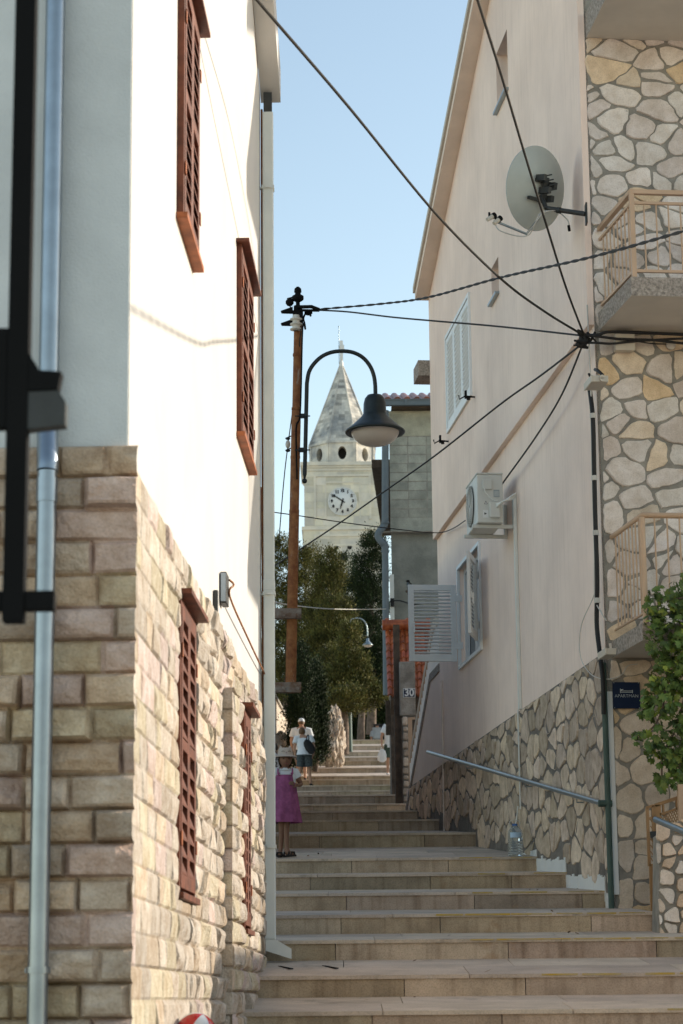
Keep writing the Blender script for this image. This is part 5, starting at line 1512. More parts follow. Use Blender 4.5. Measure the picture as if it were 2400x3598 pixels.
mb.box(WORLD, V(118, 0, YQ).x, V(140, 0, YQ).x, YQ, YQ + .05, V(0, 2020, YQ).z, V(0, 1360, YQ).z); mb.box(WORLD, V(140, 0, YQ).x, V(185, 0, YQ).x, YQ, YQ + .05, V(0, 1378, YQ).z, V(0, 1360, YQ).z); mb.box(WORLD, V(140, 0, YQ).x, V(156, 0, YQ).x, YQ + .002, YQ + .048, V(0, 1800, YQ).z, V(0, 1378, YQ).z); mb.box(WORLD, V(140, 0, YQ).x, V(185, 0, YQ).x, YQ + .002, YQ + .048, V(0, 1900, YQ).z, V(0, 1700, YQ).z); mb.build('frame', M['tan_metal'], g)
g = thing('wooden_screen', 'dark brown wooden board hanging above the person with the white bag', 'screen', at(1370, 2582, 44))
mb = MB(); xs0, xs1 = at(1355, 2500, 44).x, at(1388, 2500, 44).x; mb.box(WORLD, xs0, xs1, 44, 44.06, at(1370, 2582, 44).z, at(1370, 2462, 44).z)
for k in range(4): x = xs0 + (xs1 - xs0) * k / 4; mb.box(WORLD, x + .004, x + (xs1 - xs0) / 4 - .004, 43.985, 43.999, at(1370, 2578, 44).z, at(1370, 2464, 44).z)
mb.build('boards', M['brown_wood'], g)
g = thing('gate_post', 'slim blue grey metal post with a dark latch beside the brown door post', 'post', at(1383, 2820, 38))
mb = MB(); mb.box(WORLD, at(1381, 0, 38).x, at(1386.5, 0, 38).x, 38, 38.03, at(1383, 2822, 38).z, at(1383, 2585, 38).z); mb.build('upright', M['gutter_blue'], g)
mb = MB(); mb.box(WORLD, at(1375, 0, 38).x, at(1400, 0, 38).x, 37.95, 37.998, at(1383, 2664, 38).z, at(1383, 2650, 38).z); mb.box(WORLD, at(1376, 0, 38).x, at(1390, 0, 38).x, 37.93, 37.998, at(1383, 2680, 38).z, at(1383, 2666, 38).z); mb.build('latch', M['black_steel'], g)

# ---------------------------------------------------------------- church tower
YC = 140.0
def C(x, y, Y=YC): return at(1040 + x / 4.612, 1500 + y / 4.612, Y)
ct = thing('church_tower', 'pale stone church tower with a clock and an octagonal spire above the trees', 'church tower', (C(745, 2000).x, YC + 2.5, 15))
cx = C(745, 0).x
u = YC / FP / 4.612 * 1.02
hw = 625 * u
cy = YC + hw
zq = lambda y: C(745, y).z
TT = lambda a, b_, c: Vector((cx + a, cy + b_, c))
def sq(mb, h, z0, z1, col=(1, 1, 1)): mb.box(TT, -h, h, -h, h, z0, z1, col)
rnd = random.Random(4)
mb = MB(); sq(mb, hw * 1.03, 12, zq(1665)); sq(mb, hw, zq(1615), zq(700)); 
mb.build('shaft', M['tower_stone'], ct)
mb = MB()                                    # big facing blocks, each with its own tone
for z0_, z1_, h_ in ((zq(2300), zq(1690), hw * 1.03), (zq(1600), zq(720), hw)):
    z = z0_
    while z < z1_ - .05:
        zz = min(z1_, z + rnd.uniform(.42, .62)); x = -h_
        while x < h_ - .02:
            xx = min(h_, x + rnd.uniform(.5, 1.2)); q = rnd.uniform(.80, 1.12)
            mb.box(TT, x + .012, xx - .012, -h_ - .02, -h_, z + .012, zz - .012, (q, q, q * rnd.uniform(.93, 1.03)))
            x = xx
        x = -h_
        while x < h_ - .02:
            xx = min(h_, x + rnd.uniform(.5, 1.2)); q = rnd.uniform(.80, 1.12)
            mb.box(TT, h_, h_ + .02, x + .012, xx - .012, z + .012, zz - .012, (q, q, q)); x = xx
        z = zz
mb.build('facing_blocks', M['tower_stone'], ct)
mb = MB()
sq(mb, hw * 1.10, zq(632), zq(575)); sq(mb, hw * 1.06, zq(665), zq(632) - .002); sq(mb, hw * 1.03, zq(712), zq(665) - .002)
sq(mb, hw * 1.07, zq(1672), zq(1618))
def frame(x0, x1, y0, y1, w, d, hh):
    A, B_, z0_, z1_ = (x0 - 745) * u, (x1 - 745) * u, zq(y1), zq(y0)
    mb.box(TT, A, B_, -hh - d, -hh - .021, z1_ - w, z1_); mb.box(TT, A, A + w, -hh - d, -hh - .021, z0_, z1_ - w - .001); mb.box(TT, B_ - w, B_, -hh - d, -hh - .021, z0_, z1_ - w - .001)
frame(275, 1210, 770, 1500, .14, .09, hw); frame(455, 1040, 885, 1490, .10, .06, hw); frame(275, 1210, 1745, 2300, .14, .09, hw * 1.03); frame(455, 1040, 1905, 2300, .12, .06, hw * 1.03)
mb.build('cornice', M['tower_stone'], ct)
mb = MB()
for x_ in (635, 850):
    P = [TT((x_ - 745) * u + .15 * math.cos(2 * PI * k / 20), -hw * 1.03 - .03, zq(1955) + .15 * math.sin(2 * PI * k / 20)) for k in range(20)]
    mb.poly(P[::-1])
mb.lathe([(.001, 0), (.3, 0), (.3, .02)], lambda a, b_, c: TT((745 - 745) * u + a, -hw * 1.03 - .035 - c, zq(2120) + b_), 20)
mb.build('round_opening', M['dark_void'], ct)
# clock
mb = MB(); rc = 228 * u
cz = zq(1207); Tc = lambda a, b_, d=0: TT((742 - 745) * u + a, -hw - .09 - d, cz + b_)
mb.lathe([(.001, .09), (rc, .09), (rc, 0), (rc * 1.04, 0), (rc * 1.04, .11), (rc * .985, .11), (rc * .985, .09)], lambda a, b_, c: Tc(a, b_, c - .09), 48); dial = mb.build('clock', M['white_paint'], ct)
mb = MB()
for k in range(1, 13):
    a_ = 2 * PI * k / 12; sx, sy = math.sin(a_), math.cos(a_)
    text_mesh(str(k), rc * .28, lambda a, b_, sx=sx, sy=sy: Tc(sx * rc * .76 + a, sy * rc * .76 + b_, .012), mb, bold=.022)
    mb.poly([Tc(sx * rc * q + (-sy if q2 else sy) * rc * .012, sy * rc * q + (sx if q2 else -sx) * rc * .012, .012) for q, q2 in ((.90, 0), (.97, 0), (.97, 1), (.90, 1))])
mb.build('numeral', M['print_black'], dial)
mb = MB()
def hand(ang, ln, tail, w):
    d, p = (math.sin(ang), math.cos(ang)), (math.cos(ang), -math.sin(ang))
    pts_ = [(-tail, -w * .9), (-tail, w * .9), (ln * .5, w), (ln, w * .45), (ln, -w * .45), (ln * .5, -w)]
    P = [Tc(d[0] * a + p[0] * b_, d[1] * a + p[1] * b_, .03) for a, b_ in pts_]
    mb.poly(P); mb.poly([q + Vector((0, -.02, 0)) for q in P][::-1])
hand(2 * PI * 50.7 / 60, rc * .88, rc * .2, rc * .045); hand(2 * PI * 6.55 / 12, rc * .60, rc * .2, rc * .055)
mb.build('hand', M['print_black'], dial)
# octagonal drum
def octo(r, z, rot=PI / 8): return [TT(r * math.cos(PI / 4 * k + rot), r * math.sin(PI / 4 * k + rot), z) for k in range(8)]
ro = (985 - 545) / 2 * u / math.sin(PI / 8)
zd0, zd1 = zq(572), zq(205)
mb = MB()
A, B_ = octo(ro, zd0), octo(ro, zd1)
ovz, ovr, ovh = zq(395), 70 * u, 112 * u
for k in range(8):
    k2 = (k + 1) % 8
    a, b_, c, d = A[k], A[k2], B_[k2], B_[k]
    mid = (a + b_) / 2; ex = (b_ - a).normalized(); out = Vector((mid.x - cx, mid.y - cy, 0)).normalized()
    hwid = (b_ - a).length / 2
    def FP_(s, z, dd=0): return Vector((mid.x, mid.y, 0)) + ex * s - out * dd + Vector((0, 0, z))
    m_ = 24; ring = [(ovr * math.cos(2 * PI * j / m_), ovz + ovh * math.sin(2 * PI * j / m_)) for j in range(m_)]
    def outer(j):
        th = 2 * PI * j / m_; x_, y_ = math.cos(th), math.sin(th)
        t = min(hwid / max(1e-6, abs(x_)), ((zd1 - ovz) if y_ > 0 else (ovz - zd0)) / max(1e-6, abs(y_)))
        return (x_ * t, ovz + y_ * t)
    cs_ = [(hwid, zd1), (-hwid, zd1), (-hwid, zd0), (hwid, zd0)]
    for j in range(m_):
        j2 = (j + 1) % m_
        o1, o2 = outer(j), outer(j2)
        pl = [ring[j], o1]
        if abs(abs(o1[0]) - hwid) < 1e-6 and abs(abs(o2[0]) - hwid) > 1e-6 or abs(abs(o1[0]) - hwid) > 1e-6 and abs(abs(o2[0]) - hwid) < 1e-6:
            pl.append((hwid if o1[0] + o2[0] > 0 else -hwid, zd1 if o1[1] + o2[1] > 2 * ovz else zd0))
        pl += [o2, ring[j2]]
        mb.poly([FP_(*q) for q in pl], None, (1, 1, 1))
        mb.poly([FP_(*ring[j]), FP_(*ring[j2]), FP_(*ring[j2], .55), FP_(*ring[j], .55)], None, (.9, .86, .8))
    mb.poly([FP_(*q, .55) for q in ring], None, (.6, .6, .6), 1)
    for sg in (-1, 1):
        s0_, s1_ = (hwid - .16, hwid) if sg > 0 else (-hwid, -hwid + .16)
        T3 = lambda a, b2, c: FP_(a, c, -b2)
        mb.box(T3, s0_, s1_, .002, .05, zd0 + .01, zd1 - .01, (1.05, 1.03, 1.0))
mb.build('drum', [M['spire_stone'], M['dark_void']], ct)
mb = MB()
ztop = at(1210, 1250, YC).z
A, B_ = octo(ro * 1.05, zd1 - .12), octo(ro * 1.05, zd1 + .02)
for k in range(8): k2 = (k + 1) % 8; mb.poly([A[k], A[k2], B_[k2], B_[k]]); mb.poly([A[k2], A[k], TT(0, 0, zd1 - .12)]); mb.poly([B_[k], B_[k2], TT(0, 0, zd1 + .02)])
rows = 26; rt_ = 26 * u * 1.1
for r in range(rows):
    t0, t1 = r / rows, (r + 1) / rows
    r0_, r1_ = ro * 1.0 + (rt_ - ro) * t0, ro + (rt_ - ro) * t1
    A, B_ = octo(r0_ + .012, zd1 + .02 + (ztop - zd1) * t0), octo(r1_ + .0, zd1 + .02 + (ztop - zd1) * t1)
    for k in range(8):
        k2 = (k + 1) % 8; nb_ = max(1, int(5 * (1 - t0)))
        for b3 in range(nb_):
            f0, f1 = b3 / nb_, (b3 + 1) / nb_; q = rnd.choice((.62, .8, .95, 1.0, 1.1, 1.15))
            mb.poly([A[k].lerp(A[k2], f0), A[k].lerp(A[k2], f1), B_[k].lerp(B_[k2], f1), B_[k].lerp(B_[k2], f0)], None, (q, q, q))
for k in range(8):
    mb.tube([octo(ro * 1.0, zd1 + .02)[k], octo(rt_, ztop)[k]], [.09, .05], 6)
mb.build('spire', M['spire_stone'], ct)
mb = MB()
mb.lathe([(rt_ * 1.25, ztop - .02), (rt_ * 1.35, ztop + .12), (rt_ * 1.0, ztop + .3), (rt_ * .5, ztop + .42), (.001, ztop + .45)], lambda a, b_, c: TT(a, b_, c), 16)
zc0, zc1 = ztop + .4, at(1210, 1160, YC).z
mb.box(TT, -.09, .12, -.10, .10, zc0, zc1); mb.box(TT, .121, .20, -.08, .08, zc0 + (zc1 - zc0) * .52, zc0 + (zc1 - zc0) * .78); mb.box(TT, -.17, -.091, -.08, .08, zc0 + (zc1 - zc0) * .6, zc0 + (zc1 - zc0) * .74)
mb.build('cross', M['white_paint'], ct)
mb = MB(); p0 = TT(-.14, -.12, zc0 - .3); zz = at(1206, 1110, YC).z; mb.tube([p0, Vector((p0.x, p0.y, zz))], .022, 6); mb.blob((p0.x, p0.y, zz), .05, .05, .03, 6, 5); mb.build('lightning_rod', M['rail_steel'], ct)

# ---------------------------------------------------------------- trees, rocks and things along the upper steps
def clump_tree(name, label, cx_, cy_, ztop_, zbot, lobes, n, leaf, mt, trunk=None, group=None, up=.5, seed=1):
    """Crown made of leaf sprays around many small clumps; lobes: (x, y, z, rx, ry, rz)."""
    rnd = random.Random(seed)
    g = thing(name, label, 'tree', (cx_, cy_, zbot), group)
    V_, Fc, Cc = [], [], []
    mb = MB()
    tot = sum(l[3] * l[5] for l in lobes)
    for (lx, ly, lz, ra, rb_, rc_) in lobes:
        m = max(6, int(n * ra * rc_ / tot))
        for _ in range(m):
            d = Vector((rnd.gauss(0, 1), rnd.gauss(0, 1), rnd.gauss(0, 1))).normalized()
            r_ = rnd.uniform(.45, 1.06) ** .6
            c = Vector((lx + d.x * ra * r_, ly + d.y * rb_ * r_, lz + d.z * rc_ * r_))
            tone = rnd.uniform(.40, 1.5); warm = rnd.uniform(.9, 1.15)
            col = (tone * warm, tone, tone * .9)
            cr = rnd.uniform(.10, .24) * (leaf / .08) ** .5
            axis = (d * .6 + Vector((0, 0, up)) + Vector((rnd.uniform(-.4, .4), rnd.uniform(-.4, .4), 0))).normalized()
            for k in range(rnd.randint(20, 30)):
                o_ = Vector((rnd.gauss(0, .55), rnd.gauss(0, .55), rnd.gauss(0, .55))) * cr + axis * rnd.uniform(-.3, .9) * cr
                a_ = (axis + Vector((rnd.uniform(-.7, .7), rnd.uniform(-.7, .7), rnd.uniform(-.5, .7)))).normalized()
                s_ = a_.cross(Vector((rnd.uniform(-1, 1), rnd.uniform(-1, 1), rnd.uniform(-1, 1)))).normalized()
                L_ = leaf * rnd.uniform(.7, 1.4); p = c + o_
                mb.poly([p, p + a_ * L_ * .5 + s_ * L_ * .19, p + a_ * L_, p + a_ * L_ * .5 - s_ * L_ * .19], [(0, 0)] * 4, col)
    mb.build('crown', mt, g)
    if trunk:
        mb = MB()
        for pts_, r0_, r1_ in trunk:
            P = spline(pts_, 5); mb.tube(P, [r0_ + (r1_ - r0_) * k / (len(P) - 1) for k in range(len(P))], 9)
        mb.build('trunk', M['bark'], g)
    return g
def lobes_px(L_, Y):
    out = []
    for x, y, rx_, ry_, dy in L_:
        p = at(x, y, Y + dy); k = (Y + dy) / FP * 1.02
        out.append((p.x, p.y, p.z, rx_ * k, rx_ * k * .9, ry_ * k))
    return out
def tr(px, y0, y1, Y, r0_, r1_): return ([at(px, y0, Y), at(px + 3, (y0 + y1) / 2, Y), at(px - 2, y1, Y)], r0_, r1_)
Y = 80; lb = lobes_px([(1165, 1985, 26, 55, 0), (1150, 2080, 45, 70, 0), (1180, 2170, 60, 70, -1), (1125, 2150, 45, 60, 0), (1150, 2260, 80, 75, -1), (1215, 2240, 45, 60, -1), (1100, 2250, 45, 60, 0), (1195, 2350, 85, 75, -2), (1120, 2360, 70, 70, -1), (1185, 2030, 22, 50, 0), (1125, 2010, 22, 45, 0)], Y)
clump_tree('cypress_tree', 'broad sunlit evergreen in front of the church tower behind the rusty pole', *at(1160, 2600, Y)[:2], 0, at(1160, 2600, Y).z, lb, 2300, .085, M['leaf'], [tr(1160, 2620, 2100, Y, .22, .08)], 'evergreen trees below the church', seed=3)
Y = 72; lb = lobes_px([(1227, 2215, 20, 22, 0), (1224, 2265, 26, 34, 0), (1225, 2330, 34, 40, 0), (1185, 2390, 55, 40, 0), (1245, 2400, 50, 35, 0), (1150, 2440, 45, 40, 0), (1290, 2435, 40, 22, 0), (1225, 2455, 60, 30, -1), (1310, 2462, 28, 14, 0), (1180, 2488, 60, 20, 0), (1262, 2482, 40, 18, 0), (1338, 2448, 18, 14, 0), (1130, 2480, 30, 26, 0), (1270, 2350, 25, 25, 0)], Y)
clump_tree('cypress_tree', 'low spreading evergreen branch mass hanging over the upper steps', *at(1208, 2640, Y)[:2], 0, at(1208, 2640, Y).z, lb, 1700, .08, M['leaf'], [tr(1206, 2650, 2450, Y, .20, .12), ([at(1208, 2500, Y), at(1240, 2440, Y), at(1280, 2420, Y)], .09, .04)], 'evergreen trees below the church', seed=5)
Y = 92; lb = lobes_px([(1300, 1925, 26, 50, 0), (1318, 2010, 38, 70, 0), (1275, 2060, 40, 60, 0), (1310, 2130, 55, 70, 0), (1290, 2240, 65, 80, 0), (1330, 2330, 50, 80, 0), (1285, 2360, 60, 70, 0), (1262, 1990, 16, 40, 0), (1335, 1905, 16, 40, 0)], Y)
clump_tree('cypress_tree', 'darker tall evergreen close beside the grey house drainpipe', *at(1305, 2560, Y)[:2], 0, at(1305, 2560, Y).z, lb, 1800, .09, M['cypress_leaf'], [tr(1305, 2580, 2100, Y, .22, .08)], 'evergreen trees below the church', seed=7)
Y = 84; lb = lobes_px([(990, 1935, 40, 45, 0), (1040, 1960, 40, 40, 0), (1000, 2030, 60, 70, 0), (1070, 1985, 30, 50, 0), (1060, 2080, 55, 60, 0), (985, 2150, 70, 80, 0), (1050, 2200, 60, 80, 0), (1000, 2290, 80, 80, 0), (1060, 2330, 60, 70, 0), (990, 2400, 70, 60, 0), (960, 2470, 50, 50, 2), (1020, 2480, 60, 45, 2), (950, 1925, 30, 40, 0), (1100, 1965, 28, 40, 1)], Y)
clump_tree('cypress_tree', 'dense evergreen behind the rusty pole on the left of the trees', *at(1010, 2560, Y)[:2], 0, at(1010, 2560, Y).z, lb, 2200, .085, M['leaf'], [tr(1010, 2580, 2100, Y, .22, .08)], 'evergreen trees below the church', seed=9)
Y = 98; lb = lobes_px([(1180, 2100, 60, 70, 0), (1100, 2200, 80, 90, 0), (1010, 2300, 80, 100, 0), (960, 2450, 60, 80, 0), (1030, 2460, 80, 70, 0), (1215, 2010, 30, 60, 0), (1235, 2110, 60, 80, 0), (1240, 2230, 80, 90, 0), (1240, 2360, 110, 100, 0), (1240, 2470, 120, 90, 0), (1130, 2450, 110, 90, 0), (1320, 2500, 70, 80, 0)], Y)
clump_tree('cypress_tree', 'dark shaded evergreen thicket filling the gaps behind the taller trees', *at(1240, 2560, Y)[:2], 0, at(1240, 2560, Y).z, lb, 2400, .11, M['cypress_leaf'], [tr(1240, 2580, 2100, Y, .25, .1)], 'evergreen trees below the church', seed=11)  # dark leaf colour stands in for deep shadow between the trees
Y = 94; lb = lobes_px([(1270, 2520, 60, 50, 0), (1330, 2540, 50, 60, 0), (1230, 2560, 50, 50, 0), (1370, 2500, 40, 60, 0), (1300, 2470, 70, 40, 0), (1290, 2570, 60, 35, 0), (1345, 2580, 50, 35, 0)], Y)
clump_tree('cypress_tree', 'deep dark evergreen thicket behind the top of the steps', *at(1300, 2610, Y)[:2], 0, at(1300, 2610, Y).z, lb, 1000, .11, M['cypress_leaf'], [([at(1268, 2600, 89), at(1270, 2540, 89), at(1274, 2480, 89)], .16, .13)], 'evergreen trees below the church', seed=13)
for (px, yt, hw_, lab, sd, yy_) in ((1055, 2260, 40, 'slim dark green cypress column on the left behind the two climbers', 21, 63.5), (1108, 2330, 36, 'slim dark cypress column on the right beside the sunlit rock', 23, 64.5)):
    lb = lobes_px([(px + (i % 2) * 6 - 3, yt + 45 + i * 52, hw_ * (.45 + .55 * min(1, i / 3.0)) * (1 if i < 7 else .8), 48, 0) for i in range(int((2690 - yt) / 52))], yy_)
    clump_tree('cypress_tree', lab, *at(px, 2700, yy_)[:2], 0, at(px, 2705, yy_).z, lb, 1100, .065, M['cypress_leaf'], [tr(px, 2712, 2400, yy_, .09, .04)], 'cypress columns by the steps', up=1.2, seed=sd)

def rockmesh(name, label, cat, c, rx_, ry_, rz_, seed, m, amp=.35, fr=1.2, sub=5):
    bm = bmesh.new(); bmesh.ops.create_icosphere(bm, subdivisions=sub, radius=1)
    for v in bm.verts:
        d = v.co.normalized()
        n_ = noise.fractal(d * fr + Vector((seed, 0, 0)), .9, 2.1, 6) * amp + (1 - abs(noise.noise(d * fr * 2.4 + Vector((seed, 5, 0))))) * amp * .6 - amp * .3
        v.co = Vector((d.x * rx_, d.y * ry_, d.z * rz_)) * (1 + n_)
    me = bpy.data.meshes.new(name); bm.to_mesh(me); bm.free()
    me.materials.append(m)
    o = bpy.data.objects.new(name, me); COL.objects.link(o); o.location = c
    return tag(o, label, cat)
Yk = 70; k = Yk / FP * 1.02
rockmesh('rock', 'tall sunlit craggy rock beside the cypress columns', 'rock', at(1170, 2600, Yk), 36 * k, .55, 92 * k, 3.3, M['rock'], .42, 1.7)
rockmesh('rock', 'narrow pale rock spur behind the big crag and left of the lamp post', 'rock', at(1207, 2570, Yk + 4), 16 * k, .4, 70 * k, 8.1, M['rock'], .35, 1.5, 4)
rockmesh('rock', 'low grey boulder heap at the left under the sunlit wall', 'rock', at(985, 2650, 64), 40 * k, .6, 62 * k, 5.7, M['rock'], .3, 1.4)
g = thing('garden_wall', 'sunlit pale stone wall at the left behind the girl', 'wall', at(975, 2640, 66))
mb = MB(); a_, b_ = at(922, 2640, 59), at(1030, 2640, 72); zt0 = at(975, 2488, 66).z
mb.plan([(a_.x, 59), (b_.x, 72), (b_.x - .4, 72.1), (a_.x - .4, 59.1)], 6, zt0)
mb.build('stones', rubble_mat('garden_stone', (.60, .52, .42), (.50, .40, .31), (.33, .28, .22), 2.6, 3.2), g)
mb = MB(); mb.plan([(a_.x + .05, 58.95), (b_.x + .05, 72.05), (b_.x - .45, 72.15), (a_.x - .45, 59.05)], zt0 + .003, zt0 + .08); mb.build('coping', M['concrete'], g)
mb = MB(); x_ = at(1196, 2520, 76); mb.box(WORLD, x_.x - .12, x_.x + .12, 76, 76.2, at(1196, 2640, 76).z, at(1196, 2492, 76).z)
tag(mb.build('green_door', mat('green_paint', (.04, .20, .12), .6), None, at(1196, 2640, 76), bevel=.02), 'narrow strip of bright green board between the rock and the tree trunk', 'board')

# lamp post on the upper steps
Yz = 74
g = thing('street_lamp', 'far green lamp post with a small white bell lamp among the trees', 'street lamp', at(1227, 2640, Yz))
mb = MB(); pz = [at(1229, 2642, Yz), at(1227, 2560, Yz), at(1225.5, 2485, Yz)]
mb.tube(pz, .095, 10); mb.tube([at(1225.5, 2485, Yz), at(1226, 2200, Yz)] + spline([at(1226, 2200, Yz), at(1232, 2180, Yz), at(1250, 2172, Yz), at(1272, 2176, Yz), at(1286, 2192, Yz), at(1291, 2215, Yz), at(1291.5, 2235, Yz)], 4), .022, 8, mi=1)
mb.build('post', [M['post_green'], M['rail_steel']], g)
lq = at(1292, 2265, Yz); k = Yz / FP * .76
mb = MB(); mb.lathe([(.001, 32 * k), (6 * k, 30 * k), (7 * k, 18 * k), (22 * k, 2 * k), (26 * k, -3 * k), (20 * k, -3 * k), (5 * k, 8 * k)], lambda a, b_, c: lq + Vector((a, b_, c)), 20); mb.build('shade', M['rail_steel'], g)
mb = MB(); mb.lathe([(20 * k, -4 * k), (17 * k, -9 * k), (9 * k, -12 * k), (.001, -13 * k)], lambda a, b_, c: lq + Vector((a, b_, c)), 16); mb.build('bowl', M['lamp_bowl'], g)

# ---------------------------------------------------------------- people
def skin_body(pts, edges, root, sub=2):
    """One continuous skin grown over a skeleton: pts name -> (Vector, radius or (rx, ry))."""
    names = list(pts); idx = {n_: i for i, n_ in enumerate(names)}
    me = bpy.data.meshes.new('skeleton')
    me.from_pydata([tuple(pts[n_][0]) for n_ in names], [(idx[a], idx[b_]) for a, b_ in edges], [])
    o = bpy.data.objects.new('skeleton', me); COL.objects.link(o)
    o.modifiers.new('skin', 'SKIN').use_smooth_shade = True
    ss = o.modifiers.new('sub', 'SUBSURF'); ss.levels = sub
    for i, n_ in enumerate(names):
        r_ = pts[n_][1]; d = me.skin_vertices[0].data[i]
        d.radius = r_ if isinstance(r_, tuple) else (r_, r_); d.use_root = (n_ == root)
    dg = bpy.context.evaluated_depsgraph_get(); dg.update()
    m2 = bpy.data.meshes.new_from_object(o.evaluated_get(dg))
    V_ = [v.co.copy() for v in m2.vertices]; Fc = [tuple(p.vertices) for p in m2.polygons]
    bpy.data.objects.remove(o); bpy.data.meshes.remove(me); bpy.data.meshes.remove(m2)
    return V_, Fc
def add_raw(mb, V_, Fc, mi=0):
    i = len(mb.v); mb.v += [tuple(v) for v in V_]
    for f in Fc:
        mb.f.append(tuple(i + k for k in f)); mb.uv.append([(0, 0)] * len(f)); mb.c.append((1, 1, 1)); mb.m.append(mi); mb.sm.append(True)
def head_mesh(mb, c, s, fwd, face=True):
    """Head about s tall: skull, jaw, nose, brow, ears; materials 0 skin, 1 dark, 2 lips."""
    f = Vector(fwd).normalized(); r_ = f.cross(Vector((0, 0, 1))).normalized(); u_ = r_.cross(f)
    n_, m_ = 28, 22; P = []
    for j in range(n_):
        for k in range(m_):
            th = PI * k / (m_ - 1); ph_ = 2 * PI * j / n_
            z = -math.cos(th); rr_ = math.sin(th)
            x = rr_ * math.cos(ph_); y = rr_ * math.sin(ph_)          # y forwards
            jaw = 1 - .30 * max(0, -z) ** 1.5
            px_, py_, pz_ = x * .36 * jaw, y * (.45 if y < 0 else .42 * (1 - .12 * max(0, -z))), z * .5
            if y > 0:
                e = math.exp(-((x / .16) ** 2)) * math.exp(-(((z + .14) / .16) ** 2)); py_ += .085 * e
                for sx in (-1, 1): py_ -= .035 * math.exp(-(((x - sx * .40) / .2) ** 2) - (((z - .04) / .15) ** 2))
                py_ += .02 * math.exp(-((x / .25) ** 2) - (((z + .50) / .08) ** 2)) + .03 * math.exp(-((x / .3) ** 2) - (((z + .85) / .15) ** 2))
            P.append(c + (r_ * px_ + f * py_ + u_ * pz_) * s)
    mb.grid(P, n_, m_, mi=0, closeu=True)
    for sx in (-1, 1):
        mb.blob(c + (r_ * sx * .365 - f * .03 - u_ * .02) * s, .03 * s, .06 * s, .10 * s, 8, 6)
        if face:
            mb.blob(c + (r_ * sx * .145 + f * .365 + u_ * .02) * s, .055 * s, .03 * s, .026 * s, 8, 6, mi=1)
            mb.tube([c + (r_ * sx * .08 + f * .40 + u_ * .10) * s, c + (r_ * sx * .15 + f * .385 + u_ * .12) * s, c + (r_ * sx * .22 + f * .34 + u_ * .10) * s], .012 * s, 5, mi=1)
    if face: mb.blob(c + (f * .395 - u_ * .255) * s, .085 * s, .03 * s, .026 * s, 8, 6, mi=2)
M['lips'] = mat('lips', (.30, .10, .085), .5)
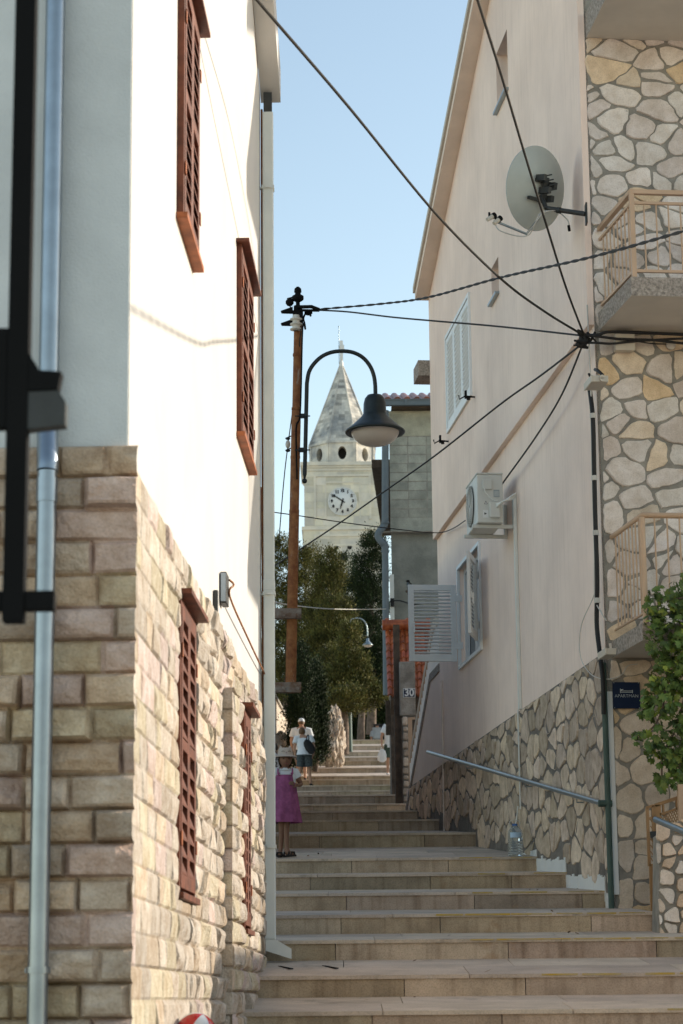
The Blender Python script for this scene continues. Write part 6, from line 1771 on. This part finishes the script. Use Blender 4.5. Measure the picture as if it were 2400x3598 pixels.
def person(label, pos, H, yaw, pose, mats, cloth, face=True, head_dir=None, group=None):
    """pose overrides joints (fractions of H; x to the right when facing the camera, y away, z up)."""
    g = thing('person', label, 'person', pos, group)
    cy_, sy_ = math.cos(yaw), math.sin(yaw)
    def Wd(p): return Vector((pos[0] + (p[0] * cy_ - p[1] * sy_) * H, pos[1] + (p[0] * sy_ + p[1] * cy_) * H, pos[2] + p[2] * H))
    J = dict(pelvis=(0, 0, .53), waist=(0, 0, .61), chest=(0, 0, .73), neckb=(0, .005, .83), neck=(0, -.003, .868), head=(0, -.012, .93))
    for s, n_ in ((-1, 'l'), (1, 'r')):
        J.update({n_ + 'hip': (s * .052, 0, .50), n_ + 'knee': (s * .056, -.012, .285), n_ + 'ankle': (s * .056, .005, .05), n_ + 'heel': (s * .056, .018, .022), n_ + 'toe': (s * .062, -.085, .016),
                  n_ + 'sho': (s * .105, .0, .81), n_ + 'elb': (s * .145, .012, .635), n_ + 'wri': (s * .155, -.03, .49), n_ + 'palm': (s * .155, -.04, .455)})
    J.update(pose)
    R_ = dict(pelvis=(.075, .06), waist=(.066, .05), chest=(.085, .06), neckb=.045, neck=.030, head=.030)
    for n_ in 'lr': R_.update({n_ + 'hip': .052, n_ + 'knee': .033, n_ + 'ankle': .021, n_ + 'heel': .02, n_ + 'toe': .017, n_ + 'sho': .037, n_ + 'elb': .025, n_ + 'wri': .016, n_ + 'palm': (.022, .011)})
    k = mats.get('thick', 1.0)
    pts = {n_: (Wd(J[n_]), tuple(q * H * k for q in R_[n_]) if isinstance(R_[n_], tuple) else R_[n_] * H * k) for n_ in J}
    ed = [('pelvis', 'waist'), ('waist', 'chest'), ('chest', 'neckb'), ('neckb', 'neck'), ('neck', 'head')]
    for n_ in 'lr':
        ed += [('pelvis', n_ + 'hip'), (n_ + 'hip', n_ + 'knee'), (n_ + 'knee', n_ + 'ankle'), (n_ + 'ankle', n_ + 'heel'), (n_ + 'ankle', n_ + 'toe'), ('neckb', n_ + 'sho'), (n_ + 'sho', n_ + 'elb'), (n_ + 'elb', n_ + 'wri'), (n_ + 'wri', n_ + 'palm')]
    mb = MB()
    add_raw(mb, *skin_body(pts, ed, 'pelvis'))
    for n_, s in (('l', -1), ('r', 1)):         # five fingers on each hand, slightly curled
        wv, pv = pts[n_ + 'wri'][0], pts[n_ + 'palm'][0]; d = (pv - wv).normalized()
        side = d.cross(Vector((cy_ * s, sy_ * s, 0))).normalized()
        if side.length < .1: side = Vector((0, 1, 0))
        nrm_ = d.cross(side).normalized()
        for q, ln in enumerate((.038, .044, .041, .032)):
            b0_ = pv + d * .012 * H + side * (q - 1.5) * .0105 * H
            mb.tube([b0_, b0_ + d * ln * .5 * H, b0_ + d * ln * .85 * H + nrm_ * .010 * H, b0_ + d * ln * H + nrm_ * .022 * H], [.0058 * H, .0056 * H, .005 * H, .0035 * H], 6)
        t0 = pv - d * .008 * H - side * .02 * H; mb.tube([t0, t0 - side * .016 * H + d * .012 * H, t0 - side * .020 * H + d * .030 * H], [.0068 * H, .006 * H, .004 * H], 6)
    hd = Vector((sy_, -cy_, 0)) if head_dir is None else Vector(head_dir)
    hs = mats.get('head', .135) * H
    hc = Wd(J['head']) + Vector((0, 0, .004 * H))
    head_mesh(mb, hc, hs, hd, face)
    mb.build('body', [mats['skin'], M['hair'], M['lips']], g)
    X_, Y_, Z_ = Vector((cy_, sy_, 0)), Vector((-sy_, cy_, 0)), Vector((0, 0, 1))
    api = dict(g=g, W=Wd, J=J, H=H, X=X_, Y=Y_, Z=Z_, hc=hc, hs=hs, hd=hd, pts=pts)
    cloth(api)
    return api
def lerp3(a, b_, t): return tuple(a[i] + (b_[i] - a[i]) * t for i in range(3))
def shirt(A, m, z_hem=.50, sleeve=.5, wide=1.0, name='shirt', flare=1.0):
    J, Wd, H = A['J'], A['W'], A['H']
    mb = MB()
    pel, wai, che, nb_ = J['pelvis'], J['waist'], J['chest'], J['neckb']
    low = lerp3(pel, wai, (z_hem - pel[2]) / (wai[2] - pel[2]))
    rings = [(low, .098 * flare, .072 * flare), (lerp3(low, wai, .6), .094, .070), (wai, .092, .068), (lerp3(wai, che, .6), .098, .070), (che, .104, .072), (lerp3(che, nb_, .5), .106, .066), (lerp3(che, nb_, .8), .092, .056), (nb_, .058, .046), ((nb_[0], nb_[1], nb_[2] + .014), .043, .040)]
    mb.loft([(Wd(c), a * H * wide, b_ * H * wide, A['X'], A['Y']) for c, a, b_ in rings], 22, wob=lambda a, t: .03 * math.sin(5 * a + 6 * t) * (1 - t) + .02 * math.sin(9 * a + 11 * t) * (1 - t))
    for n_ in 'lr':
        s, e = Wd(J[n_ + 'sho']), Wd(J[n_ + 'elb']); nb3 = Wd(nb_)
        mb.tube([nb3.lerp(s, .55), s + (s - nb3) * .05, s.lerp(e, sleeve * .5), s.lerp(e, sleeve)], [.040 * H * wide, .046 * H * wide, .044 * H * wide, .047 * H * wide], 14)
    return mb.build(name, m, A['g'])
def shorts(A, m, z_top=.60, low=.55, name='shorts', wide=1.0):
    J, Wd, H = A['J'], A['W'], A['H']; mb = MB()
    pel, wai = J['pelvis'], J['waist']
    top = lerp3(pel, wai, (z_top - pel[2]) / (wai[2] - pel[2]))
    mb.loft([(Wd(c), a * H * wide, b_ * H * wide, A['X'], A['Y']) for c, a, b_ in ((top, .088, .064), (pel, .096, .070), ((pel[0], pel[1], pel[2] - .045), .094, .066))], 18)
    for n_ in 'lr':
        h, k = Wd(J[n_ + 'hip']), Wd(J[n_ + 'knee'])
        mb.tube([h + Vector((0, 0, .02 * H)), h.lerp(k, .2), h.lerp(k, low * .7), h.lerp(k, low)], [.056 * H * wide, .058 * H * wide, .056 * H * wide, .058 * H * wide], 14)
    return mb.build(name, m, A['g'])
def shoes(A, m, k=1.0, name='shoe'):
    J, Wd, H = A['J'], A['W'], A['H']
    for n_ in 'lr':
        mb = MB(); a, b_ = Wd(J[n_ + 'heel']), Wd(J[n_ + 'toe'])
        d = (b_ - a); d.z = 0; d.normalize(); s = d.cross(Vector((0, 0, 1))); z = Wd((0, 0, 0)).z if abs(J[n_ + 'toe'][2] - .016) < .03 else b_.z - .016 * H
        a = a - d * .012 * H; b_ = b_ + d * .015 * H; L_ = (b_ - a).length
        rings = []
        for t, w_, h_ in ((0, .012, .018), (.08, .022, .030), (.3, .024, .034), (.6, .027, .026), (.85, .025, .018), (1, .012, .010)):
            c = a + d * L_ * t; rings.append((Vector((c.x, c.y, a.z - .022 * H + h_ * H * .5 + .002)), w_ * H * k, h_ * H * .52, s, Vector((0, 0, 1))))
        mb.loft(rings, 12); mb.build(name, m, A['g'])
def hair_cap(A, m, low=-.25, k=1.08, back=True, name='hair'):
    c, s, f = A['hc'], A['hs'], A['hd'].normalized(); r_ = f.cross(Vector((0, 0, 1))).normalized(); u_ = r_.cross(f); mb = MB(); P = []
    n_, m_ = 24, 12
    for j in range(n_):
        ph_ = 2 * PI * j / n_; y = math.sin(ph_)
        lim = (.28 if y > .35 else low if y < .1 else low + (.28 - low) * (y - .1) / .25)
        th1 = math.acos(max(-1, min(1, lim)))
        for q in range(m_):
            th = th1 * q / (m_ - 1); rr_ = math.sin(th)
            w_ = 1 + .03 * math.sin(ph_ * 9 + q)
            P.append(c + (r_ * rr_ * math.cos(ph_) * .365 * k * w_ + f * rr_ * y * (.46 if y < 0 else .42) * k * w_ + u_ * math.cos(th) * .51 * k) * s)
    mb.grid(P, n_, m_, closeu=True); return mb.build(name, m, A['g'])

# the girl on the landing
px, Yg = 1003, 24.45
pg = at(px, 3008, Yg); pg.z = lane_z(pg.x, Yg)
def girl_cloth(A):
    g, W_, H = A['g'], A['W'], A['H']
    hair_cap(A, M['hair'], -.75, 1.10)
    shirt(A, M['white_cloth'], .64, .42, 1.0, 'tee_shirt')
    mb = MB(); rings = []
    for t, rx_, ry_ in ((0, .092, .070), (.08, .098, .075), (.2, .108, .085), (.45, .128, .10), (.75, .150, .115), (.97, .170, .128), (1, .170, .128)):
        z = .775 - (.775 - .325) * t; rings.append((W_((-.005 - .015 * t, -.004, z)), rx_ * H, ry_ * H, A['X'], A['Y']))
    mb.loft(rings, 60, cap=False, wob=lambda a, t: (.055 * math.sin(7 * a + 1.5 * t + .6) + .035 * math.sin(11 * a + 2) + .02 * math.sin(17 * a)) * t ** .8 + .02 * math.sin(15 * a) * (1 - t))
    mb.build('dress', M['pink_cloth'], g)
    for s in (-1, 1):
        mb = MB(); mb.tube(spline([W_((s * .062, -.072, .765)), W_((s * .07, -.06, .80)), W_((s * .068, -.02, .835)), W_((s * .066, .03, .825)), W_((s * .06, .06, .77))], 4), .008 * H, 6); mb.blob(W_((s * .064, -.078, .785)), .014 * H, .008 * H, .012 * H, 8, 6); mb.build('strap', M['pink_cloth'], g)
    mb = MB()
    mb.tube([W_((-.05 + .1 * k / 10 * 1.0, -.058 + .018 * abs(k - 5) / 5, .815 + .004 * (k % 2) + .012 * abs(k - 5) / 5)) for k in range(11)], .008 * H, 6); mb.build('collar', M['white_cloth'], g)
    hc, s = A['hc'], A['hs']; f = A['hd'].normalized(); r_ = f.cross(Vector((0, 0, 1))).normalized(); u_ = r_.cross(f)
    Th = lambda a, b_, c: hc + r_ * a + f * b_ + u_ * c
    mb = MB(); q = s * .5
    mb.lathe([(.001, q * 1.28), (q * .62, q * 1.26), (q * .76, q * 1.14), (q * .82, q * .8), (q * .88, q * .45), (q * .94, q * .40), (q * 1.22, q * .26), (q * 1.30, q * .22), (q * 1.31, q * .27), (q * 1.22, q * .33), (q * .9, q * .47)], Th, 32)
    for sx in (-1, 1): mb.lathe([(.001, q * .42), (q * .10, q * .34), (q * .17, q * .16), (q * .20, 0)], lambda a, b_, c, sx=sx: Th(sx * q * .52 + a, b_ * .7, q * 1.12 + c), 10)
    hat = mb.build('hat', M['hat_cloth'], g)
    mb = MB()
    for sx in (-1, 1):
        mb.tube([Th(sx * q * (.36 + .15 * math.cos(PI * k / 6)), q * .845 - abs(sx * q * (.36 + .15 * math.cos(PI * k / 6))) * .26, q * (.78 + .09 * math.sin(PI * k / 6))) for k in range(7)], q * .022, 5)
    mb.blob(Th(0, q * .845, q * .70), q * .05, q * .03, q * .045, 8, 6, mi=1)
    mb.build('stitched_face', [M['hair'], M['pink_cloth']], hat)
    for n_, s2 in (('l', -1), ('r', 1)):
        a, b_ = W_(A['J'][n_ + 'heel']), W_(A['J'][n_ + 'toe']); d = (b_ - a); d.z = 0; d.normalize(); sd = d.cross(Vector((0, 0, 1)))
        mb = MB(); L_ = (b_ - a).length + .05 * H; a0 = a - d * .025 * H
        mb.loft([(Vector(((a0 + d * L_ * t).x, (a0 + d * L_ * t).y, a.z - .012 * H)), w_ * H, .010 * H, sd, Vector((0, 0, 1))) for t, w_ in ((0, .012), (.1, .024), (.5, .026), (.85, .028), (1, .014))], 12)
        for t in (.18, .55, .78): c = a0 + d * L_ * t; mb.tube([c + sd * .026 * H + Vector((0, 0, -.012 * H)), c + sd * .02 * H + Vector((0, 0, .022 * H)), c - sd * .02 * H + Vector((0, 0, .022 * H)), c - sd * .026 * H + Vector((0, 0, -.012 * H))], .009 * H, 6)
        mb.build('sandal', M['sandal'], g)
person('young girl in a pink dress and cream cat-eared hat standing on the landing', pg, 1.13, 0.05,
       dict(lhip=(-.042, 0, .49), rhip=(.035, 0, .49), lknee=(-.035, -.005, .27), rknee=(.008, -.02, .27), lankle=(-.045, .02, .055), rankle=(.012, -.03, .055), lheel=(-.05, .035, .022), rheel=(.0, -.02, .024), ltoe=(-.062, -.05, .018), rtoe=(.075, -.085, .022),
            lelb=(-.14, .03, .66), lwri=(-.17, .0, .53), lpalm=(-.172, -.012, .50), rsho=(.092, 0, .80), lsho=(-.092, 0, .80), relb=(.155, .02, .685), rwri=(.115, -.07, .672), rpalm=(.088, -.09, .682), neck=(0, -.003, .855), head=(.003, -.012, .92)),
       dict(skin=M['child_skin'], head=.172, thick=.92), girl_cloth, True, (.16, -1, -.02))

# the climbers
Yw = 58.3
pw = at(1070, 2757, Yw); pw.z = lane_z(pw.x, Yw)
def woman_cloth(A):
    hair_cap(A, M['brown_hair'], -.55, 1.1)
    shirt(A, M['white_cloth'], .50, .55, 1.18, 'tee_shirt', 1.12)
    shorts(A, M['dark_cloth'], .58, .86, 'shorts', 1.2); shoes(A, M['sandal'], 1.0, 'sandal')
aw = person('person in white tee and dark patterned shorts climbing the steps with a black shoulder bag', pw, 1.56, PI,
       dict(pelvis=(0, .02, .52), waist=(.0, -.005, .60), chest=(.01, -.05, .715), neckb=(.02, -.085, .80), neck=(.03, -.10, .838), head=(.038, -.115, .895),
            lsho=(-.10, -.08, .785), rsho=(.125, -.075, .785), relb=(.165, -.03, .62), rwri=(.15, -.05, .47), rpalm=(.15, -.06, .44), lelb=(-.16, -.05, .64), lwri=(-.15, -.11, .52), lpalm=(-.14, -.13, .49),
            lknee=(-.075, -.02, .28), lankle=(-.10, .0, .05), lheel=(-.10, .015, .022), ltoe=(-.12, -.08, .016), rknee=(.07, -.02, .28), rankle=(.105, .0, .05), rheel=(.105, .015, .022), rtoe=(.115, -.085, .016)),
       dict(skin=M['skin'], head=.135, thick=1.05), woman_cloth, True)
Yb = Yw - .33
g = thing('shoulder_bag', 'black shoulder bag hanging on the back of the climbing person', 'bag', at(1092, 2652, Yb))
mb = MB()
c0_, c1_ = at(1076, 2606, Yb), at(1099, 2644, Yb)
dv = (c1_ - c0_).normalized(); sv = dv.cross(Vector((0, 1, 0)))
mb.loft([(c0_.lerp(c1_, t), w_, .06, sv, Vector((0, 1, 0))) for t, w_ in ((-.15, .02), (-.05, .07), (.2, .10), (.6, .12), (.95, .10), (1.08, .03))], 14, wob=lambda a, t: .08 * math.sin(4 * a + 5 * t)); mb.build('pouch', M['black_cloth'], g)
mb = MB(); mb.tube(spline([c0_ + Vector((.0, .0, .02)), at(1079, 2588, Yb + .1), at(1083, 2582, Yb + .25), at(1085, 2592, Yb + .02), c0_.lerp(c1_, .3)], 5), .014, 6); mb.build('strap', M['black_cloth'], g)
Ym = 62.2
pm = at(1060, 2737, Ym); pm.z = lane_z(pm.x, Ym)
def man_cloth(A):
    shirt(A, M['white_cloth'], .49, .62, 1.28, 'tee_shirt', 1.1); shorts(A, M['dark_cloth'], .58, .85, 'shorts', 1.15); shoes(A, M['sandal'], 1.0, 'sandal')
    hair_cap(A, M['brown_hair'], -.35, 1.05)
    hc, q = A['hc'], A['hs'] * .5
    mb = MB(); mb.lathe([(.001, q * 1.16), (q * .45, q * 1.10), (q * .74, q * .85), (q * .86, q * .45), (q * .88, q * .22), (q * .84, q * .22)], lambda a, b_, c: hc + A['X'] * a * .92 + A['Y'] * b_ * 1.05 + Vector((0, 0, c)), 20)
    f = A['hd'].normalized(); r_ = f.cross(Vector((0, 0, 1)))
    mb.poly([hc + r_ * q * a + f * q * b_ + Vector((0, 0, q * .3)) for a, b_ in ((-.6, .6), (-.4, 1.3), (0, 1.45), (.4, 1.3), (.6, .6))]); mb.build('cap', M['white_cloth'], A['g'])
person('broad man in white cap and white tee seen from behind farther up the steps', pm, 1.68, PI, dict(lsho=(-.118, 0, .80), rsho=(.118, 0, .80), lelb=(-.165, .0, .64), relb=(.165, 0, .64), rknee=(.06, -.07, .32), rankle=(.06, -.01, .10), rheel=(.06, .01, .07), rtoe=(.06, -.09, .066)), dict(skin=M['skin'], thick=1.1), man_cloth, True)
# boy whose jersey shows beside the downspout
Yj = 38.2
pj = at(963, 2822, Yj); pj.z = lane_z(pj.x, Yj)
def boy_cloth(A):
    o = shirt(A, M['white_cloth'], .47, .6, 1.12, 'jersey', 1.1); shorts(A, M['black_cloth'], .56, .8); shoes(A, M['black_cloth']); hair_cap(A, M['hair'], -.45, 1.08)
    W_, H = A['W'], A['H']; mb = MB(); c = W_((0, .085, .72))
    T = lambda a, b_: W_((0, 0, .70)) + Vector((a, -.098 * H + abs(a) * .12, b_))
    text_mesh('VIN', .062, lambda a, b_: T(a + .035, b_ + .035), mb, bold=.002); text_mesh('2', .12, lambda a, b_: T(a + .035, b_ - .055), mb, bold=.003)
    mb.build('lettering', M['print_black'], o)
person('small boy in a white numbered jersey half hidden behind the downspout', pj, 1.02, PI, {}, dict(skin=M['child_skin'], head=.17), boy_cloth, True)
Yk2 = 61.0
pk = at(917, 2735, Yk2); pk.z = lane_z(pk.x, Yk2)
def side_cloth(A): shirt(A, M['white_cloth'], .5, .5, 1.1); shorts(A, M['black_cloth'], .58, .5); shoes(A, M['sandal']); hair_cap(A, M['hair'], -.5, 1.08)
person('child in white top and dark shorts glimpsed between the white house and downspout', pk, 1.22, PI, {}, dict(skin=M['skin'], head=.16), side_cloth, True)
# person with the carrier bag
Yr = 66.3
pr_ = at(1374, 2721, Yr); pr_.z = lane_z(pr_.x, Yr)
def right_cloth(A): shirt(A, M['white_cloth'], .47, .55, 1.15); shorts(A, M['green_cloth'], .56, .95, 'shorts', 1.15); shoes(A, M['white_cloth'], 1.1); hair_cap(A, M['hair'], -.4, 1.06)
ar = person('person in green shorts and white shoes carrying a white bag behind the brown board', pr_, 1.66, .2, dict(lelb=(-.165, -.01, .66), lwri=(-.165, -.04, .52), lpalm=(-.165, -.045, .485), ltoe=(-.08, -.08, .016)), dict(skin=M['skin']), right_cloth, True)
g = thing('carrier_bag', 'white plastic carrier bag in the hand of the person behind the brown board', 'bag', ar['W']((-.165, -.05, .27)))
hb2 = ar['W']((-.165, -.045, .455)); mb = MB()
mb.loft([(hb2 + Vector((.0, -.02, -t)), w_, .06, Vector((1, 0, 0)), Vector((0, 1, 0))) for t, w_ in ((.02, .03), (.08, .09), (.2, .13), (.34, .13), (.40, .06))], 14, wob=lambda a, t: .1 * math.sin(5 * a + 7 * t)); mb.build('pouch', M['white_cloth'], g)
mb = MB(); mb.tube(spline([hb2 + Vector((-.05, -.02, -.07)), hb2 + Vector((-.01, -.02, .03)), hb2 + Vector((.05, -.02, -.07))], 5), .012, 6); mb.build('handle', M['white_plastic'], g)
# two people sitting at the top
for px_, lab, shirt_m, dx_ in ((1326, 'person in a pale tee sitting in the shade at the top of the steps', mat('shaded_white_cloth', (.34, .36, .38), .9), 0), (1352, 'person in black with a pale cap sitting at the top beside the grey house', M['black_cloth'], 1)):  # the first tee is white, its shade put into a grey colour
    ps_ = at(px_, 2604, 89.0)
    def sit_cloth(A, shirt_m=shirt_m, dx_=dx_):
        shirt(A, shirt_m, .5, .6, 1.15); shorts(A, M['black_cloth'], .58, .9); shoes(A, M['black_cloth']); hair_cap(A, M['white_cloth'] if dx_ else M['hair'], -.1 if dx_ else -.4, 1.08)
    H_ = 1.7
    base = Vector((ps_.x, 89.0, lane_z(ps_.x, 89.0) - .0 ))
    dz = .49 * 1
    low = {k_: (v[0], v[1], v[2] - .42) for k_, v in dict(pelvis=(0, 0, .53), waist=(0, 0, .61), chest=(0, -.01, .73), neckb=(0, -.01, .83), neck=(0, -.015, .868), head=(0, -.025, .93), lhip=(-.052, -.01, .50), rhip=(.052, -.01, .50), lsho=(-.105, -.01, .81), rsho=(.105, -.01, .81), lelb=(-.145, -.03, .64), relb=(.145, -.03, .64), lwri=(-.10, -.13, .60), rwri=(.10, -.13, .60), lpalm=(-.09, -.155, .595), rpalm=(.09, -.155, .595)).items()}
    low.update(dict(lknee=(-.07, -.20, .18), rknee=(.07, -.20, .18), lankle=(-.07, -.24, .04), rankle=(.07, -.24, .04), lheel=(-.07, -.225, .022), rheel=(.07, -.225, .022), ltoe=(-.075, -.31, .016), rtoe=(.075, -.31, .016)))
    person(lab, base, H_, 0, low, dict(skin=M['skin']), sit_cloth, True)
